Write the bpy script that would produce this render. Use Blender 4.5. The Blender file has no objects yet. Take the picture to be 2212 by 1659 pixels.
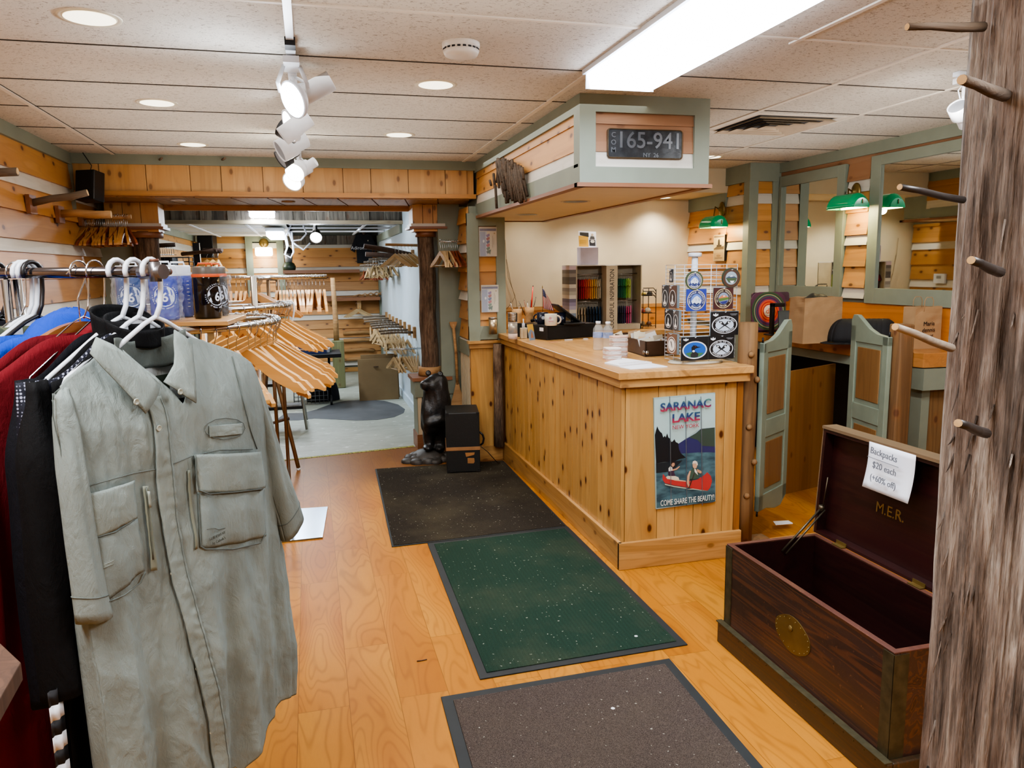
import bpy, math, random
from mathutils import Vector, Matrix, noise
V = Vector
rnd = random.Random(7)
sc = bpy.context.scene
COL = sc.collection

# ---------------------------------------------------------------- camera (calibrated from vanishing points)
F = 1649.0; CX = 1106.0; CY = 829.5; CAMZ = 1.6
_vy = V((-440, 244, -F)).normalized()
_vx = V((6364, 342, -F)).normalized(); _vx = (_vx - _vy * _vx.dot(_vy)).normalized()
_vz = _vx.cross(_vy)
RC = Matrix((_vx, _vy, _vz))            # camera -> world
CAM = V((0, 0, CAMZ))
def ray(px, py): return RC @ V((px - CX, CY - py, -F))
def fz(px, py, z=0.0):
    d = ray(px, py); return CAM + d * ((z - CAMZ) / d.z)
def fy(px, py, y):
    d = ray(px, py); return CAM + d * (y / d.y)
def fx(px, py, x):
    d = ray(px, py); return CAM + d * (x / d.x)
def fd(px, py, depth):                   # point at a given distance along the optical axis
    return CAM + ray(px, py) * (depth / F)
cd = bpy.data.cameras.new('camera'); cam = bpy.data.objects.new('camera', cd); COL.objects.link(cam)
cd.sensor_width = 36.0; cd.lens = F / 2212.0 * 36.0; cd.clip_start = 0.05; cd.clip_end = 60
cam.matrix_world = Matrix.Translation(CAM) @ RC.to_4x4()
sc.camera = cam

# ---------------------------------------------------------------- node helpers / materials
def srgb(c):
    if isinstance(c, str):
        c = tuple(int(c[i:i+2], 16) / 255 for i in (0, 2, 4))
    return tuple((x / 12.92 if x <= 0.04045 else ((x + 0.055) / 1.055) ** 2.4) for x in c) + (1.0,)
class NT:
    def __init__(s, name):
        s.m = bpy.data.materials.new(name); s.m.use_nodes = True
        s.t = s.m.node_tree; s.t.nodes.clear()
        s.out = s.n('OutputMaterial'); s.b = s.n('BsdfPrincipled')
        s.l(s.b.outputs[0], s.out.inputs[0])
    def n(s, typ, **kw):
        nd = s.t.nodes.new('ShaderNode' + typ)
        for k, v in kw.items(): setattr(nd, k, v)
        return nd
    def l(s, a, b): s.t.links.new(a, b)
    def set(s, nd, **kw):
        for k, v in kw.items(): nd.inputs[k.replace('_', ' ')].default_value = v
        return nd
    def math(s, op, a, b=None, clamp=False):
        nd = s.n('Math', operation=op); nd.use_clamp = clamp
        for i, x in enumerate((a, b)):
            if x is None: continue
            if isinstance(x, (int, float)): nd.inputs[i].default_value = x
            else: s.l(x, nd.inputs[i])
        return nd.outputs[0]
    def ramp(s, fac, stops, interp='LINEAR'):
        nd = s.n('ValToRGB'); cr = nd.color_ramp; cr.interpolation = interp
        while len(cr.elements) < len(stops): cr.elements.new(0.5)
        for e, (p, c) in zip(cr.elements, stops):
            e.position = p; e.color = c if len(c) == 4 else (*c, 1)
        s.l(fac, nd.inputs[0]); return nd.outputs[0]
    def mix(s, fac, a, b, mode='MIX'):
        nd = s.n('MixRGB', blend_type=mode)
        for i, x in enumerate((fac, a, b)):
            if isinstance(x, (int, float)): nd.inputs[i].default_value = x if i == 0 else (x, x, x, 1)
            elif isinstance(x, tuple): nd.inputs[i].default_value = x
            else: s.l(x, nd.inputs[i])
        return nd.outputs[0]
    def coords(s, scale=(1, 1, 1), island=True):
        tc = s.n('TexCoord'); v = tc.outputs['Object']
        oi = s.n('ObjectInfo'); cmb = s.math('MULTIPLY', oi.outputs['Random'], 17.0)
        if island:
            g = s.n('NewGeometry'); cmb = s.math('ADD', cmb, s.math('MULTIPLY', g.outputs['Random Per Island'], 23.0))
        ad = s.n('VectorMath', operation='ADD'); s.l(v, ad.inputs[0])
        cx = s.n('CombineXYZ')
        for i in range(3): s.l(cmb, cx.inputs[i])
        s.l(cx.outputs[0], ad.inputs[1])
        mp = s.n('VectorMath', operation='MULTIPLY'); s.l(ad.outputs[0], mp.inputs[0]); mp.inputs[1].default_value = scale
        return mp.outputs[0]
    def noise(s, vec, scale, detail=3, rough=0.5, dist=0.0):
        nd = s.n('TexNoise'); s.l(vec, nd.inputs['Vector'])
        nd.inputs['Scale'].default_value = scale; nd.inputs['Detail'].default_value = detail
        nd.inputs['Roughness'].default_value = rough; nd.inputs['Distortion'].default_value = dist
        return nd.outputs['Fac']
    def bump(s, h, strength=0.3, dist=0.01):
        nd = s.n('Bump'); nd.inputs['Strength'].default_value = strength; nd.inputs['Distance'].default_value = dist
        s.l(h, nd.inputs['Height']); s.l(nd.outputs[0], s.b.inputs['Normal'])
    def color(s, c):
        if isinstance(c, tuple): s.b.inputs['Base Color'].default_value = c
        else: s.l(c, s.b.inputs['Base Color'])
    def fin(s, rough=0.5, metal=0.0, spec=None):
        s.b.inputs['Roughness'].default_value = rough; s.b.inputs['Metallic'].default_value = metal
        if spec is not None: s.b.inputs['Specular IOR Level'].default_value = spec
        return s.m
_M = {}
def solid(name, c, rough=0.5, metal=0.0, var=0.12, nscale=8.0, bump=0.0, spec=None, emit=0.0, ecol=None, bscale=60.0):
    if name in _M: return _M[name]
    t = NT(name); base = srgb(c)
    vec = t.coords((1, 1, 1), False)
    nf = t.noise(vec, nscale, 3)
    dk = tuple(x * (1 - var) for x in base[:3]) + (1,); lt = tuple(min(1, x * (1 + var)) for x in base[:3]) + (1,)
    t.color(t.ramp(nf, [(0.3, dk), (0.7, lt)]))
    if bump: t.bump(t.noise(vec, bscale, 3), bump, 0.004)
    if emit:
        t.b.inputs['Emission Color'].default_value = srgb(ecol or c); t.b.inputs['Emission Strength'].default_value = emit
    _M[name] = t.fin(rough, metal, spec); return _M[name]
def wood(name, c1, c2, axis='z', s=1.0, knots=0.0, rough=0.45, fine=0.35, tone=0.25, bump=0.1, kcol='4a2410', kscale=1.0):
    if name in _M: return _M[name]
    t = NT(name)
    k = {'x': (0.06, 1, 1), 'y': (1, 0.06, 1), 'z': (1, 1, 0.06)}[axis]
    v = t.coords(tuple(a for a in k))
    n1 = t.noise(v, 9 * s, 3, 0.5, 0.8)
    ring = t.math('SINE', t.math('MULTIPLY', n1, 42.0))
    ring = t.math('ADD', t.math('MULTIPLY', ring, 0.5), 0.5)
    n2 = t.noise(v, 140 * s, 3, 0.6)
    base = t.ramp(n1, [(0.3, srgb(c1)), (0.7, srgb(c2))])
    dark = tuple(x * 0.62 for x in srgb(c2)[:3]) + (1,)
    base = t.mix(t.math('MULTIPLY', t.math('POWER', ring, 3.0), fine), base, dark)
    base = t.mix(t.math('MULTIPLY', n2, fine * 0.7), base, dark)
    g = t.n('NewGeometry'); isl = g.outputs['Random Per Island']
    tn = t.math('ADD', t.math('MULTIPLY', isl, tone), 1.0 - tone * 0.55)
    tr = t.n('CombineXYZ')
    for i, e in enumerate((0.0, 0.0, 0.0)): t.l(tn, tr.inputs[i])
    base = t.mix(1.0, base, tr.outputs[0], 'MULTIPLY')
    if knots:
        kv = t.coords((1, 1, 1)); sx = t.n('SeparateXYZ'); t.l(kv, sx.inputs[0]); X, Y, Z = sx.outputs
        al, p1, p2 = {'x': (X, Y, Z), 'y': (Y, X, Z), 'z': (Z, X, Y)}[axis]
        cm = t.n('CombineXYZ'); t.l(t.math('MULTIPLY', al, 3.4 * kscale), cm.inputs[0]); t.l(t.math('MULTIPLY', t.math('ADD', p1, p2), 6.0 * kscale), cm.inputs[1])
        vo = t.n('TexVoronoi', voronoi_dimensions='2D'); t.l(cm.outputs[0], vo.inputs['Vector']); vo.inputs['Scale'].default_value = 1.0
        d = vo.outputs['Distance']
        kf = t.ramp(d, [(0.0, (1, 1, 1)), (0.05, (1, 1, 1)), (0.095, (0, 0, 0))])
        halo = t.ramp(d, [(0.05, (1, 1, 1)), (0.22, (0, 0, 0))])
        base = t.mix(t.math('MULTIPLY', halo, 0.4 * knots), base, srgb('8a5428'))
        base = t.mix(t.math('MULTIPLY', kf, knots), base, srgb(kcol))
    t.color(base)
    if bump: t.bump(t.math('ADD', n2, t.math('MULTIPLY', ring, 0.5)), bump, 0.002)
    _M[name] = t.fin(rough); return _M[name]

# ---------------------------------------------------------------- mesh builder
MW = {}
class MB:
    def __init__(s): s.v = []; s.f = []; s.mi = []; s.mats = []; s.cur = 0; s.sm = []; s.smooth = False
    def mat(s, m):
        if m not in s.mats: s.mats.append(m)
        s.cur = s.mats.index(m); return s
    def add(s, vs, fs):
        b = len(s.v); s.v.extend(V(p) for p in vs)
        for f in fs:
            s.f.append([b + i for i in f]); s.mi.append(s.cur); s.sm.append(s.smooth)
        return s
    def box(s, x0, y0, z0, x1, y1, z1, M=None):
        x0, x1 = min(x0, x1), max(x0, x1); y0, y1 = min(y0, y1), max(y0, y1); z0, z1 = min(z0, z1), max(z0, z1)
        vs = [V((x, y, z)) for z in (z0, z1) for y in (y0, y1) for x in (x0, x1)]
        if M: vs = [M @ p for p in vs]
        return s.add(vs, [(0, 2, 3, 1), (4, 5, 7, 6), (0, 1, 5, 4), (2, 6, 7, 3), (0, 4, 6, 2), (1, 3, 7, 5)])
    def hexa(s, p):   # 8 points: bottom 4 (ccw), top 4
        return s.add(p, [(3, 2, 1, 0), (4, 5, 6, 7), (0, 1, 5, 4), (1, 2, 6, 5), (2, 3, 7, 6), (3, 0, 4, 7)])
    def prism(s, poly, d0, d1, M=None):   # polygon in local XY extruded z d0..d1
        n = len(poly); vs = [V((x, y, d0)) for x, y in poly] + [V((x, y, d1)) for x, y in poly]
        if M: vs = [M @ p for p in vs]
        return s.add(vs, [list(range(n))[::-1], list(range(n, 2 * n))] + [(i, (i + 1) % n, n + (i + 1) % n, n + i) for i in range(n)])
    def slab(s, pts, off):   # polygon of 3d points + offset vector
        n = len(pts); vs = [V(p) for p in pts] + [V(p) + off for p in pts]
        return s.add(vs, [list(range(n)), list(range(n, 2 * n))[::-1]] + [((i + 1) % n, i, n + i, n + (i + 1) % n) for i in range(n)])
    def ngon(s, pts): return s.add(pts, [list(range(len(pts)))])
    def tube(s, pts, r, n=8, closed=False, cap=True, sx=1.0, sy=1.0, up=None):
        pts = [V(p) for p in pts]; m = len(pts); rs = r if isinstance(r, (list, tuple)) else [r] * m
        vs = []; prev = None
        for i, p in enumerate(pts):
            a = pts[(i - 1) % m] if (closed or i > 0) else p
            b = pts[(i + 1) % m] if (closed or i < m - 1) else p
            d = (b - a); d = d.normalized() if d.length > 1e-9 else V((0, 0, 1))
            if prev is None:
                u = V(up) if up else (V((0, 0, 1)) if abs(d.z) < 0.9 else V((1, 0, 0)))
                x = u.cross(d).normalized()
            else:
                x = (prev - d * prev.dot(d)).normalized()
            prev = x; y = d.cross(x)
            for k in range(n):
                an = 2 * math.pi * k / n
                vs.append(p + x * (math.cos(an) * rs[i] * sx) + y * (math.sin(an) * rs[i] * sy))
        fs = []
        for i in range(m if closed else m - 1):
            j = (i + 1) % m
            for k in range(n):
                k2 = (k + 1) % n
                fs.append((i * n + k, i * n + k2, j * n + k2, j * n + k))
        sm = s.smooth; s.smooth = True; s.add(vs, fs); s.smooth = sm
        if cap and not closed:
            b = len(s.v) - len(vs)
            s.f.append([b + k for k in range(n)][::-1]); s.mi.append(s.cur); s.sm.append(False)
            s.f.append([b + (m - 1) * n + k for k in range(n)]); s.mi.append(s.cur); s.sm.append(False)
        return s
    def lathe(s, prof, c=(0, 0, 0), n=24, M=None, sx=1, sy=1, caps=True):   # prof [(r,z)]
        vs = []; m = len(prof); c = V(c)
        for r, z in prof:
            for k in range(n):
                an = 2 * math.pi * k / n; vs.append(V((math.cos(an) * r * sx, math.sin(an) * r * sy, z)))
        vs = [(M @ p if M else p) + c for p in vs]
        fs = [(i * n + k, i * n + (k + 1) % n, (i + 1) * n + (k + 1) % n, (i + 1) * n + k) for i in range(m - 1) for k in range(n)]
        sm = s.smooth; s.smooth = True; s.add(vs, fs); s.smooth = sm
        if caps:
            b = len(s.v) - len(vs)
            s.f.append([b + k for k in range(n)][::-1]); s.mi.append(s.cur); s.sm.append(False)
            s.f.append([b + (m - 1) * n + k for k in range(n)]); s.mi.append(s.cur); s.sm.append(False)
        return s
    def grid(s, fn, nu, nv, smooth=True):
        vs = [fn(i / nu, j / nv) for j in range(nv + 1) for i in range(nu + 1)]
        fs = [(j * (nu + 1) + i, j * (nu + 1) + i + 1, (j + 1) * (nu + 1) + i + 1, (j + 1) * (nu + 1) + i) for j in range(nv) for i in range(nu)]
        sm = s.smooth; s.smooth = smooth; s.add(vs, fs); s.smooth = sm; return s
    def text(s, body, M, size, ext=0.0008, bold=0.0, sx=1.0, align='CENTER'):
        vs, fs = text_geo(body, align, bold)
        b = [M @ V((p.x * size * sx, p.y * size, p.z * ext)) for p in vs]
        return s.add(b, fs)
    def fit_text(s, body, M, W, H, ext=0.0004, bold=0.0):
        vs, fs = text_geo(body, 'CENTER', bold)
        x0, x1 = min(p.x for p in vs), max(p.x for p in vs); y0, y1 = min(p.y for p in vs), max(p.y for p in vs)
        return s.add([M @ V(((p.x - (x0 + x1) / 2) / (x1 - x0) * W, (p.y - (y0 + y1) / 2) / (y1 - y0) * H, p.z * ext)) for p in vs], fs)
    def arc_text(s, body, M, R, a0, a1, size, inside=False, ext=0.0008, rx=1.0, ry=1.0):
        n = len(body)
        for i, ch in enumerate(body):
            if ch == ' ': continue
            a = a0 + (a1 - a0) * (i / (n - 1) if n > 1 else 0.5)
            t = Matrix.Translation(V((math.cos(a) * R * rx, math.sin(a) * R * ry, 0))) @ Matrix.Rotation(a - math.pi / 2 + (math.pi if inside else 0), 4, 'Z')
            s.text(ch, M @ t, size, ext)
        return s
    def build(s, name, m=None, parent=None, world=True, bevel=0, solid=0, subd=0, tri=False):
        if m is not None and not s.mats: s.mats = [m]
        me = bpy.data.meshes.new(name)
        vs = s.v; loc = None
        if parent is not None:
            if world:
                inv = MW[parent.name].inverted(); vs = [inv @ p for p in vs]
        elif world:
            xs = [p.x for p in vs]; ys = [p.y for p in vs]; zs = [p.z for p in vs]
            loc = V(((min(xs) + max(xs)) / 2, (min(ys) + max(ys)) / 2, min(zs))); vs = [p - loc for p in vs]
        me.from_pydata([tuple(p) for p in vs], [], s.f)
        for mm in s.mats: me.materials.append(mm)
        me.polygons.foreach_set('material_index', s.mi); me.polygons.foreach_set('use_smooth', s.sm)
        me.update()
        o = bpy.data.objects.new(name, me); COL.objects.link(o)
        if parent is not None: o.parent = parent; MW[o.name] = MW[parent.name].copy()
        else:
            if loc is not None: o.location = loc
            MW[o.name] = Matrix.Translation(loc if loc is not None else V((0, 0, 0)))
        if bevel:
            b = o.modifiers.new('bevel', 'BEVEL'); b.width = bevel; b.segments = 2; b.limit_method = 'ANGLE'; b.angle_limit = 0.6
        if solid:
            b = o.modifiers.new('solid', 'SOLIDIFY'); b.thickness = solid; b.offset = 0
        if subd:
            b = o.modifiers.new('sub', 'SUBSURF'); b.levels = subd; b.render_levels = subd
        return o
_TG = {}
def text_geo(body, align='CENTER', bold=0.0):
    key = (body, align, bold)
    if key in _TG: return _TG[key]
    cu = bpy.data.curves.new('t', 'FONT'); cu.body = body; cu.size = 1.0; cu.align_x = align; cu.align_y = 'CENTER'
    cu.extrude = 1.0; cu.offset = bold; cu.resolution_u = 3
    o = bpy.data.objects.new('t', cu); COL.objects.link(o)
    dg = bpy.context.evaluated_depsgraph_get(); me = bpy.data.meshes.new_from_object(o.evaluated_get(dg))
    r = ([v.co.copy() for v in me.vertices], [list(p.vertices) for p in me.polygons])
    bpy.data.objects.remove(o); bpy.data.curves.remove(cu); bpy.data.meshes.remove(me)
    _TG[key] = r; return r
def tag(o, label=None, cat=None, group=None, kind=None):
    if label: o['label'] = label
    if cat: o['category'] = cat
    if group: o['group'] = group
    if kind: o['kind'] = kind
    return o
def thing(name, label, cat, loc=(0, 0, 0), rotz=0.0, group=None):
    o = bpy.data.objects.new(name, None); COL.objects.link(o); o.empty_display_size = 0.05
    o.location = loc; o.rotation_euler = (0, 0, rotz)
    MW[o.name] = Matrix.Translation(V(loc)) @ Matrix.Rotation(rotz, 4, 'Z')
    return tag(o, label, cat, group)
def struct(o): o['kind'] = 'structure'; return o
CH = {}
def dup(root, loc=None, rotz=None, label=None, group=None, mat=None):
    r = root.copy(); COL.objects.link(r)
    if mat is not None: r.matrix_world = mat
    else:
        if loc is not None: r.location = loc
        if rotz is not None: r.rotation_euler = (0, 0, rotz)
    if label: r['label'] = label
    if group: r['group'] = group
    for ch in list(root.children):
        c = ch.copy(); COL.objects.link(c); c.parent = r
        for g in list(ch.children):
            d = g.copy(); COL.objects.link(d); d.parent = c
    return r
def frame(o, xdir, ydir):      # matrix with given origin, local x and y directions
    x = V(xdir).normalized(); y = V(ydir).normalized(); z = x.cross(y).normalized()
    return Matrix(((x.x, y.x, z.x, o[0]), (x.y, y.y, z.y, o[1]), (x.z, y.z, z.z, o[2]), (0, 0, 0, 1)))
def lerp(a, b, t): return a + (b - a) * t
def interp(tab, x):
    if x <= tab[0][0]: return tab[0][1]
    for (a, va), (b, vb) in zip(tab, tab[1:]):
        if x <= b: return lerp(va, vb, (x - a) / (b - a))
    return tab[-1][1]
def sstep(a, b, x):
    t = max(0, min(1, (x - a) / (b - a))); return t * t * (3 - 2 * t)
# ---------------------------------------------------------------- materials
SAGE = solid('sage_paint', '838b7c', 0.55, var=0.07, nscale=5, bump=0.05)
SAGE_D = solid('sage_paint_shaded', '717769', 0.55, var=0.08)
SAGE_G = solid('sage_gate_paint', '7c8878', 0.4, var=0.08)
CREAM = solid('cream_wall', 'c9bb9f', 0.85, var=0.03, bump=0.12, bscale=200)
BLUEWHITE = solid('blue_white_wall', 'c3d2dc', 0.8, var=0.03)
PINE_X = wood('pine_board_x', 'cd9a5e', 'b68045', 'x', 1.0, 0.8, fine=0.2, tone=0.35)
PINE_Y = wood('pine_board_y', 'cd9a5e', 'b68045', 'y', 1.0, 0.8, fine=0.2, tone=0.35)
PINE_Z = wood('pine_board_z', 'd2a870', 'be9058', 'z', 1.0, 0.6, fine=0.2, tone=0.25)
PANEL_Z = wood('knotty_pine_panel', 'cca264', 'b6874a', 'z', 1.0, 1.0, fine=0.3, tone=0.2, rough=0.38)
TRIM_X = wood('pine_trim_x', 'c89c62', 'ae8049', 'x', 1.3, 0.5, fine=0.4, tone=0.1, rough=0.38)
TRIM_Y = wood('pine_trim_y', 'c89c62', 'ae8049', 'y', 1.3, 0.5, fine=0.4, tone=0.1, rough=0.38)
TOP_Y = wood('countertop_pine', 'd2a468', 'ba8a50', 'y', 0.8, 0.35, fine=0.4, tone=0.05, rough=0.3)
TOP_O = wood('orange_countertop_pine', 'c48c54', 'ae743e', 'y', 0.8, 0.6, fine=0.3, tone=0.05, rough=0.3)
REDTRIM_X = wood('reddish_trim_x', '96694a', '825438', 'x', 1, 0, fine=0.3)
REDTRIM_Y = wood('reddish_trim_y', '96694a', '825438', 'y', 1, 0, fine=0.3)
WHITEB = wood('white_washed_board', 'd9d4c8', 'c9c4b8', 'x', 1.2, 0.15, fine=0.12, tone=0.1, kcol='b0a890')
BARN = wood('grey_barn_board', '8d8578', '5b544c', 'z', 2.0, 0.3, fine=0.6, tone=0.7, rough=0.9, bump=0.5)
HANGW = wood('beech_hanger_wood', 'd2a262', 'bd8844', 'x', 2.0, 0, fine=0.12, tone=0.35, rough=0.4)
HANGO = wood('amber_hanger_wood', 'c4935a', 'ab763c', 'x', 2.0, 0, fine=0.15, tone=0.3, rough=0.4)
HANGD = wood('dark_hanger_wood', '8c4a2c', '6e3520', 'x', 2.0, 0, fine=0.2, tone=0.2, rough=0.4)
TWIG = wood('twig_bark', '6b5a48', '4c3f33', 'x', 3.0, 0.2, fine=0.5, tone=0.4, rough=0.85, bump=0.5)
BIRCH = wood('pale_peeled_log', 'c39a6a', 'a27b50', 'x', 3.0, 0.5, fine=0.3, rough=0.7)
LOGEND = solid('cut_log_end', 'c9a878', 0.8)
DARKB = wood('dark_slat_wood', '5a4030', '3f2c20', 'z', 2.0, 0.2, fine=0.4, rough=0.8)
RAWP = wood('rough_post_wood', '8c6a42', '6b4c2c', 'z', 1.2, 0.7, fine=0.5, rough=0.75, bump=0.4)
CHROME = solid('polished_chrome', 'c8ccd0', 0.14, 1.0, var=0.05)
STEEL = solid('brushed_steel', 'a8a29a', 0.3, 1.0, var=0.08)
BRONZE = solid('bronzed_tube', '7a6652', 0.35, 0.9, var=0.1)
BLACK = solid('black_plastic', '141416', 0.35, var=0.15)
BLACKM = solid('matte_black_metal', '1a1a1b', 0.55, 0.3, var=0.15)
WHITEP = solid('white_plastic', 'd3dae2', 0.3, var=0.03)
PAPER = solid('white_paper', 'e6e8ee', 0.7, var=0.02)
BRASS = solid('aged_brass', '7c683c', 0.45, 0.75, var=0.2)
RUBBER = solid('black_rubber', '1d2122', 0.7, var=0.15)
CARD = solid('brown_cardboard', '8a7454', 0.85, var=0.05)
KRAFT = solid('kraft_paper', 'a58560', 0.8, var=0.08, bump=0.15, bscale=20)
INK = solid('black_ink', '17171a', 0.6, var=0.05)
WHITE_INK = solid('white_ink', 'e8ebee', 0.5, var=0.02)
GREYF = solid('grey_metal_fixture', '8e9196', 0.4, 0.5)
def glassy(name, c, rough=0.05, alpha=0.25, trans=0.0):
    t = NT(name); t.color(srgb(c)); t.b.inputs['Alpha'].default_value = alpha
    if trans: t.b.inputs['Transmission Weight'].default_value = trans
    _M[name] = t.fin(rough); return _M[name]
BAG = glassy('clear_plastic_bag', 'dfe6ee', 0.12, 0.13)
CLEAR = glassy('clear_plastic', 'dfe8ec', 0.03, 0.16)
def emis(name, c, s):
    t = NT(name); t.color(srgb(c)); t.b.inputs['Emission Color'].default_value = srgb(c); t.b.inputs['Emission Strength'].default_value = s
    _M[name] = t.fin(0.5); return _M[name]
TUBE_E = emis('fluorescent_diffuser', 'e6efff', 6.0)
LED_E = emis('led_panel_glow', 'eef6ff', 12.0)
WARM_E = emis('warm_lamp_glow', 'fff0cc', 3.0)
CAN_E = emis('downlight_glow', 'f6efd8', 1.1)
MIRROR = solid('mirror_glass', 'e6ece8', 0.02, 1.0, var=0.01)

def m_floor():
    t = NT('oak_laminate_floor')
    tc = t.n('TexCoord'); mp = t.n('Mapping'); t.l(tc.outputs['Object'], mp.inputs[0]); mp.inputs['Rotation'].default_value = (0, 0, math.pi / 2)
    br = t.n('TexBrick'); t.l(mp.outputs[0], br.inputs['Vector'])
    br.offset = 0.37; br.inputs['Scale'].default_value = 1.0; br.inputs['Brick Width'].default_value = 1.2; br.inputs['Row Height'].default_value = 0.185
    br.inputs['Mortar Size'].default_value = 0.0012; br.inputs['Color1'].default_value = (0, 0, 0, 1); br.inputs['Color2'].default_value = (1, 1, 1, 1); br.inputs['Mortar'].default_value = (0.5, 0.5, 0.5, 1)
    r = t.n('SeparateColor'); t.l(br.outputs['Color'], r.inputs[0]); rv = r.outputs[0]
    cx = t.n('CombineXYZ')
    for i in range(3): t.l(t.math('MULTIPLY', rv, 31.0), cx.inputs[i])
    ad = t.n('VectorMath', operation='ADD'); t.l(tc.outputs['Object'], ad.inputs[0]); t.l(cx.outputs[0], ad.inputs[1])
    mu = t.n('VectorMath', operation='MULTIPLY'); t.l(ad.outputs[0], mu.inputs[0]); mu.inputs[1].default_value = (1.0, 0.2, 1)
    v = mu.outputs[0]
    n1 = t.noise(v, 5.0, 2, 0.4, 0.3)
    ring = t.math('ADD', t.math('MULTIPLY', t.math('SINE', t.math('MULTIPLY', n1, 120.0)), 0.5), 0.5)
    fine = t.noise(v, 120, 3, 0.6)
    base = t.ramp(n1, [(0.3, srgb('a2641f')), (0.55, srgb('b4792a')), (0.75, srgb('bf8734'))])
    base = t.mix(t.math('MULTIPLY', t.math('POWER', ring, 5.0), 0.36), base, srgb('74421a'))
    base = t.mix(t.math('MULTIPLY', fine, 0.25), base, srgb('8a5424'))
    base = t.mix(t.math('MULTIPLY', rv, 0.16), base, srgb('b47a3c'))
    # darker brown towards the back of the shop, with a noisy edge
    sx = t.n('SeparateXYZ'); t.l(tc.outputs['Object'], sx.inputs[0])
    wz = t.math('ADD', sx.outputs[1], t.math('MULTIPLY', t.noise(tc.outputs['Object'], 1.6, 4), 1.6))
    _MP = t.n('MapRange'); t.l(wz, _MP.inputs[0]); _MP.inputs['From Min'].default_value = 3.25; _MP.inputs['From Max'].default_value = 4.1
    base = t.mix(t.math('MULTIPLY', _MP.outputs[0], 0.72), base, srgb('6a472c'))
    base = t.mix(t.math('MULTIPLY', br.outputs['Fac'], 0.6), base, srgb('5a3818'))
    t.color(base)
    t.bump(t.math('SUBTRACT', fine, t.math('MULTIPLY', br.outputs['Fac'], 2.0)), 0.12, 0.002)
    return t.fin(0.42, 0.0, 0.12)
FLOORM = m_floor()
def m_ceiling():
    t = NT('fissured_ceiling_tile')
    v = t.coords((1, 1, 1), False)
    v2 = t.coords((1, 1.6, 1), False)
    n = t.noise(v2, 62, 2, 0.5, 1.2)
    pit = t.ramp(n, [(0.34, (1, 1, 1)), (0.42, (0, 0, 0))])
    soft = t.noise(v, 1.5, 2)
    base = t.ramp(soft, [(0.3, srgb('c8c3b8')), (0.7, srgb('d2cdc2'))])
    base = t.mix(t.math('MULTIPLY', pit, 0.6), base, srgb('6a6052'))
    t.color(base)
    h = t.math('SUBTRACT', t.math('MULTIPLY', t.noise(v, 150, 3), 0.6), pit)
    t.bump(h, 0.4, 0.004)
    return t.fin(0.9)
CEILM = m_ceiling()
TBAR = solid('ceiling_t_bar', 'd8d0c2', 0.6, var=0.03)
GAP_SHADOW = solid('ceiling_tile_gap', '3a342c', 0.9, var=0.1)
def m_concrete():
    t = NT('scuffed_concrete'); v = t.coords((1, 1, 1), False)
    v2 = t.coords((0.6, 2.2, 1), False)
    base = t.ramp(t.noise(v, 1.2, 6, 0.6), [(0.3, srgb('8e9388')), (0.7, srgb('b3b8ac'))])
    base = t.mix(t.math('MULTIPLY', t.ramp(t.noise(v2, 9, 5, 0.7), [(0.5, (0, 0, 0)), (0.68, (1, 1, 1))]), 0.4), base, srgb('7b776a'))
    base = t.mix(t.ramp(t.noise(v2, 16, 2, 0.5), [(0.68, (0, 0, 0)), (0.71, (1, 1, 1))]), base, srgb('dfe3df'))
    t.color(base); return t.fin(0.5)
CONC = m_concrete()
def m_mat(name, c, speck, chev=False, rib=False, dirt=0.4):
    t = NT(name); v = t.coords((1, 1, 1), False)
    f = t.noise(v, 420, 2, 0.6)
    b = srgb(c); dk = tuple(x * 0.45 for x in b[:3]) + (1,); lt = tuple(min(1, x * 1.6) for x in b[:3]) + (1,)
    base = t.ramp(f, [(0.35, dk), (0.5, b), (0.68, lt)])
    dr = t.ramp(t.noise(v, 1.7, 5, 0.65), [(0.45, (0, 0, 0)), (0.75, (1, 1, 1))])
    base = t.mix(t.math('MULTIPLY', dr, dirt), base, srgb('6a624c'))
    sp = t.ramp(t.noise(v, 70, 1, 0.5), [(0.735, (0, 0, 0)), (0.75, (1, 1, 1))])
    base = t.mix(t.math('MULTIPLY', sp, speck), base, srgb('c9c9b8'))
    h = f
    if chev or rib:
        sx = t.n('SeparateXYZ'); t.l(t.n('TexCoord').outputs['Object'], sx.inputs[0])
        x, y = sx.outputs[0], sx.outputs[1]
        if chev:
            cell = t.math('PINGPONG', x, 0.12)
            ch = t.math('PINGPONG', t.math('ADD', y, cell), 0.11)
            sgn = t.math('GREATER_THAN', t.math('SINE', t.math('MULTIPLY', t.math('ADD', x, y), 26.0)), 0.0)
            d1 = t.math('ADD', x, t.math('MULTIPLY', y, 0.5)); d2 = t.math('SUBTRACT', t.math('MULTIPLY', x, 0.5), y)
            mixd = t.math('ADD', t.math('MULTIPLY', d1, sgn), t.math('MULTIPLY', d2, t.math('SUBTRACT', 1.0, sgn)))
            r = t.math('SINE', t.math('MULTIPLY', mixd, 420.0))
        else:
            r = t.math('SINE', t.math('MULTIPLY', x, 330.0))
        rr = t.math('ADD', t.math('MULTIPLY', r, 0.5), 0.5)
        base = t.mix(t.math('MULTIPLY', rr, 0.35 if chev else 0.12), base, dk)
        h = t.math('ADD', f, t.math('SUBTRACT', 1.0, rr))
    t.color(base); t.bump(h, 0.5, 0.003)
    return t.fin(1.0, 0.0, 0.08)
MAT_G = m_mat('green_carpet_mat', '26392f', 0.5, rib=True, dirt=0.22)
MAT_B = m_mat('brown_carpet_mat', '4c433e', 0.5, dirt=0.12)
MAT_D = m_mat('dark_waffle_mat', '332e28', 0.5, chev=True, dirt=0.35)
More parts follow.
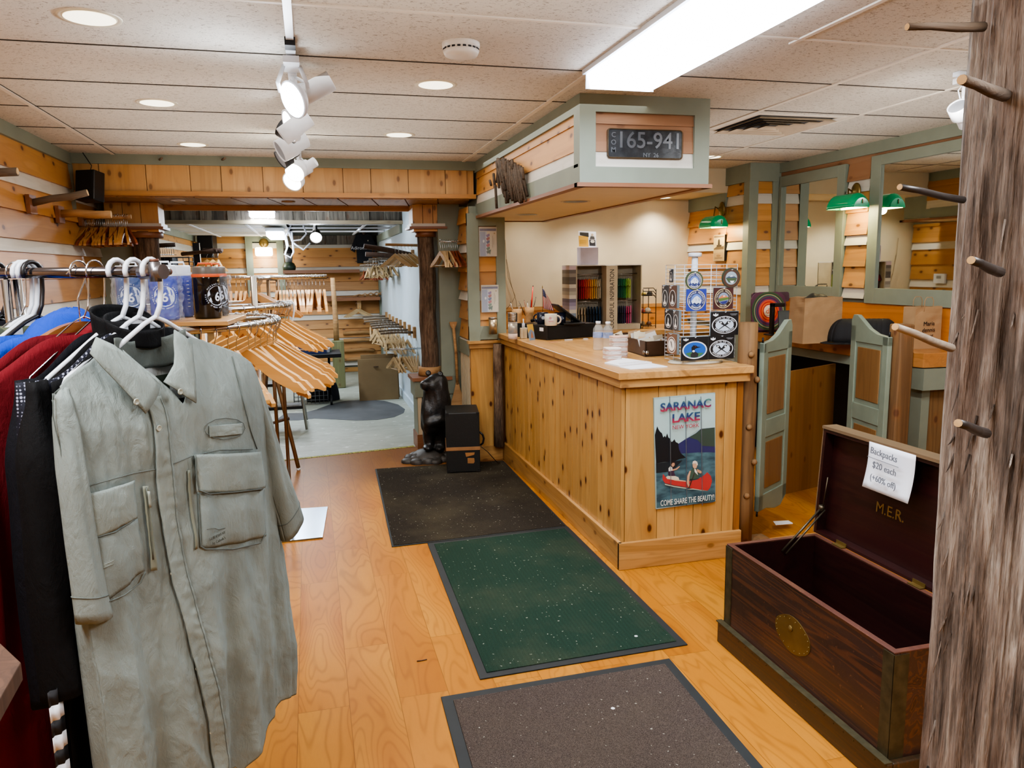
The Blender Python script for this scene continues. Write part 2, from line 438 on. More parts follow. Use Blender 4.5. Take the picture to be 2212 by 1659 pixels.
def m_bark(name, c1, c2, c3, sc_=1.0):
    t = NT(name); v = t.coords((1, 1, 0.09), False); w = t.coords((1, 1, 0.35), False)
    n = t.noise(v, 34 * sc_, 6, 0.65, 0.5); n2 = t.noise(w, 9 * sc_, 4, 0.6, 0.4); n3 = t.noise(v, 120 * sc_, 3, 0.7)
    f = t.math('ADD', t.math('MULTIPLY', n, 0.6), t.math('MULTIPLY', n2, 0.4))
    base = t.ramp(f, [(0.39, srgb(c1)), (0.5, srgb(c2)), (0.6, srgb(c3))])
    base = t.mix(t.math('MULTIPLY', t.ramp(n3, [(0.35, (1, 1, 1)), (0.55, (0, 0, 0))]), 0.6), base, srgb('3c342c'))
    base = t.mix(t.math('MULTIPLY', t.ramp(t.noise(w, 5, 3), [(0.5, (0, 0, 0)), (0.65, (1, 1, 1))]), 0.32), base, srgb('745540'))
    t.color(base); t.bump(t.math('ADD', n, t.math('MULTIPLY', n3, 0.5)), 0.9, 0.02)
    return t.fin(0.9)
BARK = m_bark('cedar_bark', '443c36', '8c8178', 'b9b2a8')
BARK_D = m_bark('dark_trunk_bark', '46362a', '77604c', '957f69', 1.5)
def m_mahog(name, c1, c2, rough=0.3, scratch=0.5, axis=(1, 0.05, 1), ringm=0.16):
    t = NT(name); v = t.coords(axis, False)
    n = t.noise(v, 9, 3, 0.5, 1.0); ring = t.math('SINE', t.math('MULTIPLY', n, 70.0))
    base = t.ramp(n, [(0.3, srgb(c1)), (0.7, srgb(c2))])
    base = t.mix(t.math('MULTIPLY', t.math('MAXIMUM', ring, 0.0), ringm), base, srgb('7a4a2c'))
    sp = t.ramp(t.noise(t.coords((1, 1, 1), False), 55, 5, 0.75), [(0.62, (0, 0, 0)), (0.7, (1, 1, 1))])
    base = t.mix(t.math('MULTIPLY', sp, scratch), base, srgb('8d6040'))
    t.color(base); t.bump(n, 0.1, 0.003); return t.fin(rough)
CHEST = m_mahog('worn_mahogany', '30201a', '45302a', ringm=0.32)
CHEST_I = m_mahog('red_mahogany_inside', '1c0606', '2c0a0a', 0.42, 0.05, ringm=0.03)
CHEST_E = m_mahog('worn_chest_edge', '4a2a22', '6a4438', 0.45, 0.7)
# ================================================================= ROOM SHELL
ZC = 2.45
XL, XR = -1.61, 3.96
PINEM = {'x': PINE_X, 'y': PINE_Y}
WHITE_Y = wood('white_washed_board_y', 'd9d4c8', 'c9c4b8', 'y', 1.2, 0.15, fine=0.12, tone=0.1, kcol='b0a890')
WH = {'x': WHITEB, 'y': WHITE_Y}
REDB = {'x': wood('reddish_pine_x', 'a0795a', '8c6446', 'x', 1, 0.4, fine=0.2), 'y': wood('reddish_pine_y', 'a0795a', '8c6446', 'y', 1, 0.4, fine=0.2)}
def rows_main(ztop, zbot):
    base = [(2.37, 2.2, 'p'), (2.2, 2.115, 'w'), (2.115, 1.97, 'p'), (1.97, 1.807, 'p'), (1.807, 1.732, 'w'), (1.732, 1.575, 'p'), (1.575, 1.42, 'p'), (1.42, 1.34, 'w'),
            (1.34, 1.18, 'p'), (1.18, 1.02, 'p'), (1.02, 0.94, 'w'), (0.94, 0.78, 'p'), (0.78, 0.62, 'p'), (0.62, 0.54, 'w'), (0.54, 0.38, 'p'), (0.38, 0.2, 'p'), (0.2, 0.1, 'w'), (0.1, 0.0, 'p')]
    return [(min(a, ztop), max(b, zbot), k) for a, b, k in base if b < ztop and a > zbot]
def siding(mb, ax, pos, s, u0, u1, rows, thick=0.022):
    """clapboards on plane ax=pos, facing s, from u0 to u1 along the other axis"""
    for i, (zt, zb, k) in enumerate(rows):
        mb.mat({'p': PINEM, 'w': WH, 'r': REDB}[k][('y' if ax == 'x' else 'x')])
        a, b = 0.006 * s, thick * s
        if ax == 'x':
            P = [(pos, u0, zb), (pos, u1, zb), (pos + b, u1, zb), (pos + b, u0, zb), (pos, u0, zt), (pos, u1, zt), (pos + a, u1, zt), (pos + a, u0, zt)]
        else:
            P = [(u0, pos, zb), (u1, pos, zb), (u1, pos + b, zb), (u0, pos + b, zb), (u0, pos, zt), (u1, pos, zt), (u1, pos + a, zt), (u0, pos + a, zt)]
        mb.hexa([V(p) for p in P])
def S(mb, name, m=None, **k): return struct(mb.build(name, m, **k))

# floors
f = MB(); YT = [(-1.61, 6.43), (-0.26, 6.642), (0.853, 6.815), (1.3, 6.885)]
f.prism([(-1.61, -1.6), (3.96, -1.6), (3.96, 7.0), (1.3, 7.0)] + YT[::-1], -0.06, 0.0)
S(f, 'floor', FLOORM)
f = MB(); f.prism([(-1.61, 12.4)] + YT[:3] + [(1.09, 6.85), (1.09, 12.4)], -0.06, -0.004)
S(f, 'floor', CONC)
YG = NT('painted_floor_edge'); _v = YG.coords((1, 1, 1), False)
YG.color(YG.ramp(YG.noise(_v, 60, 2), [(0.45, srgb('6b6a3e')), (0.52, srgb('a9a84c'))])); YG = YG.fin(0.7)
f = MB()
for (a, b), (c, d) in zip(YT, YT[1:3]): f.hexa([V((a, b, 0)), V((c, d, 0)), V((c, d + 0.05, 0)), V((a, b + 0.05, 0)), V((a, b, 0.004)), V((c, d, 0.004)), V((c, d + 0.05, 0.002)), V((a, b + 0.05, 0.002))])
S(f, 'trim_1', YG)
# ceiling of the shop
f = MB(); f.box(XL, -1.6, ZC, XR, 6.3, ZC + 0.05); S(f, 'ceiling', CEILM)
f = MB()
for x in (-1.31, 1.245, 2.48): f.box(x - 0.012, -1.6, ZC - 0.006, x + 0.012, 6.2, ZC + 0.001)
f.box(3.125, 2.69, ZC - 0.006, 3.145, 6.2, ZC + 0.001); f.box(1.85, -1.6, ZC - 0.006, 1.87, 2.75, ZC)
for k in range(-5, 1): f.box(XL, 2.69 + 0.62 * k - 0.008, ZC - 0.005, XR, 2.69 + 0.62 * k + 0.008, ZC + 0.001)
S(f, 'trim_2', TBAR)
f = MB()
for k in range(0, 6):
    y = 2.69 + 0.62 * k + (0 if k < 3 else -0.02)
    f.box(XL, y - 0.0035, ZC - 0.003, XR, y + 0.0035, ZC + 0.001)
for x in (-1.31, 1.245, 2.48): f.box(x + 0.013, 2.0, ZC - 0.002, x + 0.017, 6.2, ZC + 0.001)  # dark strip along one side of each T-bar draws in its shadow
S(f, 'trim_3', GAP_SHADOW)

# left wall
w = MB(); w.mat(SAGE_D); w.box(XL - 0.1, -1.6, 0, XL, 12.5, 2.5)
siding(w, 'x', XL, 1, -1.5, 6.86, rows_main(2.37, 0.0))
r2 = [(2.05, 1.98, 'p'), (1.98, 1.89, 'w'), (1.89, 1.72, 'p'), (1.72, 1.56, 'p'), (1.56, 1.48, 'w'), (1.48, 1.3, 'p'), (1.3, 1.14, 'p'), (1.14, 1.06, 'w')]
siding(w, 'x', XL, 1, 7.1, 12.38, r2)
S(w, 'wall_left')
f = MB(); f.box(XL, -1.6, 2.37, XL + 0.026, 6.2, ZC); f.box(XL, 6.17, 2.06, XL + 0.03, 6.2, 2.37); S(f, 'trim_4', SAGE)
f = MB(); f.box(XL, 9.1, 2.05, XL + 0.03, 12.38, 2.13); S(f, 'trim_5', SAGE)

# header beam across the opening
w = MB(); w.mat(PINE_Z); w.box(XL, 6.222, 2.165, 1.33, 6.95, 2.44)
xs = [fy(px, 390, 6.2).x for px in (140, 215, 316, 411, 478, 568, 654, 741, 801, 882, 962, 1009)]
for a, b in zip(xs, xs[1:]): w.box(a + 0.003, 6.205, 2.19, b - 0.003, 6.225, 2.385)
us = [-1.58 + 0.262 * i for i in range(12)]
w.mat(wood('beam_underside_board', 'b98d5c', 'a0754a', 'y', 1, 0.4, tone=0.3))
for a, b in zip(us, us[1:]): w.hexa([V((a + .004 + q, y, z)) for z in (2.152, 2.166) for q, y in ((0, 6.24), (0.25, 6.24), (0.25 + .12, 6.93), (.12, 6.93))])
S(w, 'wall_header')
f = MB(); f.box(XL, 6.19, 2.38, 1.34, 6.21, ZC); S(f, 'trim_6', SAGE)
f = MB(); f.box(XL, 6.175, 2.158, 1.34, 6.24, 2.192); f.box(XL, 6.93, 2.11, 1.12, 6.96, 2.165); S(f, 'trim_7', wood('beam_trim', 'c79458', 'ad7a42', 'x', 1.2, 0.3, fine=0.3))

# small round spots in the beam underside
for i, (px, py) in enumerate(((384, 432), (623, 435), (905, 441))):
    p = fz(px, py, 2.152); t = thing('recessed_spotlight', ['small unlit recessed spotlight at the left end of the beam underside', 'small recessed spotlight in the middle of the beam underside', 'small recessed spotlight in the beam above the thin trunk column'][i], 'light', p)
    MB().lathe([(0.05, 0), (0.055, -0.006), (0.038, -0.006), (0.034, -0.001)], p, 20, caps=False).build('trim_ring', BIRCH if i else PAPER, t)
    MB().lathe([(0.034, -0.002), (0.0, -0.002)], p, 20, caps=False).build('lamp_lens', BLACKM if i == 0 else PINE_X, t)

# left jamb panel, left trunk column
w = MB(); w.mat(SAGE); w.box(XL, 6.84, 0, -1.36, 6.95, 2.155)
S(w, 'wall_jamb_left')
def column(name, label, cx, cy, r, z0, z1, capx0, capx1, band=True):
    t = thing(name, label, 'column', (cx, cy, z0))
    b = MB(); pts = []; rs = []
    for i in range(24):
        z = lerp(z0, z1, i / 23); pts.append((cx + 0.006 * math.sin(i * .5), cy + 0.004 * math.cos(i * .7), z)); rs.append(r * (1.06 - 0.1 * i / 23 + 0.015 * math.sin(i * 1.7)))
    b.tube(pts, rs, 20); b.build('trunk', BARK_D, t)
    c = MB(); c.mat(PINE_Z)
    n = 3
    for k in range(n): c.box(lerp(capx0, capx1, k / n) + .002, cy - 0.13, 1.99, lerp(capx0, capx1, (k + 1) / n) - .002, cy + 0.13, 2.15)
    c.build('capital_box', PINE_Z, t)
    c = MB(); c.mat(WHITEB); c.box(capx0 - .015, cy - .145, 1.965, capx1 + .015, cy + .145, 1.99)
    c.mat(REDTRIM_X); c.box(capx0 - .03, cy - .16, 1.945, capx1 + .03, cy + .16, 1.965); c.mat(PINE_X); c.box(capx0 + .01, cy - .12, 1.925, capx1 - .01, cy + .12, 1.945)
    c.build('capital_molding', None, t)
    c = MB(); c.lathe([(r * 1.25, z1 - 0.05), (r * 1.25, z1)], (cx, cy, 0), 12); c.build('collar_blocks', REDTRIM_X, t)
    if band:
        c = MB(); c.lathe([(r * 1.42, z0), (r * 1.4, z0 + .07), (r * 1.3, z0 + .075)], (cx, cy, 0), 14); c.build('base_ring', BIRCH, t)
    return t
column('trunk_column', 'stout bark-covered trunk column under the left end of the pine beam', -1.25, 6.8, 0.105, 0.0, 1.93, -1.51, -1.12, False)
column('trunk_column', 'slim brown trunk column standing on the sage plinth behind the black bear', 1.015, 6.8, 0.075, 0.66, 1.93, 0.885, 1.15)
t = thing('column_plinth', 'sage panelled plinth with brown cap under the slim trunk column', 'plinth', (1.01, 6.8, 0))
MB().box(0.875, 6.68, 0.0, 1.15, 6.94, 0.60).build('plinth_body', SAGE, t)
b = MB(); b.box(0.855, 6.66, 0.48, 1.17, 6.96, 0.625); b.build('top_frieze', SAGE, t)
MB().box(0.835, 6.64, 0.625, 1.19, 6.98, 0.655).build('cap', REDTRIM_X, t)
b = MB()
for k in range(4): b.box(0.88 + .07 * k, 6.668, 0.14, 0.895 + .07 * k + .02, 6.682, 0.48)
b.build('slats', CREAM, t)
MB().box(0.865, 6.665, 0.0, 1.16, 6.95, 0.14).build('base_board', REDTRIM_X, t)

# right jamb: sage panel, siding return, poster pier
w = MB(); w.mat(SAGE); w.box(1.1, 6.66, 0, 1.29, 6.72, 2.155); w.mat(SAGE_D); w.box(1.13, 6.65, 0.5, 1.26, 6.66, 0.66)
w.mat(SAGE); w.box(1.285, 6.2, 0, 1.56, 6.99, 2.1)
siding(w, 'x', 1.285, -1, 6.25, 6.6, rows_main(2.1, 1.0), 0.03)
siding(w, 'x', 1.56, 1, 6.22, 6.98, rows_main(2.0, 1.25), 0.022)
w.mat(SAGE); w.box(1.255, 6.2, 0.88, 1.286, 6.66, 1.0)
w.mat(CREAM)
for k in range(6): w.box(1.262, 6.22 + .07 * k, 0.1, 1.286, 6.255 + .07 * k, 0.88)
S(w, 'wall_jamb_right')
w = MB(); w.mat(PINE_X); w.box(1.262, 6.17, 0.0, 1.56, 6.2, 2.04)
siding(w, 'y', 6.172, -1, 1.34, 1.495, rows_main(1.96, 1.13), 0.016)
w.mat(SAGE); w.box(1.25, 6.14, 1.0, 1.345, 6.175, 2.04); w.box(1.49, 6.14, 1.0, 1.565, 6.175, 2.04); w.box(1.25, 6.142, 1.94, 1.56, 6.175, 2.04); w.box(1.25, 6.142, 1.02, 1.56, 6.175, 1.13)
w.mat(PANEL_Z); w.box(1.262, 6.15, 0.12, 1.5, 6.172, 0.95)
w.mat(TRIM_X); w.box(1.25, 6.13, 0.95, 1.52, 6.172, 0.99); w.box(1.235, 6.11, 0.99, 1.52, 6.172, 1.012); w.box(1.25, 6.135, 0, 1.52, 6.172, 0.12)
S(w, 'wall_pier')

# cream wall and bulkhead behind the counter
w = MB(); w.mat(CREAM); w.box(1.3, 7.0, 0, 3.75, 7.06, 2.4)
w.mat(wood('wainscot_pine', 'd39a55', 'c07f3c', 'x', 1, 0.6)); w.box(1.56, 6.985, 0.2, 3.66, 7.0, 1.2); w.mat(TRIM_X); w.box(1.56, 6.97, 1.2, 3.66, 7.0, 1.235)
S(w, 'wall_back')
w = MB(); w.mat(CREAM); w.box(1.56, 6.3, 2.24, 3.97, 7.05, 2.46); S(w, 'wall_bulkhead')
# right pilaster block and its siding
w = MB(); w.mat(SAGE); w.box(3.68, 5.93, 0, 4.0, 7.05, 2.46)
R = rows_main(2.3, 1.08)
siding(w, 'y', 5.93, -1, 3.735, 3.88, R, 0.02)
siding(w, 'x', 3.68, -1, 5.99, 6.29, R, 0.02); siding(w, 'x', 3.68, -1, 6.29, 7.0, rows_main(2.12, 1.08), 0.03)
S(w, 'wall_pilaster')
f = MB()
f.box(3.65, 5.905, 1.08, 3.735, 5.93, 2.3); f.box(3.875, 5.905, 1.08, 3.96, 5.93, 2.3); f.box(3.65, 5.9, 2.3, 3.96, 5.93, ZC)
f.box(3.652, 5.931, 1.08, 3.679, 5.995, 2.3); f.box(3.65, 5.931, 2.3, 3.679, 6.3, ZC); f.box(3.655, 6.3, 2.12, 3.68, 7.0, 2.24)
S(f, 'trim_8', SAGE)

# right wall with siding
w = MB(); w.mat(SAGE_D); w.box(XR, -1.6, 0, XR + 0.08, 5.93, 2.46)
siding(w, 'x', XR, -1, -1.5, 3.2, rows_main(2.3, 0.0), 0.024)
siding(w, 'x', XR, -1, 4.8, 5.04, [(2.37, 2.2, 'r')] + rows_main(2.2, 1.34), 0.028)
w.mat(REDB['y']); w.box(XR - 0.012, 3.2, 2.33, XR, 5.9, 2.37)
w.mat(wood('orange_board_y', 'cd8640', 'b9702c', 'y', 1.0, 0.8, fine=0.25)); w.box(XR - 0.02, -1.5, 1.08, XR, 5.9, 1.31)
S(w, 'wall_right')
f = MB(); f.box(XR - 0.03, -1.6, 2.37, XR, 5.93, ZC); S(f, 'trim_9', SAGE)
# mirrors on the right wall
def mirror(label, y0, y1, z0, z1, fw_l, fw_r, fb, ft):
    t = thing('wall_mirror', label, 'mirror', (XR - 0.02, (y0 + y1) / 2, z0 - fb))
    b = MB(); b.box(XR - 0.036, y1, z0 - fb, XR - .004, y1 + fw_l, z1 + ft); b.box(XR - 0.036, y0 - fw_r, z0 - fb, XR - .004, y0, z1 + ft)
    b.box(XR - 0.036, y0, z0 - fb, XR - .004, y1, z0); b.box(XR - 0.036, y0, z1, XR - .004, y1, z1 + ft)
    b.build('frame', SAGE, t, bevel=0.002); MB().box(XR - 0.02, y0, z0, XR - 0.012, y1, z1).build('mirror_glass', MIRROR, t)
    return t
mirror('narrow sage-framed wall mirror beside the corner pilaster, left of the green lamp', 5.14, 5.86, 1.42, 2.25, 0.03, 0.085, 0.105, 0.085)
mirror('large sage-framed wall mirror between the green lamp and the rough bark post', 3.3, 4.68, 1.42, 2.28, 0.1, 0.1, 0.11, 0.07)

# hanging soffit above the counter
w = MB(); w.mat(SAGE); w.box(1.36, 3.745, 2.03, 2.04, 6.6, ZC)
siding(w, 'y', 3.745, -1, 1.43, 1.97, [(2.37, 2.31, 'r'), (2.31, 2.175, 'r'), (2.175, 2.09, 'w')], 0.014)
siding(w, 'x', 1.36, -1, 3.8, 6.2, [(2.37, 2.315, 'p'), (2.315, 2.185, 'p'), (2.185, 2.11, 'w')], 0.014)
siding(w, 'x', 2.04, 1, 3.8, 6.3, [(2.37, 2.315, 'p'), (2.315, 2.185, 'p'), (2.185, 2.11, 'w')], 0.014)
w.mat(SAGE)
w.box(1.34, 3.72, 2.365, 2.055, 3.745, ZC); w.box(1.34, 3.72, 2.02, 2.055, 3.745, 2.1); w.box(1.34, 3.72, 2.1, 1.425, 3.745, 2.365); w.box(1.97, 3.72, 2.1, 2.055, 3.745, 2.365)
for x0, x1 in ((1.34, 1.36), (2.04, 2.055)):
    w.box(x0, 3.745, 2.365, x1, 6.25, ZC); w.box(x0, 3.745, 2.02, x1, 6.25, 2.115); w.box(x0, 3.745, 2.1, x1, 3.81, 2.365)
w.mat(solid('soffit_underside', 'e2d8c4', .8, var=.02)); w.box(1.37, 3.76, 2.008, 2.03, 6.6, 2.03)
w.mat(REDTRIM_Y); w.box(1.325, 3.72, 2.0, 1.375, 6.62, 2.02); w.box(2.02, 3.72, 2.0, 2.07, 6.62, 2.02); w.mat(REDTRIM_X); w.box(1.325, 3.705, 2.0, 2.07, 3.76, 2.02); w.box(1.325, 6.58, 2.0, 2.07, 6.62, 2.02)
S(w, 'wall_soffit')
# wall behind the camera
w = MB(); w.mat(CREAM); w.box(XL - .1, -1.66, 0, XR + .1, -1.6, 2.5); S(w, 'wall_front')
# baseboards
f = MB(); f.box(XL, -1.5, 0, XL + 0.03, 6.4, 0.12); S(f, 'baseboard_left', TRIM_Y)
f = MB(); f.box(XR - .03, -1.5, 0, XR, 5.9, 0.12); S(f, 'baseboard_right', TRIM_Y)

# ----------------------------------------------------------------- back room
w = MB(); w.mat(BLUEWHITE); w.box(1.09, 6.98, -0.01, 1.16, 12.45, 2.5); S(w, 'wall_partition')
f = MB(); f.box(1.06, 9.15, 2.03, 1.09, 12.38, 2.13); f.box(1.065, 12.25, 0, 1.09, 12.38, 2.05); S(f, 'trim_10', SAGE)
f = MB(); f.box(1.07, 7.0, -0.004, 1.09, 12.3, 0.09); S(f, 'baseboard_partition', BLUEWHITE)
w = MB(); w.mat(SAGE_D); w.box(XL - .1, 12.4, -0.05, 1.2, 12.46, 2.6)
rb = []; z = 2.13
for k, h in enumerate([.1, .08] + [.145, .145, .08] * 5):
    rb.append((z, max(z - h, 0.03), 'w' if k % 3 == 1 else 'p')); z -= h
siding(w, 'y', 12.4, -1, XL, -0.9, [r for r in rb if r[0] > 0.03], 0.03); siding(w, 'y', 12.4, -1, -0.35, 1.09, [r for r in rb if r[0] > 0.03], 0.03)
siding(w, 'y', 12.37, -1, -0.8, -0.45, [r for r in rb if 2.06 > r[0] > 0.03], 0.02)
w.mat(SAGE); w.box(-0.9, 12.33, 0, -0.8, 12.4, 2.13); w.box(-0.45, 12.33, 0, -0.35, 12.4, 2.13); w.box(-0.8, 12.34, 2.05, -0.45, 12.4, 2.13)
w.mat(BARN)
for k in range(9): w.box(-0.34 + .158 * k, 12.33, 2.0, -0.34 + .158 * k + .152, 12.36, 2.14)
S(w, 'wall_rear')
f = MB(); f.box(-1.61, 12.36, 0.0, 1.09, 12.38, 0.07); S(f, 'baseboard_rear', TRIM_X)
# barn board header
w = MB(); w.mat(BARN); x = -1.55; i = 0
while x < 1.08:
    ww = rnd.uniform(0.12, 0.19); w.box(x, 9.1 - 0.012 * (i % 2), 2.165, min(x + ww - .004, 1.09), 9.13, 2.5); x += ww; i += 1
w.mat(wood('barn_ledge', '9c8f78', '7f725c', 'x', 1.4, 0.2, fine=0.5)); w.box(XL, 9.06, 2.125, 1.09, 9.16, 2.165)
S(w, 'wall_barn_header')
w = MB(); w.mat(CEILM); w.box(XL, 6.95, ZC, 1.1, 9.1, ZC + .05); S(w, 'ceiling')
PALETILE = solid('pale_ceiling_tile', 'c9c6bc', 0.9, var=0.03)
w = MB(); w.mat(PALETILE); w.box(XL, 9.13, 2.13, -0.2, 12.4, 2.17); S(w, 'ceiling')
w = MB(); w.mat(BLACKM); w.box(-0.2, 9.13, 2.42, 1.1, 12.4, 2.45); w.box(-0.22, 9.13, 2.13, -0.2, 12.4, 2.44); S(w, 'ceiling')
f = MB()
for x in (-1.25, -0.65): f.box(x - .015, 9.15, 2.122, x + .015, 12.38, 2.131)
for y in (9.9, 10.7, 11.5): f.box(XL, y - .006, 2.124, -.2, y + .006, 2.131)
for x in (0.1, 0.7): f.box(x - .012, 9.15, 2.14, x + .012, 12.3, 2.16)
for y in (9.6, 10.4, 11.3): f.box(-.2, y - .012, 2.14, 1.08, y + .012, 2.16)
S(f, 'trim_11', PAPER)
f = MB()
for x in (-0.05, 0.35, 0.85): f.tube([(x, 9.2, 2.3), (x + .1, 10.8, 2.33), (x, 12.3, 2.31)], 0.02, 6)
S(f, 'trim_12', GREYF)
# ================================================================= COUNTER
CT = 1.068
t = thing('sales_counter', 'knotty pine sales counter with vertical boards and a broad base board', 'counter', (1.9, 4.8, 0))
b = MB(); y = 3.625
while y < 6.1:
    w_ = rnd.uniform(0.085, 0.15); y1 = min(y + w_, 6.13); b.box(1.535, y + .0015, 0.03, 1.555, y1 - .0015, 1.0); y = y1
b.build('side_panel', PANEL_Z, t, bevel=0.003)
b = MB(); xs = [1.555, 1.74, 1.845, 1.955, 2.13, 2.2]
for a, c in zip(xs, xs[1:]): b.box(a + .001, 3.62, 0.03, c - .001, 3.64, 1.0)
b.build('end_panel', PANEL_Z, t, bevel=0.003)
b = MB(); b.box(2.2, 3.615, 0.03, 2.235, 3.66, 1.0); b.box(2.2, 3.66, 0.03, 2.22, 6.1, 1.0); b.build('corner_board', wood('corner_board', 'a8723c', '8f5c2c', 'z', 1, .2), t)
b = MB(); b.box(1.515, 3.6, 0.0, 1.536, 6.13, 0.15); b.build('base_board', TRIM_Y, t, bevel=0.003)
b = MB(); b.box(1.515, 3.597, 0.0, 2.24, 3.62, 0.15); b.build('base_board', TRIM_X, t, bevel=0.003)
t = thing('countertop', 'honey pine countertop with a stepped edge running along the sales counter', 'countertop', (1.9, 4.8, 0.985))
b = MB(); b.box(1.495, 3.57, 1.028, 2.27, 6.14, CT); b.build('slab', TOP_Y, t, bevel=0.004)
b = MB(); b.box(1.508, 3.6, 0.985, 1.53, 6.14, 1.028); b.build('side_apron', TRIM_Y, t, bevel=0.002)
b = MB(); b.box(1.508, 3.583, 0.985, 2.255, 3.605, 1.028); b.build('end_apron', TRIM_X, t, bevel=0.002)
# half log at the wall end
b = MB(); P = [fy(1071, yy, 6.1) for yy in (748, 800, 850, 900, 958)]
b.tube([(1.475, 6.09, .985 - .215 * k) for k in range(5)], [.045, .05, .046, .052, .055], 10, sx=1.0, sy=0.8)
tag(b.build('log_post', BARK_D), 'dark bark half log upright where the sales counter meets the wall pier', 'post')

# rear counter below the cream wall
t = thing('rear_counter', 'low pine counter along the cream wall behind the cash register', 'counter', (2.6, 6.6, 0))
MB().box(1.6, 6.35, 0, 3.6, 6.95, 0.99).build('cabinet_body', PANEL_Z, t); MB().box(1.58, 6.3, 0.99, 3.64, 6.965, 1.03).build('worktop', TRIM_X, t)

# right hand wall counter
CZ = 1.055
t = thing('wall_counter', 'orange pine topped counter with grey-green apron under the wall mirrors', 'counter', (3.78, 4.8, 0))
b = MB(); b.prism([(3.6, 5.9), (3.6, 3.95), (3.55, 3.86), (3.57, 3.8), (3.94, 3.78), (3.94, 5.9)][::-1], 0.965, CZ); b.build('worktop', TOP_O, t, bevel=0.004)
b = MB(); b.box(3.62, 3.86, 0.90, 3.64, 5.9, 0.965); b.box(3.62, 4.36, 0, 3.65, 4.46, 0.9); b.box(3.62, 5.8, 0, 3.65, 5.9, 0.9); b.build('face_frame', SAGE, t)
b = MB(); b.box(3.9, 3.86, 0, 3.94, 5.9, 0.9); b.box(3.64, 5.86, 0, 3.9, 5.9, .9); b.build('back_panel', BLACKM, t)
b = MB(); b.box(3.6, 3.83, 0, 3.66, 4.0, 0.965); b.box(3.56, 3.78, 0.83, 3.93, 3.88, 0.96); b.build('end_frame', SAGE, t)
b = MB(); b.box(3.62, 3.84, 0, 3.92, 3.86, 0.83); b.build('end_panel', RAWP, t)
b = MB(); A = V((3.13, 4.53, 0)); B = V((3.62, 4.66, 0)); nrm = V((.26, -.96, 0)) * .018
b.hexa([A, B, B - nrm, A - nrm, A + V((0, 0, .87)), B + V((0, 0, .89)), B - nrm + V((0, 0, .89)), A - nrm + V((0, 0, .87))])
tag(b.build('plywood_board', wood('brown_plywood', '8f6334', '7c5228', 'z', 0.7, 0.5, fine=.25)), 'brown wooden board standing on the floor between the two swinging gates', 'board')

# posts of the gate
b = MB(); zz = [0.06, 0.3, 0.55, 0.8, 1.05, 1.29]
b.tube([(2.3, 3.69, z) for z in zz], [.056, .06, .055, .06, .054, .053], 10)
for k, z in enumerate((.33, .52, .72, .98, 1.12)): b.lathe([(0.02, 0), (0.014, .012), (0, .014)], (0, 0, 0), 8, Matrix.Translation(V((2.3 + (.03 if k % 2 else -.01), 3.638, z))) @ Matrix.Rotation(math.pi / 2, 4, 'X'))
b.box(2.24, 3.64, 0, 2.46, 3.74, 0.06)
tag(b.build('gate_post', RAWP), 'knotty rough wood post at the right end of the sales counter', 'post')
b = MB(); b.tube([(3.3, 3.69, z) for z in (0, .3, .6, .95, 1.25)], [.075, .073, .07, .07, .068], 4, up=(1, 1, 0)); 
tag(b.build('gate_post', RAWP, bevel=0.01), 'square brown wood post holding the swinging gate behind the trunk', 'post')
b = MB(); b.box(2.46, 3.66, 0, 3.2, 3.72, 0.035); tag(b.build('sill_board', PINE_X), 'pale wooden sill board lying on the floor under the gate opening', 'board')
GATEW = wood('amber_gate_panel', '8f6c44', '7c5934', 'z', 1.2, 0.0, fine=0.3)
def gate(label, hinge, free, zb=0.22):
    w_ = (V(free) - V(hinge)).length; ang = math.atan2(free[1] - hinge[1], free[0] - hinge[0])
    t = thing('swinging_gate', label, 'gate', (hinge[0], hinge[1], zb), ang)
    M = MW[t.name]
    H = 1.06
    top = [(0, .955), (.3 * w_, .965), (.5 * w_, .99), (.68 * w_, 1.03), (.84 * w_, 1.065), (.95 * w_, 1.065), (w_, 1.03)]
    bot = [(0, .0), (.25 * w_, .0), (.6 * w_, -.03), (.8 * w_, -.03), (w_, .02)]
    R = Matrix.Rotation(math.pi / 2, 4, 'X')
    st = 0.055; b = MB()
    def pl(pts): b.prism([(x, z) for x, z in pts], -0.014, 0.014, R)
    pl([(0, .0), (st, .0), (st, .955), (0, .955)]); pl([(w_ - st, .0), (w_, .02), (w_, 1.0), (w_ - st, 1.0)])
    pl([(0.0, .90)] + [(w_, .90)] + top[::-1]); pl(bot + [(w_, .09), (0, .09)]); pl([(st, .42), (w_ - st, .42), (w_ - st, .52), (st, .52)])
    b.build('gate_frame', SAGE_G, t, world=False, bevel=0.003)
    for z0, z1 in ((.09, .42), (.52, .90)):
        rp = MB().box(st - .005, -.006, z0, w_ - st + .005, .006, z1).build('recess_panel', SAGE_G, t, world=False)
        MB().box(st + .022, -.011, z0 + .03, w_ - st - .022, .011, z1 - .03).build('raised_panel', GATEW, rp, world=False, bevel=0.003)
    b = MB(); b.tube([(0.01, 0, .955), (0.01, 0, .985)], .006, 8); b.tube([(0.01, 0, -.03), (0.01, 0, 0)], .006, 8); b.build('pivot_pin', BLACKM, t, world=False)
    return t
gate('grey-green swinging half gate beside the knotty post at the counter end', (2.375, 3.67), (2.69, 3.875))
gate('grey-green swinging half gate hung on the square brown post', (3.225, 3.69), (3.285, 4.08))

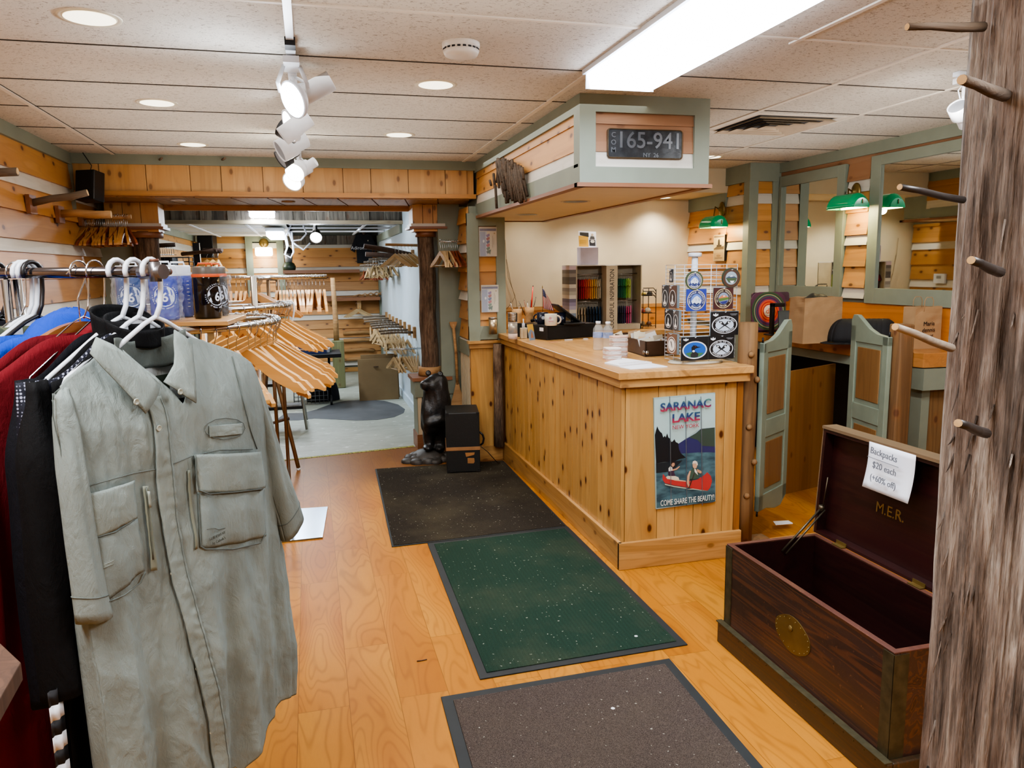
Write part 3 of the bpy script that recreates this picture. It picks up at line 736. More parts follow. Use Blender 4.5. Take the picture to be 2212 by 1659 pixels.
# ================================================================= SEA CHEST
t = thing('wooden_chest', 'large open mahogany sea chest with brass oval plate and raised lid', 'chest', (1.86, 2.26, 0))
x0, x1, y0, y1, h = 1.64, 2.07, 1.78, 2.74, 0.44
b = MB(); b.box(x0, y0, .04, x0 + .02, y1, h); b.build('front_board', CHEST, t, bevel=0.002)
b = MB(); b.box(x1 - .02, y0, .04, x1, y1, h); b.box(x0 + .02, y0, .04, x1 - .02, y0 + .02, h); b.box(x0 + .02, y1 - .02, .04, x1 - .02, y1, h); b.box(x0 + .02, y0 + .02, .04, x1 - .02, y1 - .02, .06); b.build('chest_box', CHEST, t)
b = MB(); e = .001
b.box(x0 + .0205, y0 + .021, .061, x0 + .022, y1 - .021, h - .002); b.box(x1 - .022, y0 + .021, .061, x1 - .0205, y1 - .021, h - .002)
b.box(x0 + .022, y0 + .0205, .061, x1 - .022, y0 + .022, h - .002); b.box(x0 + .022, y1 - .022, .061, x1 - .022, y1 - .0205, h - .002); b.box(x0 + .022, y0 + .022, .0601, x1 - .022, y1 - .022, .062)
b.build('inner_lining', CHEST_I, t)
b = MB(); b.box(x0 - .001, y0, h, x0 + .021, y1, h + .004); b.box(x1 - .021, y0, h, x1 + .001, y1, h + .004); b.box(x0 + .02, y0, h, x1 - .02, y0 + .021, h + .004); b.box(x0 + .02, y1 - .021, h, x1 - .02, y1, h + .004)
b.build('worn_rim', CHEST_E, t, bevel=0.001)
b = MB(); b.box(x0 - .022, y0 - .022, 0, x0, y1 + .022, .095); b.box(x1, y0 - .022, 0, x1 + .022, y1 + .022, .095); b.box(x0, y0 - .022, 0, x1, y0, .095); b.box(x0, y1, 0, x1, y1 + .022, .095)
b.build('base_skirt', m_mahog('skirt_wood', '3a2e20', '4a3c28', 0.5, 0.5), t, bevel=0.004)
PATINA = solid('aged_corner_metal', '48422e', 0.5, 0.4, var=0.3, nscale=30)
b = MB()
for yy, s_ in ((y0, 1), (y1, -1)):
    b.box(x0 - .003, yy - .002 * s_, .095, x0, yy + .045 * s_, h - .004); b.box(x0 - .003, yy - .003 * s_, .095, x0 + .05, yy, h - .004)
b.box(x0 - .03, y0 - .02, .094, x0 - .003, y1 + .02, .099)
b.build('corner_strap', PATINA, t)
b = MB(); oc = V((x0 - .002, 2.275, .262))
pts = [oc + V((0, math.cos(a) * .105, math.sin(a) * .062 * (1 + .12 * abs(math.cos(2 * a))))) for a in [i * math.pi / 14 for i in range(28)]]
b.slab(pts, V((.003, 0, 0)))
bpl = b.build('brass_plate', BRASS, t)
b = MB(); b.mat(BRASS)
for a in [i * math.pi / 9 for i in range(18)]: b.lathe([(.003, 0), (0, .0025)], (0, 0, 0), 6, Matrix.Translation(oc + V((0, math.cos(a) * .097, math.sin(a) * .056))) @ Matrix.Rotation(-math.pi / 2, 4, 'Y'))
b.lathe([(.012, 0), (.01, .003), (0, .003)], (0, 0, 0), 10, Matrix.Translation(oc + V((0, .01, .02))) @ Matrix.Rotation(-math.pi / 2, 4, 'Y'))
for k in range(20): b.lathe([(.003, 0), (0, .002)], (0, 0, 0), 6, Matrix.Translation(V((x0 - .022, y0 + .03 + k * .049, .08))) @ Matrix.Rotation(-math.pi / 2, 4, 'Y'))
b.build('rivets', BRASS, bpl)
# lid: shallow tray standing open
LA = 0.06; lp = V((x1 + .004, 0, h + .004))
def L(d, y, z): return lp + V((z * math.sin(LA) + d, y, z * math.cos(LA)))     # d outwards(+x), z up along the lid
def lbox(b, d0, d1, ya, yb, z0, z1): b.hexa([L(d0, ya, z0), L(d1, ya, z0), L(d1, yb, z0), L(d0, yb, z0), L(d0, ya, z1), L(d1, ya, z1), L(d1, yb, z1), L(d0, yb, z1)])
b = MB(); lbox(b, .045, .06, y0 + .02, y1 + .02, 0, .46); LID = b.build('lid_panel', CHEST_I, t)
b = MB(); lbox(b, .0, .045, y0 + .02, y1 + .02, .445, .46); lbox(b, .0, .045, y0 + .02, y1 + .02, 0, .012); lbox(b, 0, .045, y1 + .005, y1 + .02, .012, .445); lbox(b, 0, .045, y0 + .02, y0 + .035, .012, .445)
b.build('lid_rim', CHEST_I, LID)
b = MB(); lbox(b, -.006, .064, y0 + .015, y1 + .025, .46, .472); lbox(b, .0, .064, y1 + .02, y1 + .026, 0, .46); b.build('lid_edge', m_mahog('lid_edge_wood', '5c4a34', '6e5a40', 0.6, 0.5), LID)
for yy in (2.58, 2.16):
    b = MB(); b.box(x1 - .02, yy - .03, h + .004, x1 + .006, yy + .03, h + .008); lbox(b, -.003, .0, yy - .03, yy + .03, .0, .018); b.build('hinge', BRASS, t)
b = MB(); E1 = V((x0 + .28, y1 - .03, h - .03)); E2 = L(-.004, y1 - .02, .12)
E1 = V((1.885, y1 - .03, h - .045))
b.tube([E1, E2], .005, 6); b.tube([E1 + V((.012, -.01, -.01)), E2 + V((.01, -.01, -.008))], .004, 6); b.tube([E2 + V((0, -.01, .01)), L(-.004, y1 - .04, .26)], .0025, 6); b.lathe([(.012, -.012), (.012, .012)], tuple(E2), 10)
b.build('lid_stay', solid('dark_iron_stay', '5a5040', .4, .8), t)
MG = frame(L(.0435, 2.385, .2), (0, -1, 0), (math.sin(LA), 0, math.cos(LA)))
b = MB(); b.text('M.E.R.', MG, .06, .001); b.build('gilt_initials', solid('faded_gilt', '8a7040', 0.4, 0.5), LID)
# price sheet
t = thing('price_sheet', 'white handwritten backpack price sheet taped inside the open chest lid', 'sign', tuple(L(.03, 2.33, .25)))
ya, yb, zt, zb = 2.475, 2.235, .465, .285
b = MB()
b.grid(lambda u, v: L(-.008 + .03 * math.sin(v * 3.1) * .25 - .012 * v, lerp(ya, yb, u) , lerp(zt, zb, v)), 8, 8); sh_ = b.build('sheet', PAPER, t, solid=0.0008)
def sline(txt, y, z, s_, sx=1): return (txt, frame(L(-.0275, y, z), (0, -1, -0.06), (math.sin(LA), 0, math.cos(LA))), s_)
b = MB()
for txt, y, z, s_ in (('Backpacks', 2.37, .437, .036), ('$20 each', 2.36, .385, .036), ('(+60% off)', 2.36, .335, .034)):
    b.text(txt, frame(L(-.0285, y, z), (0, -1, -0.04), (math.sin(LA), 0, math.cos(LA))), s_, .0008, sx=.95)
b.tube([L(-.028, 2.455, .412), L(-.028, 2.29, .408)], .0012, 5)
b.build('handwriting', solid('grey_pencil_ink', '5c6068', 0.8), sh_)

# ================================================================= BARK POST
t = thing('bark_post', 'thick shaggy cedar post with twig pegs in the right foreground', 'post', (1.148, .976, 0))
cx_, cy_, r_ = 1.148, .976, .127
b = MB()
def bk(u, v):
    a = u * 2 * math.pi; z = v * 2.5
    d = noise.noise(V((math.cos(a) * 5, math.sin(a) * 5, z * .9))) * .010 + noise.noise(V((math.cos(a) * 17, math.sin(a) * 17, z * 1.6))) * .007 + noise.noise(V((math.cos(a) * 45, math.sin(a) * 45, z * 3.0))) * .004
    ridge = abs(noise.noise(V((math.cos(a) * 11, math.sin(a) * 11, z * 1.2 + 9)))) * .010
    r = r_ + d - ridge
    return V((cx_ + math.cos(a) * r, cy_ + math.sin(a) * r, z))
b.grid(bk, 220, 260); b.build('bark_trunk', BARK, t)
def peg(a, c, r0, r1, m=TWIG, nm='twig_peg', par=None, d=1.17):
    b = MB(); A, B = fd(*a), fd(*c)
    b.mat(m); b.tube([A, A.lerp(B, .3) + V((0, 0, .0008)), A.lerp(B, .65) - V((0, 0, .0008)), B], [r0 * .8, r0 * .85, r1 * .8, r1 * .85], 10)
    b.mat(LOGEND); dr = (A - B).normalized(); q = Matrix.Translation(A + dr * .0006) @ dr.to_track_quat('Z', 'Y').to_matrix().to_4x4(); b.lathe([(r0 * .78, 0), (0, .0005)], (0, 0, 0), 10, q, caps=False)
    return b.build(nm, None, par)
DW = solid('dark_shiny_twig', '2a2624', 0.4, var=.3)
peg((1960, 58, 1.12), (2125, 58, 1.16), .0062, .0085, par=t); peg((2078, 172, 1.03), (2170, 206, 1.14), .0085, .011, par=t)
peg((1944, 404, 1.07), (2080, 432, 1.16), .0055, .0065, DW, par=t); peg((2098, 562, 1.03), (2160, 588, 1.13), .007, .009, DW, par=t)
peg((1934, 706, 1.02), (2055, 752, 1.14), .0062, .0075, wood('weathered_twig', 'a89a88', '7a6c5c', 'x', 3, .2, fine=.4, rough=.6), par=t); peg((2070, 914, 1.02), (2130, 936, 1.13), .007, .009, DW, par=t)
b = MB()
for k in range(60):
    a = rnd.uniform(2.6, 4.6); z = rnd.uniform(.7, 2.4); p = V((cx_ + math.cos(a) * r_ * .98, cy_ + math.sin(a) * r_ * .98, z)); dd = V((math.cos(a) * .012, math.sin(a) * .012, -rnd.uniform(.02, .07)))
    b.tube([p, p + dd * .6 + V((0, 0, -.004)), p + dd], [.0022, .0016, .0004], 4)
b.build('bark_fibres', BARK, t)['kind'] = 'stuff'

# ================================================================= FLOOR MATS
def floormat(name, label, pts, m, bord, zt=.009):
    t = thing(name, label, 'floor mat', (sum(p[0] for p in pts) / 4, sum(p[1] for p in pts) / 4, 0))
    c = V((sum(p[0] for p in pts) / 4, sum(p[1] for p in pts) / 4))
    b = MB(); b.prism(pts, .0005, zt * .6); b.build('rubber_edge', RUBBER, t, bevel=0.002)
    P = []
    for x, y in pts:
        P.append((x + (bord if x < c.x else -bord), y + (bord if y < c.y else -bord)))
    b = MB(); b.prism(P, .0008, zt); b.build('carpet', m, t, bevel=0.002)
    return t
floormat('floor_mat', 'dark grey-brown waffle floor mat nearest the black bear and case', [(0.387, 4.3), (1.478, 4.335), (1.5, 6.06), (0.44, 6.11)], MAT_D, .012)
floormat('floor_mat', 'dark green carpet floor mat in the middle of the aisle', [(.569, 2.738), (1.48, 2.762), (1.48, 4.33), (.595, 4.296)], MAT_G, .035, .010)
floormat('floor_mat', 'brown carpet floor mat with black rubber edge in the near foreground', [(.36, 1.1), (1.30, 1.12), (1.352, 2.677), (.4, 2.656)], MAT_B, .04, .010)
for px, py, lab in ((1374, 1374, 'small round white sticker stuck on the green floor mat'), (1324, 1530, 'small round white sticker stuck on the brown floor mat')):
    p = fz(px, py, .0101); b = MB(); b.lathe([(.0075, 0), (.007, .0006), (0, .0007)], p, 14); tag(b.build('round_sticker', PAPER), lab, 'sticker')
p = fz(911, 1427, .002); b = MB(); b.tube([p + V((-.02, 0, .001)), p, p + V((.022, .004, 0))], .0025, 5); tag(b.build('wood_chip', DARKB), 'small dark wood chip lying on the bare floor left of the mats', 'wood chip')
# dark patch on concrete
b = MB(); pp = [(600, 905), (615, 893), (655, 892), (680, 886), (712, 874), (745, 866), (790, 863.5), (830, 866), (860, 874), (875, 884), (872, 892), (852, 901), (815, 907), (770, 908.5), (720, 906), (680, 904), (645, 908), (600, 909)]
b.slab([fz(x, y, -.0035) for x, y in pp], V((0, 0, .002)))
tag(b.build('floor_patch', solid('charcoal_floor_vinyl', '4c4e50', .6, var=.2, nscale=5)), 'dark grey teardrop-shaped vinyl patch on the concrete floor', 'floor patch')
# ================================================================= FLAT ART HELPERS
def col(c, rough=0.5): return solid('print_' + c, c, rough, var=0.04)
class Art:
    def __init__(s, M): s.M = M; s.b = MB(); s.k = 0
    def _z(s): s.k += 1; return 0.00025 * s.k
    def poly(s, pts, c):
        z = s._z(); s.b.mat(c if not isinstance(c, str) else col(c)); P = [s.M @ V((x, y, z)) for x, y in pts]; s.b.ngon(P); return s
    def rect(s, x0, y0, x1, y1, c): return s.poly([(x0, y0), (x1, y0), (x1, y1), (x0, y1)], c)
    def ell(s, cx, cy, rx, ry, c, n=30): return s.poly([(cx + rx * math.cos(2 * math.pi * i / n), cy + ry * math.sin(2 * math.pi * i / n)) for i in range(n)], c)
    def text(s, t, x, y, size, c, sx=1.0, bold=0.0, rot=0):
        z = s._z(); s.b.mat(c if not isinstance(c, str) else col(c)); s.b.text(t, s.M @ Matrix.Translation(V((x, y, z))) @ Matrix.Rotation(rot, 4, 'Z'), size, .0001, bold, sx); return s
    def arc(s, t, cx, cy, R, a0, a1, size, c, inside=False, rx=1, ry=1):
        z = s._z(); s.b.mat(col(c) if isinstance(c, str) else c); s.b.arc_text(t, s.M @ Matrix.Translation(V((cx, cy, z))), R, math.radians(a0), math.radians(a1), size, inside, .0001, rx, ry); return s
    def done(s, name, parent=None): return s.b.build(name, None, parent)
def dep(p): return -((RC.transposed() @ (V(p) - CAM)).z)
def pxm(p, n): return n * dep(p) / F

# ---- counter front sign
ys = 3.607
t = thing('hanging_sign', 'SARANAC LAKE NEW YORK tourism sign with red canoe on the counter end', 'sign', tuple(fy(1480, 1090, ys)))
TL, TR, BR, BL = [fy(x, y, ys) for x, y in ((1412.5, 860), (1545, 848.5), (1545.5, 1083), (1417.5, 1100))]
b = MB(); b.slab([TL, BL, BR, TR], V((0, .012, 0))); SBD = b.build('sign_board', solid('weathered_pale_blue_board', '9bb3b0', .6, var=.1), t)
def sg(pts): return [fy(1380 + x / 5.531, 820 + y / 5.531, ys) for x, y in pts]
SB = MB(); _k = [0]
def sp_(pts, c):
    _k[0] += 1; SB.mat(col(c) if isinstance(c, str) else c); SB.ngon([p + V((0, -.0003 * _k[0], 0)) for p in sg(pts)])
grad = NT('water_paint'); _v = grad.coords((1, 1, 3), False); grad.color(grad.ramp(grad.noise(_v, 14, 4), [(0.35, srgb('2e4650')), (0.65, srgb('4f7078'))])); grad = grad.fin(.5)
sp_([(192, 240), (180, 560), (200, 760), (470, 780), (560, 700), (700, 600), (912, 570), (912, 175), (880, 165)], 'a9c2bf')
sp_([(470, 880), (910, 860), (912, 1455), (880, 1465), (212, 1535), (205, 1100)], grad)
sp_([(450, 780), (550, 715), (680, 640), (740, 588), (905, 570), (910, 868), (700, 870), (480, 885)], '2f2f5c')
sp_([(600, 690), (690, 635), (745, 590), (905, 573), (908, 800), (760, 790), (700, 720)], '39493f')
trees = [(190, 660), (205, 600), (218, 555), (232, 590), (250, 620), (275, 640), (290, 690), (310, 670), (320, 690), (337, 640), (352, 690), (375, 710), (388, 745), (405, 735), (424, 710), (440, 745), (470, 760), (478, 830), (500, 880), (560, 930), (480, 950), (420, 980), (300, 985), (205, 1000)]
sp_(trees, '11151a')
sp_([(203, 1000), (420, 975), (520, 960), (430, 1060), (340, 1100), (205, 1115)], '1b2328')
sp_([(285, 1125), (320, 1165), (430, 1205), (560, 1220), (690, 1195), (780, 1140), (815, 1105), (858, 1150), (872, 1210), (850, 1290), (820, 1325), (640, 1300), (560, 1285), (420, 1262), (310, 1235), (280, 1190)], 'b23a38')
sp_([(330, 1160), (430, 1190), (560, 1208), (560, 1218), (430, 1205), (320, 1170)], 'd0b090')
sp_([(325, 1160), (350, 1145), (430, 1150), (470, 1165), (480, 1195), (400, 1195), (335, 1185)], 'cfc6ae')
sp_([(345, 1080), (380, 1050), (415, 1060), (420, 1110), (435, 1150), (350, 1150)], '3d2a3c')
sp_([(350, 1060), (370, 1035), (395, 1045), (400, 1085), (355, 1095)], 'd8d3c6')
sp_([(395, 1070), (440, 1060), (480, 1030), (487, 1038), (450, 1075), (400, 1088)], 'c09070')
sp_([(385, 1000), (400, 978), (422, 985), (425, 1020), (405, 1042), (388, 1030)], 'b98a6c')
sp_([(382, 1000), (395, 976), (420, 976), (424, 992), (398, 992), (388, 1010)], '2c1c18')
sp_([(600, 1095), (640, 1060), (690, 1060), (710, 1100), (712, 1180), (600, 1190)], '3f5548')
sp_([(600, 1090), (618, 1085), (600, 1160), (595, 1240), (610, 1275), (590, 1285), (568, 1235), (575, 1150)], 'c59a7c')
sp_([(690, 1065), (740, 1090), (745, 1112), (725, 1120), (690, 1095)], 'c09070')
sp_([(636, 1010), (660, 995), (690, 1010), (688, 1045), (662, 1065), (640, 1045)], 'c59a7c')
sp_([(632, 1008), (640, 975), (665, 964), (690, 978), (700, 1010), (688, 1030), (680, 1000), (650, 998)], 'd6cfc0')
sp_([(655, 1065), (662, 1100), (700, 1140), (690, 1100), (672, 1066)], 'dcd6c8')
sp_([(655, 1110), (664, 1112), (600, 1285), (580, 1300), (590, 1280)], '3c2e26')
sp_([(300, 1240), (420, 1268), (560, 1290), (560, 1300), (420, 1280), (310, 1255)], 'b9b49c'); sp_([(560, 1310), (640, 1298), (820, 1328), (640, 1308)], 'c9c4ac')
SB.build('painted_scene', None, SBD)
for zx in (365, 553, 740):
    pass
SL = MB()
for zx in (372, 560, 745): A, B = sg([(zx - 8, 200)])[0], sg([(zx + 8, 1500)])[0]; SL.hexa([p + V((dx, dy, 0)) for p in (B, A) for dx, dy in ((-.0004, -.009), (.0004, -.009), (.0004, 0), (-.0004, 0))])
SL.build('board_joints', GREYF, SBD)
LET = NT('letters_blue_to_red'); _tc = LET.n('TexCoord'); _s = LET.n('SeparateXYZ'); LET.l(_tc.outputs['Generated'], _s.inputs[0])
_s2 = LET.math('FRACT', LET.math('MULTIPLY', _s.outputs[2], 1.99))
LET.color(LET.ramp(_s2, [(0.0, srgb('b03048')), (0.35, srgb('7a3050')), (0.45, srgb('243a6a')), (0.75, srgb('2c4a6c')), (0.95, srgb('5d8a78'))])); LET = LET.fin(.5)
def sgM(zx, zy, zx2, zy2, off):
    A, B = sg([(zx, zy), (zx2, zy2)]); return frame(((A + B) / 2 + V((0, -off, 0))), (B - A), (0, 0, 1)), (B - A).length
M_, W_ = sgM(245, 330, 850, 270, .0125); b = MB(); b.fit_text('SARANAC', M_, W_, .047, .0003, .03)
M_, W_ = sgM(388, 460, 718, 428, .0125); b.fit_text('LAKE', M_, W_, .047, .0003, .03); b.build('lettering', LET, SBD)
M_, W_ = sgM(390, 568, 708, 537, .0125); b = MB(); b.fit_text('NEW YORK', M_, W_, .0215, .0003); b.build('lettering', col('a83246'), SBD)
M_, W_ = sgM(248, 1470, 885, 1395, .0125); b = MB(); b.fit_text('COME SHARE THE BEAUTY!', M_, W_, .031, .0003); b.build('lettering', col('e4e4d8'), SBD)

# ---- licence plate
yp = 3.724
t = thing('licence_plate', 'old dark embossed licence plate 165-941 NY 26 on the hanging soffit', 'licence plate', tuple(fy(1392, 348, yp)))
A, B = fy(1312, 276, yp), fy(1474, 345, yp)
cx_, cz_ = (A.x + B.x) / 2, (A.z + B.z) / 2; W = B.x - A.x; H_ = A.z - B.z
def rrect(w, h, r, n=5):
    o = []
    for cx2, cy2, a0 in ((w / 2 - r, h / 2 - r, 0), (-w / 2 + r, h / 2 - r, 90), (-w / 2 + r, -h / 2 + r, 180), (w / 2 - r, -h / 2 + r, 270)):
        for k in range(n + 1): a = math.radians(a0 + 90 * k / n); o.append((cx2 + r * math.cos(a), cy2 + r * math.sin(a)))
    return o
PM = frame((cx_, yp, cz_), (1, 0, 0), (0, 0, 1)); PLT = solid('tarnished_plate_metal', '3c3f42', .35, .6, var=.35, nscale=25, bump=.3); PLR = solid('rusty_plate_rim', '5a4a34', .5, .5, var=.3)
b = MB(); b.prism(rrect(W, H_, .016), -.004, 0, PM); plt_ = b.build('plate', PLT, t)
b = MB(); b.tube([PM @ V((x, y, .001)) for x, y in rrect(W - .006, H_ - .006, .015)], .003, 6, closed=True); b.build('rim', PLR, plt_)
b = MB(); b.fit_text('165-941', PM @ Matrix.Translation(V((.022, .018, .001))), W * .78, H_ * .56, .003, .01); EM = solid('embossed_plate_metal', '70757a', .35, .6, var=.2); b.build('embossed_numbers', EM, plt_); b = MB()
b.text('NY  26', PM @ Matrix.Translation(V((.03, -H_ * .38, .001))), H_ * .2, .002, .01)
b.build('embossed_state', EM, plt_); b = MB()
for k, c in enumerate('COM'): b.text(c, PM @ Matrix.Translation(V((-W * .42, H_ * (.27 - .25 * k), .001))), H_ * .24, .002, .01)
b.build('embossed_letters', EM, plt_)

# ---- twig bundle ornament on the soffit side
b = MB(); X0 = 1.338
for k in range(52):
    px = 1070 + 56 * rnd.random() + 2; py = 338 + 14 * rnd.random() + abs(px - 1082) * .45
    ln = rnd.uniform(60, 98) * (1 - abs(px - 1100) / 110); dx = rnd.uniform(-4, 16)
    A, B = fx(px, py, X0 - .012 - .02 * rnd.random()), fx(px + dx, py + ln, X0 - .01 - .02 * rnd.random())
    b.tube([A, A.lerp(B, .5) + V((0, rnd.uniform(-.01, .01), 0)), B], rnd.uniform(.008, .012), 6)
for px, py, l2 in ((1066, 375, 30), (1070, 400, 50), (1058, 390, 10), (1106, 345, 20), (1128, 362, 25)):
    b.tube([fx(px, py, X0 - .03), fx(px + 3, py + l2, X0 - .03)], .01, 6)
tag(b.build('twig_bundle', TWIG), 'bundle of grey-brown twigs mounted on the long side of the hanging soffit', 'twig bundle')

# ================================================================= THINGS ON THE COUNTER
def at(px, py): return fz(px, py, CT + .0005)
TIN = solid('tin_can', 'b8a88c', .3, .8, var=.15)
p = at(1087, 729); p.y = 6.08; r = pxm(p, 9); h = pxm(p, 33)
t = thing('tin_canister', 'small plain tin canister at the wall end of the countertop', 'tin', p)
b = MB(); b.lathe([(r, 0), (r, h)], p, 20); b.build('can', TIN, t); b = MB(); b.lathe([(r * 1.05, h * .98), (r * 1.05, h * 1.08), (r * .9, h * 1.1)], p, 20); b.build('lid', STEEL, t)
p = at(1108, 733); r = pxm(p, 10.5); h = pxm(p, 58)
t = thing('glass_jar', 'tall clear jar with a ridged silver lid beside the tin canister', 'jar', p)
b = MB(); b.lathe([(r * .9, 0), (r, .01), (r, h * .66)], p, 22); b.build('jar_body', CLEAR, t)
b = MB(); b.lathe([(r * .96, .002), (r * .96, h * .22)], p, 20); b.build('pale_contents', solid('pale_pink_wax', 'd9b8a0', .6), t)
b = MB(); b.lathe([(r * .94, h * .24), (r * .94, h * .62)], p, 20); b.build('jar_contents', TIN, t)
b = MB(); pr = []
for k in range(5): pr += [(r, h * (.66 + .068 * k)), (r * .93, h * (.70 + .068 * k)), (r, h * (.725 + .068 * k))]
b.lathe(pr, p, 22); b.build('ridged_lid', STEEL, t)
p = at(1131, 731); r = pxm(p, 7); h = pxm(p, 42)
t = thing('dropper_bottle', 'little clear sanitizer bottle with white pump on the countertop', 'bottle', p)
b = MB(); b.box(p.x - r, p.y - r * .7, p.z, p.x + r, p.y + r * .7, p.z + h * .55); b.build('bottle_body', solid('milky_bottle', 'd8cdb0', .2), t, bevel=.003)
b = MB(); b.lathe([(r * .5, h * .55), (r * .5, h * .75), (r * .2, h * .8), (r * .18, h)], p, 12); b.build('pump', WHITEP, t)
p = at(1150, 735); w_ = pxm(p, 18); h = pxm(p, 35); M_ = Matrix.Translation(p) @ Matrix.Rotation(.5, 4, 'Z') @ Matrix.Rotation(math.radians(78), 4, 'X')
t = thing('postcard', 'small painted postcard leaning against the cash drawer', 'postcard', p)
b = MB(); b.box(-w_ / 2, 0, -.001, w_ / 2, h, 0, M_); pc_ = b.build('card', PAPER, t)
a = Art(M_); a.rect(-w_ / 2, h * .45, w_ / 2, h, 'd9b04e').poly([(-w_ / 2, 0), (w_ / 2, 0), (w_ / 2, h * .5), (0, h * .7), (-w_ / 2, h * .45)], '7f93a8').poly([(-w_ * .2, h * .15), (w_ * .3, h * .15), (w_ * .1, h * .6)], 'b07a5c'); a.done('painted_picture', pc_)
# log pen cups
def logcup(px, py, wpx, hpx, lab, pens):
    p = at(px, py); r = pxm(p, wpx / 2); h = pxm(p, hpx)
    t = thing('log_pen_cup', lab, 'pen holder', p)
    b = MB(); b.lathe([(r * .85, 0), (r * .9, h * .4), (r * 1.02, h * .8), (r * 1.1, h), (r * .8, h), (r * .7, h * .6), (0, h * .6)], p, 12, caps=False); b.build('hollow_log', BIRCH, t)
    for k, (dx, top, c, rr) in enumerate(pens):
        q = thing('pen', '%s pen or tool standing in the %s' % (c[0], lab.split(' with')[0]), 'pen', p + V((dx * r * .4, 0, h * .62)))
        A = p + V((dx * r * .4, 0, h * .62)); B = p + V((dx * r * 1.3, 0, 0)); B.z = p.z + h + pxm(p, top)
        b = MB(); b.tube([A, A.lerp(B, .6), B], [rr, rr, rr * .7], 7); br_ = b.build('barrel', c[1], q)
        b = MB(); b.tube([B, B + (B - A).normalized() * .008], [rr * .8, rr * .5], 7); b.build('cap', BLACKM, br_)
REDP = solid('bright_red_plastic', 'd4301f', .35)
logcup(1117, 722, 21, 54, 'pale split log cup with steel scissors', [(-1, 14, ('steel', STEEL), .004), (.4, 6, ('grey', GREYF), .003)])
logcup(1144, 724, 19, 60, 'brown log cup with pens beside the cash drawer', [(-1.8, 12, ('black', BLACK), .0025), (-.9, 14, ('dark red', solid('dark_red_plastic', '7a2a20', .4)), .0025), (-.3, 10, ('white', WHITEP), .0025), (.3, 14, ('navy', solid('navy_plastic', '1c2440', .4)), .0025), (.7, 44, ('red', REDP), .0055), (1.2, 20, ('slim black', BLACK), .003)])
# cash drawer
A = at(1181, 735); B = at(1286, 727); Cc = at(1157, 726); h = pxm(A, 31)
ux = (B - A); uy = V((0, 1, 0)) * (Cc.y - A.y) + V((Cc.x - A.x, 0, 0)); uy = V((-ux.y, ux.x, 0)).normalized() * .40
t = thing('cash_drawer', 'black metal cash drawer carrying the mugs and tablet', 'cash drawer', A)
b = MB(); b.hexa([A, B, B + uy, A + uy] + [q + V((0, 0, h)) for q in (A, B, B + uy, A + uy)]); b.build('drawer_case', BLACK, t, bevel=.003)
b = MB(); n_ = V((ux.y, -ux.x, 0)).normalized() * .003; q0 = A + ux * .03; q1 = B - ux * .03; b.hexa([q0 + V((0, 0, .01)), q1 + V((0, 0, .01)), q1 + V((0, 0, .01)) + n_, q0 + V((0, 0, .01)) + n_] + [q + V((0, 0, h * .85)) for q in (q0, q1, q1 + n_, q0 + n_)]); b.build('drawer_front', BLACKM, t, bevel=.001)
b = MB(); u_ = uy.normalized(); lp_ = A + uy * .1 + V((0, 0, h * .6)); nx = V((-u_.y, u_.x, 0)) * .001
b.slab([lp_ + nx, lp_ + u_ * .05 + nx, lp_ + u_ * .05 + nx + V((0, 0, h * .25)), lp_ + nx + V((0, 0, h * .25))], nx); b.build('small_sticker', PAPER, t)
DT = A.z + h + .0005
def on_drawer(px, py): return fz(px, py, DT)
def mug(p, r, h, m, lab, hang, mark=None):
    t = thing('coffee_mug', lab, 'mug', p)
    b = MB(); b.lathe([(r * .9, 0), (r, .006), (r, h), (r * .92, h), (r * .9, .01), (0, .01)], p, 24, caps=False); b.lathe([(0, 0), (r * .9, 0)], p, 24, caps=False); cup_ = b.build('cup', m, t)
    b = MB(); d = V((math.cos(hang), math.sin(hang), 0)); pts = [p + d * (r * .97 + r * .62 * math.sin(a)) + V((0, 0, h * (.5 - .34 * math.cos(a)))) for a in [math.pi * k / 8 for k in range(9)]]
    b.tube(pts, r * .13, 8); b.build('handle', m, t)
    if mark:
        a = Art(frame(p + V((-.2, -.98, 0)) * (r + .0008) + V((0, 0, h * .55)), (.98, -.2, 0), (0, 0, 1))); mark(a, r); a.done('printed_mark', cup_)
    return t
CER = solid('cream_ceramic', 'cfc6b4', .25); NAV = solid('navy_ceramic', '141a2c', .25)
p1 = on_drawer(1190, 703); r = pxm(p1, 13.5); hm = pxm(p1, 25)
mug(p1, r, hm, CER, 'cream mug with a small red mark in front of the two navy mugs', -.35, lambda a, r: (a.ell(-.2 * r, .2 * r, .22 * r, .22 * r, 'c8909a'), a.rect(-.5 * r, -.35 * r, .3 * r, -.22 * r, 'c8909a')))
p2 = on_drawer(1176, 700); mug(p2 + V((0, .045, 0)), r * .95, hm, NAV, 'navy mug holding the flag, left of the cream mug', 2.6, lambda a, r: a.ell(0, 0, .3 * r, .3 * r, 'b9c2d0'))
p3 = on_drawer(1209, 701); mug(p3 + V((.02, .055, 0)), r * .95, hm, NAV, 'navy mug with white print behind and right of the cream mug', 1.2, lambda a, r: a.ell(0.1 * r, 0, .35 * r, .35 * r, '4a5570'))
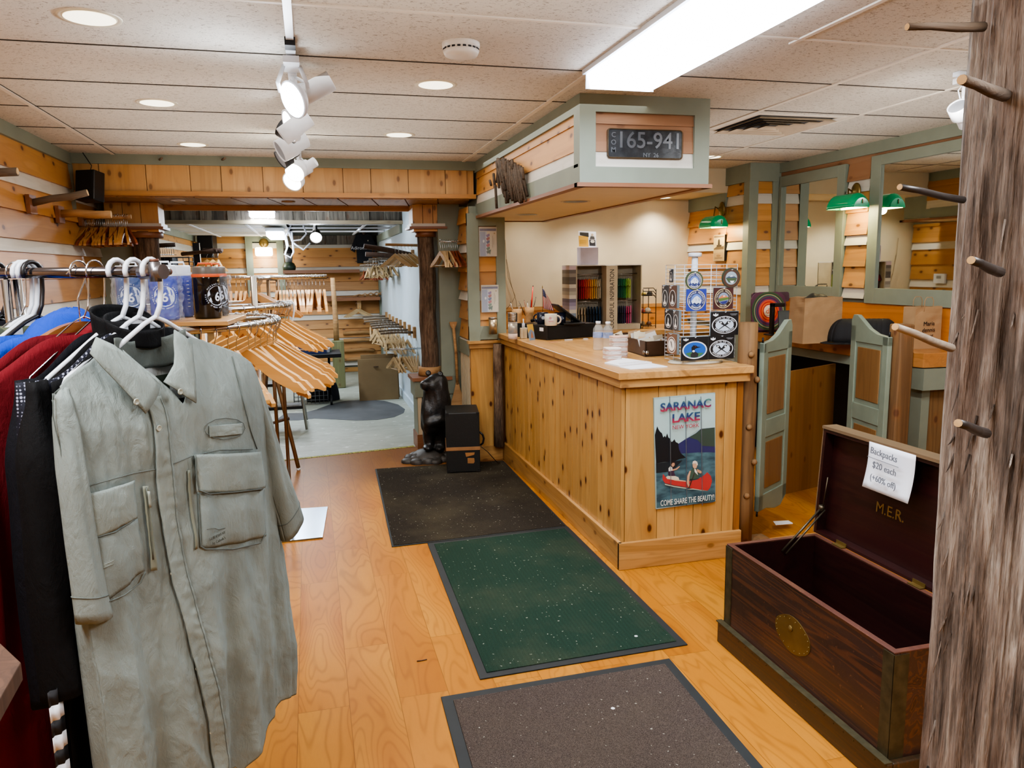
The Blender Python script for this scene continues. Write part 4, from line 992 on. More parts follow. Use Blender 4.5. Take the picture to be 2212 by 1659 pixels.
# flag
FP = p2 + V((.0, .045, .012)); t = thing('small_flag', 'little American stick flag standing in a navy mug', 'flag', FP)
T = V((FP.x, FP.y, fy(1175, 622, FP.y).z)); b = MB(); b.tube([FP, T], .0018, 6); b.build('stick', solid('dark_stick', '3a2418', .5), t)
b = MB(); b.lathe([(.002, 0), (.004, .006), (.002, .012), (0, .022)], T, 8); b.build('finial', BRASS, t)
fw, fh = pxm(FP, 26), pxm(FP, 42)
def flagp(u, v): return V((T.x + .002 + fw * u * (.35 + .65 * v ** .8) , T.y - .012 * math.sin(u * 5 + v * 2), T.z - .006 - fh * v - fw * .45 * u * (1 - v * .4)))
FM = NT('flag_stripes'); _g = FM.n('UVMap'); 
b = MB(); reds = solid('flag_red', 'b02a35', .7); whs = solid('flag_white', 'dcd8d0', .7); blu = solid('flag_blue', '2c3560', .7)
NS = 13
for k in range(NS):
    b.mat(reds if k % 2 == 0 else whs); b.grid(lambda u, v: flagp(u=(k + u) / NS, v=lerp(0 if k > 6 else .38, 1, v)), 1, 10)
b.mat(blu); b.grid(lambda u, v: flagp(u * 7 / NS, v * .38), 6, 5); b.mat(whs)
for i in range(5):
    for j in range(4): q = flagp((i + .7) / 5 * 7 / NS, (j + .6) / 4 * .38); b.lathe([(.0012, 0), (0, .0004)], q + V((0, -.0012, 0)), 5, Matrix.Rotation(math.pi / 2, 4, 'X'), caps=False)
b.build('cloth', None, t, solid=.0005)
# tablet on stand
P0 = on_drawer(1240, 700); t = thing('tablet_stand', 'black tablet on a tilted stand atop the cash drawer', 'tablet', P0)
b = MB(); b.box(P0.x - .1, P0.y - .06, P0.z, P0.x + .07, P0.y + .09, P0.z + .012); b.build('base', BLACK, t, bevel=.004)
A2, B2 = fy(1205, 657, P0.y), fy(1261, 698, P0.y); dxy = (A2 - B2)
b = MB(); nn = V((dxy.z, 0, -dxy.x)).normalized() * .012; q = [B2, A2, A2 + V((0, .2, 0)), B2 + V((0, .2, 0))]; b.slab(q, -nn); tb_ = b.build('tablet', BLACK, t, bevel=.003)
b = MB(); mid = B2.lerp(A2, .12); top = B2.lerp(A2, .9); b.slab([mid + V((0, .015, 0)), top + V((0, .015, 0)), top + V((0, .185, 0)), mid + V((0, .185, 0))], nn * .1); b.build('screen', solid('dark_screen', '0c0d0f', .08), tb_)
b = MB(); b.tube([P0 + V((0, .04, .01)), B2.lerp(A2, .3) + V((0, .1, 0))], .012, 8); b.build('stand_arm', BLACKM, t)
p = on_drawer(1164, 700); b = MB(); b.tube([p + V((-.03, .1, .02)), p + V((.01, .05, .03)), p + V((.05, .1, .015))], .012, 8); tag(b.build('card_reader', BLACK), 'small black handset lying at the left corner of the cash drawer', 'card reader')
# water bottles
def water(px, py, lab):
    p = at(px, py); r = pxm(p, 11.3); h = pxm(p, 62)
    t = thing('water_bottle', lab, 'bottle', p, 0, 'clear water bottles')
    pr = [(r * .85, 0), (r, .006)]
    for k in range(5): pr += [(r, h * (.06 + .08 * k)), (r * .93, h * (.10 + .08 * k))]
    pr += [(r, h * .46), (r, h * .7), (r * .92, h * .76), (r * .55, h * .86), (r * .38, h * .9), (r * .38, h * .93)]
    b = MB(); b.lathe(pr, p, 20); b.build('bottle_body', CLEAR, t)
    b = MB(); b.lathe([(r * 1.01, h * .44), (r * 1.01, h * .62)], p, 20, caps=False); b.build('label_wrap', solid('blue_bottle_label', '8c9cc4', .4, var=.3, nscale=40), t)
    b = MB(); b.lathe([(r * .48, h * .91), (r * .48, h)], p, 14); b.build('cap', WHITEP, t)
water(1292, 756, 'left one of two clear plastic water bottles on the countertop'); water(1313, 757, 'right one of two clear plastic water bottles on the countertop')
# coaster stacks
for px, py, n, lab in ((1322, 777, 8, 'lower stack of round white coasters nearest the notebook'), (1336, 770, 13, 'taller stack of round white coasters touching the wooden tray')):
    base = at(px, py); r = pxm(base, 17.5); hh = pxm(base, 27 if n == 8 else 45) / n
    for k in range(n):
        b = MB(); b.prism([(x + base.x + rnd.uniform(-.002, .002), y + base.y) for x, y in rrect(2 * r, 2 * r, r * .6)], base.z + k * hh, base.z + (k + .8) * hh)
        tag(b.build('coaster', solid('striped_coaster', 'dcd2cc', .6, var=.08) if k % 3 else solid('pink_edge_coaster', 'd4b0a0', .6)), 'white printed coaster in the ' + lab.split(' of')[0] + ' on the countertop', 'coaster', lab)
# notebook
t = thing('spiral_notebook', 'open white spiral notebook at the front corner of the countertop', 'notebook', at(1370, 788))
Q = [at(x, y) for x, y in ((1306, 786), (1345, 776), (1408, 785), (1338, 793))]
b = MB(); b.slab(Q, V((0, 0, .008))); b.build('left_pages', PAPER, t)
Q2 = [at(x, y) for x, y in ((1339, 794), (1408, 786), (1442, 793), (1362, 798.5))]
b = MB(); b.slab(Q2, V((0, 0, .004))); b.build('right_pages', PAPER, t)
b = MB(); A, B = at(1338, 790) + V((0, 0, .008)), at(1409, 783) + V((0, 0, .008))
for k in range(28): c = A.lerp(B, k / 27); b.tube([c + V((.004 * math.cos(a), .009 * math.cos(a), .007 * math.sin(a))) for a in [math.pi * j / 5 for j in range(6)]], .0008, 4)
b.build('wire_spiral', STEEL, t)
for px, py, wpx, lab in ((1228, 735, 18, 'small white eraser near the cash drawer'), (1265, 733, 10, 'little white marker lying in front of the cash drawer')):
    p = at(px, py); w_ = pxm(p, wpx); b = MB(); b.box(p.x - w_ / 2, p.y - .008, p.z, p.x + w_ / 2, p.y + .008, p.z + .007); tag(b.build('eraser', WHITEP, bevel=.001), lab, 'eraser')
p = at(1195, 739); b = MB(); b.box(p.x - .03, p.y - .006, p.z, p.x + .035, p.y + .01, p.z + .001); tag(b.build('red_white_sticker', solid('red_white_print', 'd08878', .6, var=.5, nscale=60)), 'narrow red and white sticker strip on the countertop', 'sticker')
# wooden tray with envelopes
A = at(1394, 771); B = at(1468, 766); W2 = at(1322, 749); t = thing('wooden_tray', 'dark brown wooden box of seed packets with metal corners', 'box', A)
dx = (B - A); dy = (W2 - A); dx.z = dy.z = 0; h = pxm(A, 33)
TRAYW = wood('dark_tray_wood', '4a3426', '382619', 'x', 1.5, 0, fine=.3)
b = MB(); th = .012; ex, ey = dx.normalized() * th, dy.normalized() * th
for P_, Q_, n_ in ((A, A + dx, ey), (A + dx, A + dx + dy, -ex), (A + dx + dy, A + dy, -ey), (A + dy, A, ex)): b.hexa([P_, Q_, Q_ + n_, P_ + n_] + [q + V((0, 0, h)) for q in (P_, Q_, Q_ + n_, P_ + n_)])
b.hexa([A, A + dx, A + dx + dy, A + dy] + [q + V((0, 0, .006)) for q in (A, A + dx, A + dx + dy, A + dy)])
b.build('tray_box', TRAYW, t)
b = MB(); cc = A + V((0, 0, h * .1)); b.lathe([(.014, 0), (.012, .003), (0, .004)], cc + V((0, 0, .016)) - ey * .3 + ex, 8, dx.normalized().cross(V((0, 0, 1))).to_track_quat('Z', 'Y').to_matrix().to_4x4()); b.lathe([(.014, 0), (.012, .003), (0, .004)], cc + V((0, 0, .016)) - ex * .3 + ey * 1.5, 8, (-dx).normalized().to_track_quat('Z', 'Y').to_matrix().to_4x4()); b.build('metal_corner', STEEL, t)
EN = [solid('cream_envelope', 'd4c8ae', .7), solid('white_envelope', 'cfccc6', .7), solid('tan_envelope', 'b89a78', .7), solid('bluish_envelope', 'a8a8a4', .7)]
for k in range(26):
    f_ = .06 + .88 * (k % 13) / 13; g_ = .2 + .5 * (k // 13); c = A + dy * f_ + dx * g_ + V((0, 0, .008)); hh = rnd.uniform(.08, .105) if not (3 < k % 13 < 7) else rnd.uniform(.11, .13)
    M_ = Matrix.Translation(c) @ Matrix.Rotation(math.atan2(dx.y, dx.x) + rnd.uniform(-.5, .2), 4, 'Z') @ Matrix.Rotation(rnd.uniform(-.35, .1), 4, 'Y') @ Matrix.Rotation(math.radians(80 + rnd.uniform(-14, 8)), 4, 'X')
    w_ = dx.length * .3; b = MB(); b.mat(EN[k % 4]).box(-w_ / 2, 0, -.0012, w_ / 2, hh, .0012, M_)
    if k in (12, 11): b.mat(INK); b.prism([(.018 * math.cos(a), .018 * math.sin(a) * 1.4 + hh * .62) for a in [j * math.pi / 8 for j in range(16)]], .0013, .0016, M_)
    tag(b.build('paper_packet', None), 'slim cream paper packet standing in the dark wooden box', 'packet', 'paper packets in the wooden box')

# ---- spinner rack
C0 = at(1502, 783); t = thing('spinner_rack', 'white wire countertop spinner rack of stickers on an oval base', 'display rack', C0)
b = MB(); r = pxm(C0, 62); b.lathe([(r, 0), (r, .008), (r * .96, .014)], C0, 40, sy=.62); b.build('oval_base', solid('frosted_base', 'a8a294', .3), t)
b = MB(); Ctop = fy(1503, 555, C0.y + .02).z; pc = C0 + V((.0, .03, 0)); b.lathe([(.017, .012), (.017, Ctop - C0.z)], pc, 14); b.lathe([(.017, Ctop - C0.z), (.036, Ctop - C0.z + .002), (.036, Ctop - C0.z + .022), (.02, Ctop - C0.z + .024)], pc, 14); b.build('pole', WHITEP, t)
yf = C0.y - .075; xl = fy(1477, 680, yf).x; xr = fy(1590, 680, yf).x; zb_, zt_ = fy(1500, 784, yf).z + .004, fy(1500, 572, yf).z; yb = yf + .22
def wires(nm, P0, P1, z0, z1):
    b = MB(); n = 26
    for k in range(n + 1): z = lerp(z0, z1, k / n); b.tube([P0 + V((0, 0, z)), P1 + V((0, 0, z))], .0015, 5)
    for f_ in (0, .5, 1): q = P0.lerp(P1, f_); b.tube([q + V((0, 0, z0)), q + V((0, 0, z1))], .0021, 5)
    b.build(nm, WHITEP, t)
wires('wire_panel', V((xl, yf, 0)), V((xr, yf, 0)), zb_, zt_); wires('wire_panel', V((xl, yf, 0)), V((xl, yb, 0)), zb_, zt_); wires('wire_panel', V((xr, yf, 0)), V((xr, yb, 0)), zb_, zt_); wires('wire_panel', V((xl, yb, 0)), V((xr, yb, 0)), zb_, zt_)
b = MB()
for z in (zb_ + .02, zt_ - .05): b.tube([V((xl, yf, z)), pc.xy.to_3d() + V((0, 0, z)), V((xr, yf, z))], .002, 5)
b.build('support_arms', WHITEP, t)
STK = 0.018
def card(px0, py0, px1, py1, side, lab, draw, base='101114', rnd_=False, n=4):
    if side == 'f':
        A, B = fy(px0, py0, yf - STK), fy(px1, py1, yf - STK); xd = V((1, 0, 0)); nn = V((0, -1, 0)); w = B.x - A.x
    else:
        A, B = fx(px0, py0, xl - STK), fx(px1, py1, xl - STK); xd = V((0, -1, 0)); nn = V((-1, 0, 0)); w = A.y - B.y
    h = A.z - B.z; c = (A + B) / 2
    t = thing('sticker_card', lab, 'sticker', c)
    M = frame(c, xd, (0, 0, 1))
    b = MB()
    if rnd_: b.prism([(w / 2 * math.cos(a), w / 2 * math.sin(a)) for a in [j * math.pi / 16 for j in range(32)]], -.002, 0, M)
    else: b.prism([(-w / 2, -h / 2), (w / 2, -h / 2), (w / 2, h / 2), (-w / 2, h / 2)], -.002, 0, M)
    cb_ = b.build('card', col(base), t)
    a = Art(M @ Matrix.Translation(V((0, 0, .0003)))); draw(a, w, h); a.done('printed_design', cb_)
    b = MB(); b.tube([c + V((0, 0, h / 2 + .002)) - nn * STK, c + V((0, 0, h / 2 - .004)) + nn * .008, c + V((0, 0, h / 2)) + nn * .014], .0016, 5); b.build('peg_hook', WHITEP, t)
    M2 = M @ Matrix.Translation(V((.003, .002, -.0038)))
    b = MB()
    for k in range(n): b.prism([(-w / 2, -h / 2), (w / 2, -h / 2), (w / 2, h / 2), (-w / 2, h / 2)] if not rnd_ else [(w / 2 * math.cos(q), w / 2 * math.sin(q)) for q in [j * math.pi / 12 for j in range(24)]], -.0135 * k / n, .0009 - .0135 * k / n, M2)
    b.build('cards_behind', solid('grey_card_backs', '7d8a8e', .5) if not rnd_ else solid('green_sticker_edge', '3c4a34', .5), t)
def face(a, w, h):
    R = min(w, h) * .46; a.ell(0, 0, R, R, 'c9c0a0').ell(0, 0, R * .93, R * .93, '1e2c5e').arc('WHITEFACE MOUNTAIN', 0, 0, R * .76, 200, -20, R * .26, 'd8dce4').arc('ELEVATION 4867', 0, 0, R * .78, 232, 308, R * .26, 'd8dce4', True)
    a.ell(0, 0, R * .6, R * .6, '5b78b8').poly([(-R * .58, -R * .12), (-R * .2, R * .3), (R * .05, R * .42), (R * .3, R * .25), (R * .58, -R * .05), (R * .4, -R * .42), (0, -R * .58), (-R * .4, -R * .42)], 'c8d0dc').poly([(-R * .1, R * .3), (R * .02, 0), (-R * .15, -R * .3), (-R * .05, -.1 * R)], '8796b4').poly([(R * .2, R * .22), (R * .25, -R * .1), (R * .38, -R * .02)], '8796b4').poly([(-R * .45, -R * .38), (-R * .2, -R * .25), (0, -R * .4), (R * .2, -R * .28), (R * .42, -R * .38), (0, -R * .59)], '22305c')
def lake(a, w, h, ring='c9b98c'):
    R = min(w, h) * .46; a.ell(0, 0, R, R, ring).ell(0, 0, R * .93, R * .93, '2c1a1a').arc('ADIRONDACK MOUNTAINS', 0, 0, R * .76, 205, -25, R * .23, 'd8d0b8').arc('NEW YORK', 0, 0, R * .78, 245, 295, R * .26, 'd8d0b8', True)
    a.ell(0, 0, R * .6, R * .6, '7a8aa0').poly([(-R * .6, 0), (-R * .2, R * .3), (R * .1, R * .35), (R * .58, R * .1), (R * .58, -.1 * R)], 'c07048').poly([(-R * .1, R * .2), (R * .05, R * .32), (R * .2, R * .2)], 'e8e8ec').poly([(-R * .6, 0), (R * .6, R * .12), (R * .6, -R * .1), (-R * .5, -R * .3)], '4f6a34').poly([(-R * .45, -R * .35), (R * .5, -R * .2), (R * .3, -R * .5), (-R * .1, -R * .58)], '27306e')
def calm(a, w, h):
    rx, ry = w * .46, h * .37; cy = -h * .06; a.ell(0, cy, rx, ry, 'd8dee6', 40).ell(0, cy, rx * .93, ry * .93, '101114', 40).ell(0, cy, rx * .72, ry * .68, 'b9c8da', 40)
    a.arc('LISTEN TO THE CALM', 0, cy, 1, 152, 28, h * .085, 'd8dee6', False, rx * .81, ry * .80).arc('ADIRONDACK MOUNTAINS', 0, cy, 1, 208, 332, h * .078, 'd8dee6', True, rx * .81, ry * .80)
    for s_ in (-1, 1):
        a.poly([(s_ * rx * .5, cy + ry * .42), (s_ * rx * .22, cy + ry * .44), (-s_ * rx * .02, cy + ry * .02), (s_ * rx * .06, cy - ry * .1), (s_ * rx * .34, cy + ry * .16)], '1d2226').poly([(s_ * rx * .04, cy + ry * .08), (-s_ * rx * .5, cy - ry * .5), (-s_ * rx * .44, cy - ry * .52), (s_ * rx * .08, cy - ry * .02)], '1d2226').ell(s_ * rx * .3, cy + ry * .27, rx * .06, ry * .1, 'e8ecf0')
    a.poly([(-w * .44, h * .36), (-w * .42, h * .43), (-w * .38, h * .38), (-w * .34, h * .46), (-w * .3, h * .38), (-w * .26, h * .43), (-w * .24, h * .36), (-w * .34, h * .30)], 'd8dee6').rect(w * .18, h * .38, w * .44, h * .4, '8a8f96').rect(w * .22, h * .34, w * .4, h * .355, '8a8f96')
def loon(a, w, h):
    rx, ry = w * .46, h * .38; cy = -h * .06; a.ell(0, cy, rx, ry, 'd8dee6', 40).ell(0, cy, rx * .9, ry * .88, '1e56a8', 40)
    a.poly([(-rx * .75, cy - ry * .35), (-rx * .3, cy - ry * .2), (0, cy - ry * .3), (rx * .75, cy - ry * .35), (rx * .4, cy - ry * .75), (0, cy - ry * .87), (-rx * .4, cy - ry * .77)], '3c6a4a')
    a.poly([(-rx * .35, cy - ry * .5), (-rx * .2, cy - ry * .25), (rx * .1, cy - ry * .2), (rx * .3, cy - ry * .45), (rx * .25, cy - ry * .8), (-rx * .3, cy - ry * .8)], '22262a')
    a.poly([(-rx * .25, cy - ry * .05), (-rx * .28, cy + ry * .3), (-rx * .12, cy + ry * .55), (rx * .12, cy + ry * .5), (rx * .2, cy + ry * .38), (rx * .5, cy + ry * .33), (rx * .18, cy + ry * .22), (0, cy + ry * .1), (-rx * .02, cy - ry * .2), (-rx * .2, cy - ry * .3)], '14171a').ell(-rx * .1, cy - ry * .12, rx * .1, ry * .12, 'e4e8ec').ell(rx * .06, cy + ry * .38, rx * .025, ry * .035, 'b03030')
    a.poly([(-w * .44, h * .38), (-w * .42, h * .44), (-w * .38, h * .4), (-w * .34, h * .47), (-w * .3, h * .4), (-w * .26, h * .44), (-w * .24, h * .38), (-w * .34, h * .33)], 'd8dee6')
def pic(a, w, h):
    R = w * .46; a.ell(0, 0, R, R, '4a3428').ell(0, 0, R * .72, R * .72, '8fa0ac').poly([(-R * .7, 0), (-.3 * R, R * .2), (0, R * .1), (R * .2, R * .26), (R * .7, 0)], '3c4a5c').poly([(-.2 * R, R * .15), (0, R * .3), (R * .3, R * .18)], 'e6eaf0').poly([(-R * .7, 0), (R * .7, 0), (R * .5, -R * .45), (-.3 * R, -R * .5)], '3e5238').poly([(-.2 * R, -R * .3), (R * .4, -R * .3), (R * .1, -R * .6)], 'dfe2e2')
def ovalb(bird):
    def f_(a, w, h):
        rx, ry = w * .42, h * .36; cy = -h * .06; a.ell(0, cy, rx, ry, 'd0cdc8').ell(0, cy, rx * .88, ry * .92, bird).poly([(-rx * .1, cy + ry * .5), (rx * .2, cy + ry * .2), (rx * .1, cy - ry * .2), (rx * .35, cy - ry * .5), (-rx * .35, cy - ry * .55), (-rx * .15, cy - ry * .1)], 'd8d2c8').ell(0, cy - ry * .6, rx * .5, ry * .18, 'd8d2c8').ell(-w * .25, h * .4, w * .12, h * .05, 'b9b2a8')
    return f_
card(1482, 588, 1518, 625, 'f', 'round blue Whiteface Mountain sticker at the top of the spinner rack', face, '3c4a34', True)
card(1561, 582, 1598, 619, 'f', 'round dark green and brown mountain lake sticker at the top right of the spinner rack', pic, '2e3a2c', True, 8)
card(1483, 625, 1525, 671, 'f', 'square royal blue Whiteface Mountain sticker card on the spinner rack', face, '24368c')
card(1542, 622, 1583, 667, 'f', 'square maroon Adirondack Mountains New York sticker card on the spinner rack', lake, '40201f')
card(1536, 674, 1594, 723, 'f', 'upper black card with crossed loon paddles in a white oval on the spinner rack', calm)
card(1472, 729, 1529, 777, 'f', 'black card with a loon on blue water in an oval on the spinner rack', loon)
card(1531, 726, 1585, 774, 'f', 'lower black card with crossed loon paddles in a white oval beside the loon card', calm)
card(1430, 616, 1443, 666, 's', 'dark grey oval sticker card at the upper left side of the spinner rack', ovalb('2e2e2e'), '33302e', n=9)
card(1445, 616, 1461, 666, 's', 'brown oval sticker card beside the dark grey one on the spinner side', ovalb('3a2c24'), '54392a', n=9)
card(1435.6, 668, 1452, 713, 's', 'black oval bird sticker card in the middle of the spinner side', ovalb('141414'), '221c1a', n=9)
card(1454, 670, 1465, 715, 's', 'grey-brown narrow oval sticker card in the middle of the spinner side', ovalb('3c3a38'), '4c4440', n=9)
card(1441, 719, 1461, 767, 's', 'brown feather sticker card at the foot of the spinner side', lambda a, w, h: (a.ell(0, -.05 * h, w * .44, h * .4, 'e0d8d0'), a.ell(0, -.05 * h, w * .4, h * .36, '4a3428'), a.ell(0, -.05 * h, w * .34, h * .3, 'd8d0c8'), a.poly([(-w * .12, h * .15), (0, h * .1), (w * .1, -h * .2), (w * .02, -h * .15)], '26221e')), '6a4a34', n=9)
card(1446, 582, 1453, 610, 's', 'tiny black and white sticker card alone near the top of the spinner side', ovalb('1c1c1c'), '1c1c1e', n=1)

# ================================================================= REAR COUNTER
RZ = 1.031
A = fz(1247, 711, RZ); A = V((A.x, 6.52, RZ))
xa, xb = fy(1229, 640, 6.52).x, fy(1384, 640, 6.52).x; zt2 = fy(1300, 574, 6.52).z
t = thing('swatch_display', 'grey cardboard display case of miniature coloured shirts lettered COLORFUL INSPIRATION', 'display case', ((xa + xb) / 2, 6.6, RZ))
b = MB(); D = .2; yF = 6.5; x1_, x2_, x3_ = fy(1247, 640, yF).x, fy(1308, 640, yF).x, fy(1332, 640, yF).x
GREYC = solid('warm_grey_cardboard', 'a8a08e', .7)
b.mat(GREYC); b.box(x1_ - .012, yF, RZ, x1_, yF + D, zt2); b.box(xb - .01, yF, RZ, xb, yF + D, zt2); b.box(x1_, yF + D - .008, RZ, xb, yF + D, zt2); b.box(x1_, yF, RZ, xb, yF + D, RZ + .05)
b.mat(solid('white_cardboard_top', 'c8c8cc', .6)); b.box(x1_ - .075, yF, zt2, xb, yF + D, zt2 + .008)
b.build('case', None, t)
b = MB(); b.box(x2_, yF - .02, RZ, x3_, yF + .1, zt2); spn_ = b.build('lettered_spine', solid('spine_grey', 'b9ae98', .7), t)
SP = frame(((x2_ + x3_) / 2, yF - .0205, lerp(RZ, zt2, .48)), (0, 0, 1), (-1, 0, 0)); b = MB(); b.fit_text('COLORFUL INSPIRATION', SP, (zt2 - RZ) * .92, .042); b.build('spine_lettering', INK, spn_)
b = MB(); stripes = ['c8b8c4', '6a6460', '8a857c', '57514c', '5e5852', 'c9c4b8', '8f8a84', 'a8a49a', 'cfc8bc', '6c6880', '8c88a4', 'a8a4b8', 'd0ccc0', '7c8ca0', '5c5a48', '6a7a4c', '8c9a60', 'b8b4a0']
for k, c in enumerate(stripes[::-1]): b.mat(col(c)); z0 = lerp(RZ, zt2, k / 18); b.box(x1_ - .075, yF, z0, x1_ - .012, yF + D, lerp(RZ, zt2, (k + 1) / 18))
b.build('folded_fabric_print', None, t)
b = MB(); mz = lerp(RZ, zt2, .5)
for za in (zt2 - .075, mz - .03):
    b.tube([V((x1_, yF + .09, za)), V((x2_, yF + .09, za))], .005, 6); b.tube([V((x3_, yF + .09, za)), V((xb - .01, yF + .09, za))], .005, 6)
b.build('inner_rods', STEEL, t)
def minishirt(c, x, z, h, lab, grp):
    M = Matrix.Translation(V((x, yF + .09, z))) @ Matrix.Rotation(math.radians(62), 4, 'Z') @ Matrix.Rotation(math.pi / 2, 4, 'X')
    w = h * .33; b = MB(); b.mat(solid('mini_' + c, c, .8))
    b.prism([(-w * .7, -h * .04), (-w * .3, 0), (w * .3, 0), (w * .7, -h * .04), (w * 1.15, -h * .36), (w * .8, -h * .42), (w * .62, -h * .28), (w * .62, -h), (-w * .62, -h), (-w * .62, -h * .28), (-w * .8, -h * .42), (-w * 1.15, -h * .36)], -.004, .004, M)
    b.mat(STEEL); b.tube([M @ V(q) for q in ((0, -.005, 0), (0, .03, 0), (.008, .04, 0), (.0, .048, 0))], .001, 4)
    tag(b.build('mini_shirt', None), lab, 'miniature shirt', grp)
cols = [(['3c1420', '6a1a26', '8c1c2c', 'a82832', 'b8303a', 'c84434', 'd85428', 'e0702c', 'd88a34', 'dca048', 'c89a44', 'd4b068', 'c8b890', 'c9bea4'], x1_, x2_, zt2 - .12, 'upper left bay'),
        (['c8b49c', '2c4438', '12443c', '0f5040', '145c44', '1c6c40', '2c7c40', '6ca03c', '98b44c', 'b0c060'], x3_, xb - .06, zt2 - .12, 'upper right bay'),
        (['948878', 'a8987c', 'b8a890', 'a09078', '182434', '14283c', '122c48', '103450', '143c5c'], x1_, x2_, mz - .08, 'lower left bay'),
        (['8c98a8', '7c8c9c', '1c2038', '1c1c30', '2c2440', '40305c', 'a0305c', 'c03c6c', 'b85c84'], x3_, xb - .05, mz - .08, 'lower right bay')]
for cs, xa_, xb_, z_, bay in cols:
    nm = {'3': 'dark'}
    for k, c in enumerate(cs): minishirt(c, lerp(xa_ + .025, xb_ - .015, k / (len(cs) - 1)), z_ + rnd.uniform(-.004, .004), .175 if 'upper' in bay else .17, 'tiny folded paper-like shirt hanging in the %s of the swatch display' % bay, 'miniature shirts in the ' + bay)
# white box with leaflet
zt3 = zt2 + .009; A = fy(1252, 571, 6.55); B = fy(1290, 534, 6.55)
t = thing('leaflet_holder', 'small white cardboard holder on top of the swatch display', 'leaflet holder', (A.x, 6.6, zt3))
b = MB(); b.box(A.x, 6.52, zt3, B.x, 6.62, B.z); b.build('white_box', solid('lilac_white_box', 'cfcbe0', .6), t, bevel=.003)
A2, B2 = fy(1250, 534, 6.6), fy(1288, 499, 6.6); M_ = frame(((A2.x + B2.x) / 2, 6.6, (A2.z + B2.z) / 2 - .002), (1, 0, -.05), (0, .12, 1)); w, h = B2.x - A2.x, B2.z - A2.z
t = thing('leaflet', 'yellow and black leaflet standing in the white holder', 'leaflet', M_.translation - V((0, 0, h / 2)))
b = MB(); b.box(-w / 2, -h / 2, -.002, w / 2, h / 2, 0, M_); b.build('sheet', PAPER, t)
a = Art(M_); a.rect(-w * .5, -h * .48, w * .05, h * .2, 'd8a83c').poly([(-w * .42, h * .42), (w * .08, h * .42), (w * .08, h * .14), (-w * .42, h * .24)], '2a2620').rect(w * .1, -h * .4, w * .44, -.02 * h, '2a2a2c').poly([(w * .12, h * .02), (w * .18, h * .2), (w * .38, h * .2), (w * .42, h * .02)], '4a4a48').ell(w * .28, h * .3, w * .07, h * .08, 'b8a890').ell(w * .28, -h * .12, w * .12, h * .1, 'd8d4c8')
for k in range(4): a.rect(-w * .45, -h * (.1 + .08 * k), -w * .05, -h * (.08 + .08 * k), 'a07820')
a.done('printed_page', t)
# small wire stand right of display
P = fz(1400, 700, RZ); P = V((fy(1400, 640, 6.55).x, 6.6, RZ)); t = thing('wire_shelf_stand', 'small dark wire shelf with odds and ends right of the swatch display', 'shelf', P)
b = MB(); w = .13
for z in (.0, .12, .28): 
    for yy in (-.08, 0, .08): b.tube([P + V((-w / 2, yy, z + .02)), P + V((w / 2, yy, z + .02))], .003, 5)
for sx_ in (-1, 1):
    for yy in (-.08, .08): b.tube([P + V((sx_ * w / 2, yy, 0)), P + V((sx_ * w / 2, yy, .36))], .004, 5)
for z in (.31, .34, .37): b.tube([P + V((-w / 2, -.08, z)), P + V((w * .3, -.08, z)), P + V((w * .5, -.08, z - .03))], .004, 5)
b.build('wire_frame', BLACKM, t)
for k, (dx, dz, s_, c, nm) in enumerate(((-.03, .025, .03, '8a7a60', 'beige'), (.035, .025, .028, '5c4030', 'brown'), (-.035, .143, .03, '9a4038', 'dull red'), (.02, .143, .035, 'b0a898', 'pale grey'), (-.02, .303, .025, 'd0b850', 'yellow'), (.04, .303, .03, '222222', 'black'))):
    b = MB(); b.lathe([(s_ * .8, 0), (s_, s_ * .5), (s_ * .6, s_ * 1.1), (0, s_ * 1.3)], P + V((dx, 0, dz)), 10, sy=.8); tag(b.build('trinket', col(c)), nm + ' trinket on the dark wire shelf beside the swatch display', 'trinket')
# ================================================================= CEILING FIXTURES
def area(nm, loc, size, e, col_=(1, 1, 1), sy=None, rot=(0, 0, 0)):
    l = bpy.data.lights.new(nm, 'AREA'); l.energy = e; l.color = col_; l.size = size
    if sy: l.shape = 'RECTANGLE'; l.size_y = sy
    o = bpy.data.objects.new(nm, l); COL.objects.link(o); o.location = loc; o.rotation_euler = rot; return o
def spot(nm, loc, tgt, e, col_, ang=70, blend=.5, r=.03):
    l = bpy.data.lights.new(nm, 'SPOT'); l.energy = e; l.color = col_; l.spot_size = math.radians(ang); l.spot_blend = blend; l.shadow_soft_size = r
    o = bpy.data.objects.new(nm, l); COL.objects.link(o); o.location = loc; o.rotation_euler = (V(tgt) - V(loc)).to_track_quat('-Z', 'Y').to_euler(); return o
def point(nm, loc, e, col_, r=.03):
    l = bpy.data.lights.new(nm, 'POINT'); l.energy = e; l.color = col_; l.shadow_soft_size = r
    o = bpy.data.objects.new(nm, l); COL.objects.link(o); o.location = loc; return o
WARM = (1.0, .95, .86); COOL = (.78, .89, 1.0); NEUT = (1.0, .985, .97)
FX0, FX1 = 1.215, 1.535
t = thing('fluorescent_fixture', 'long glowing white fluorescent ceiling fixture near the hanging soffit', 'ceiling light', (1.375, 2.6, 2.37))
b = MB(); b.prism([(FX0, 2.45), (FX0 + .02, 2.37), (FX1 - .02, 2.37), (FX1, 2.45)], 0, 1.36, Matrix(((1, 0, 0, 0), (0, 0, 1, 1.93), (0, 1, 0, 0), (0, 0, 0, 1)))); b.build('diffuser', TUBE_E, t)
b = MB(); b.box(FX0 - .015, 1.92, 2.43, FX0 + .0, 3.3, 2.449); b.box(FX1, 1.92, 2.43, FX1 + .015, 3.3, 2.449); b.box(FX0, 3.291, 2.37, FX1, 3.3, 2.449); b.build('housing', WHITEP, t)
area('fluorescent_light', (1.375, 2.6, 2.355), .3, 14, COOL, 1.3)
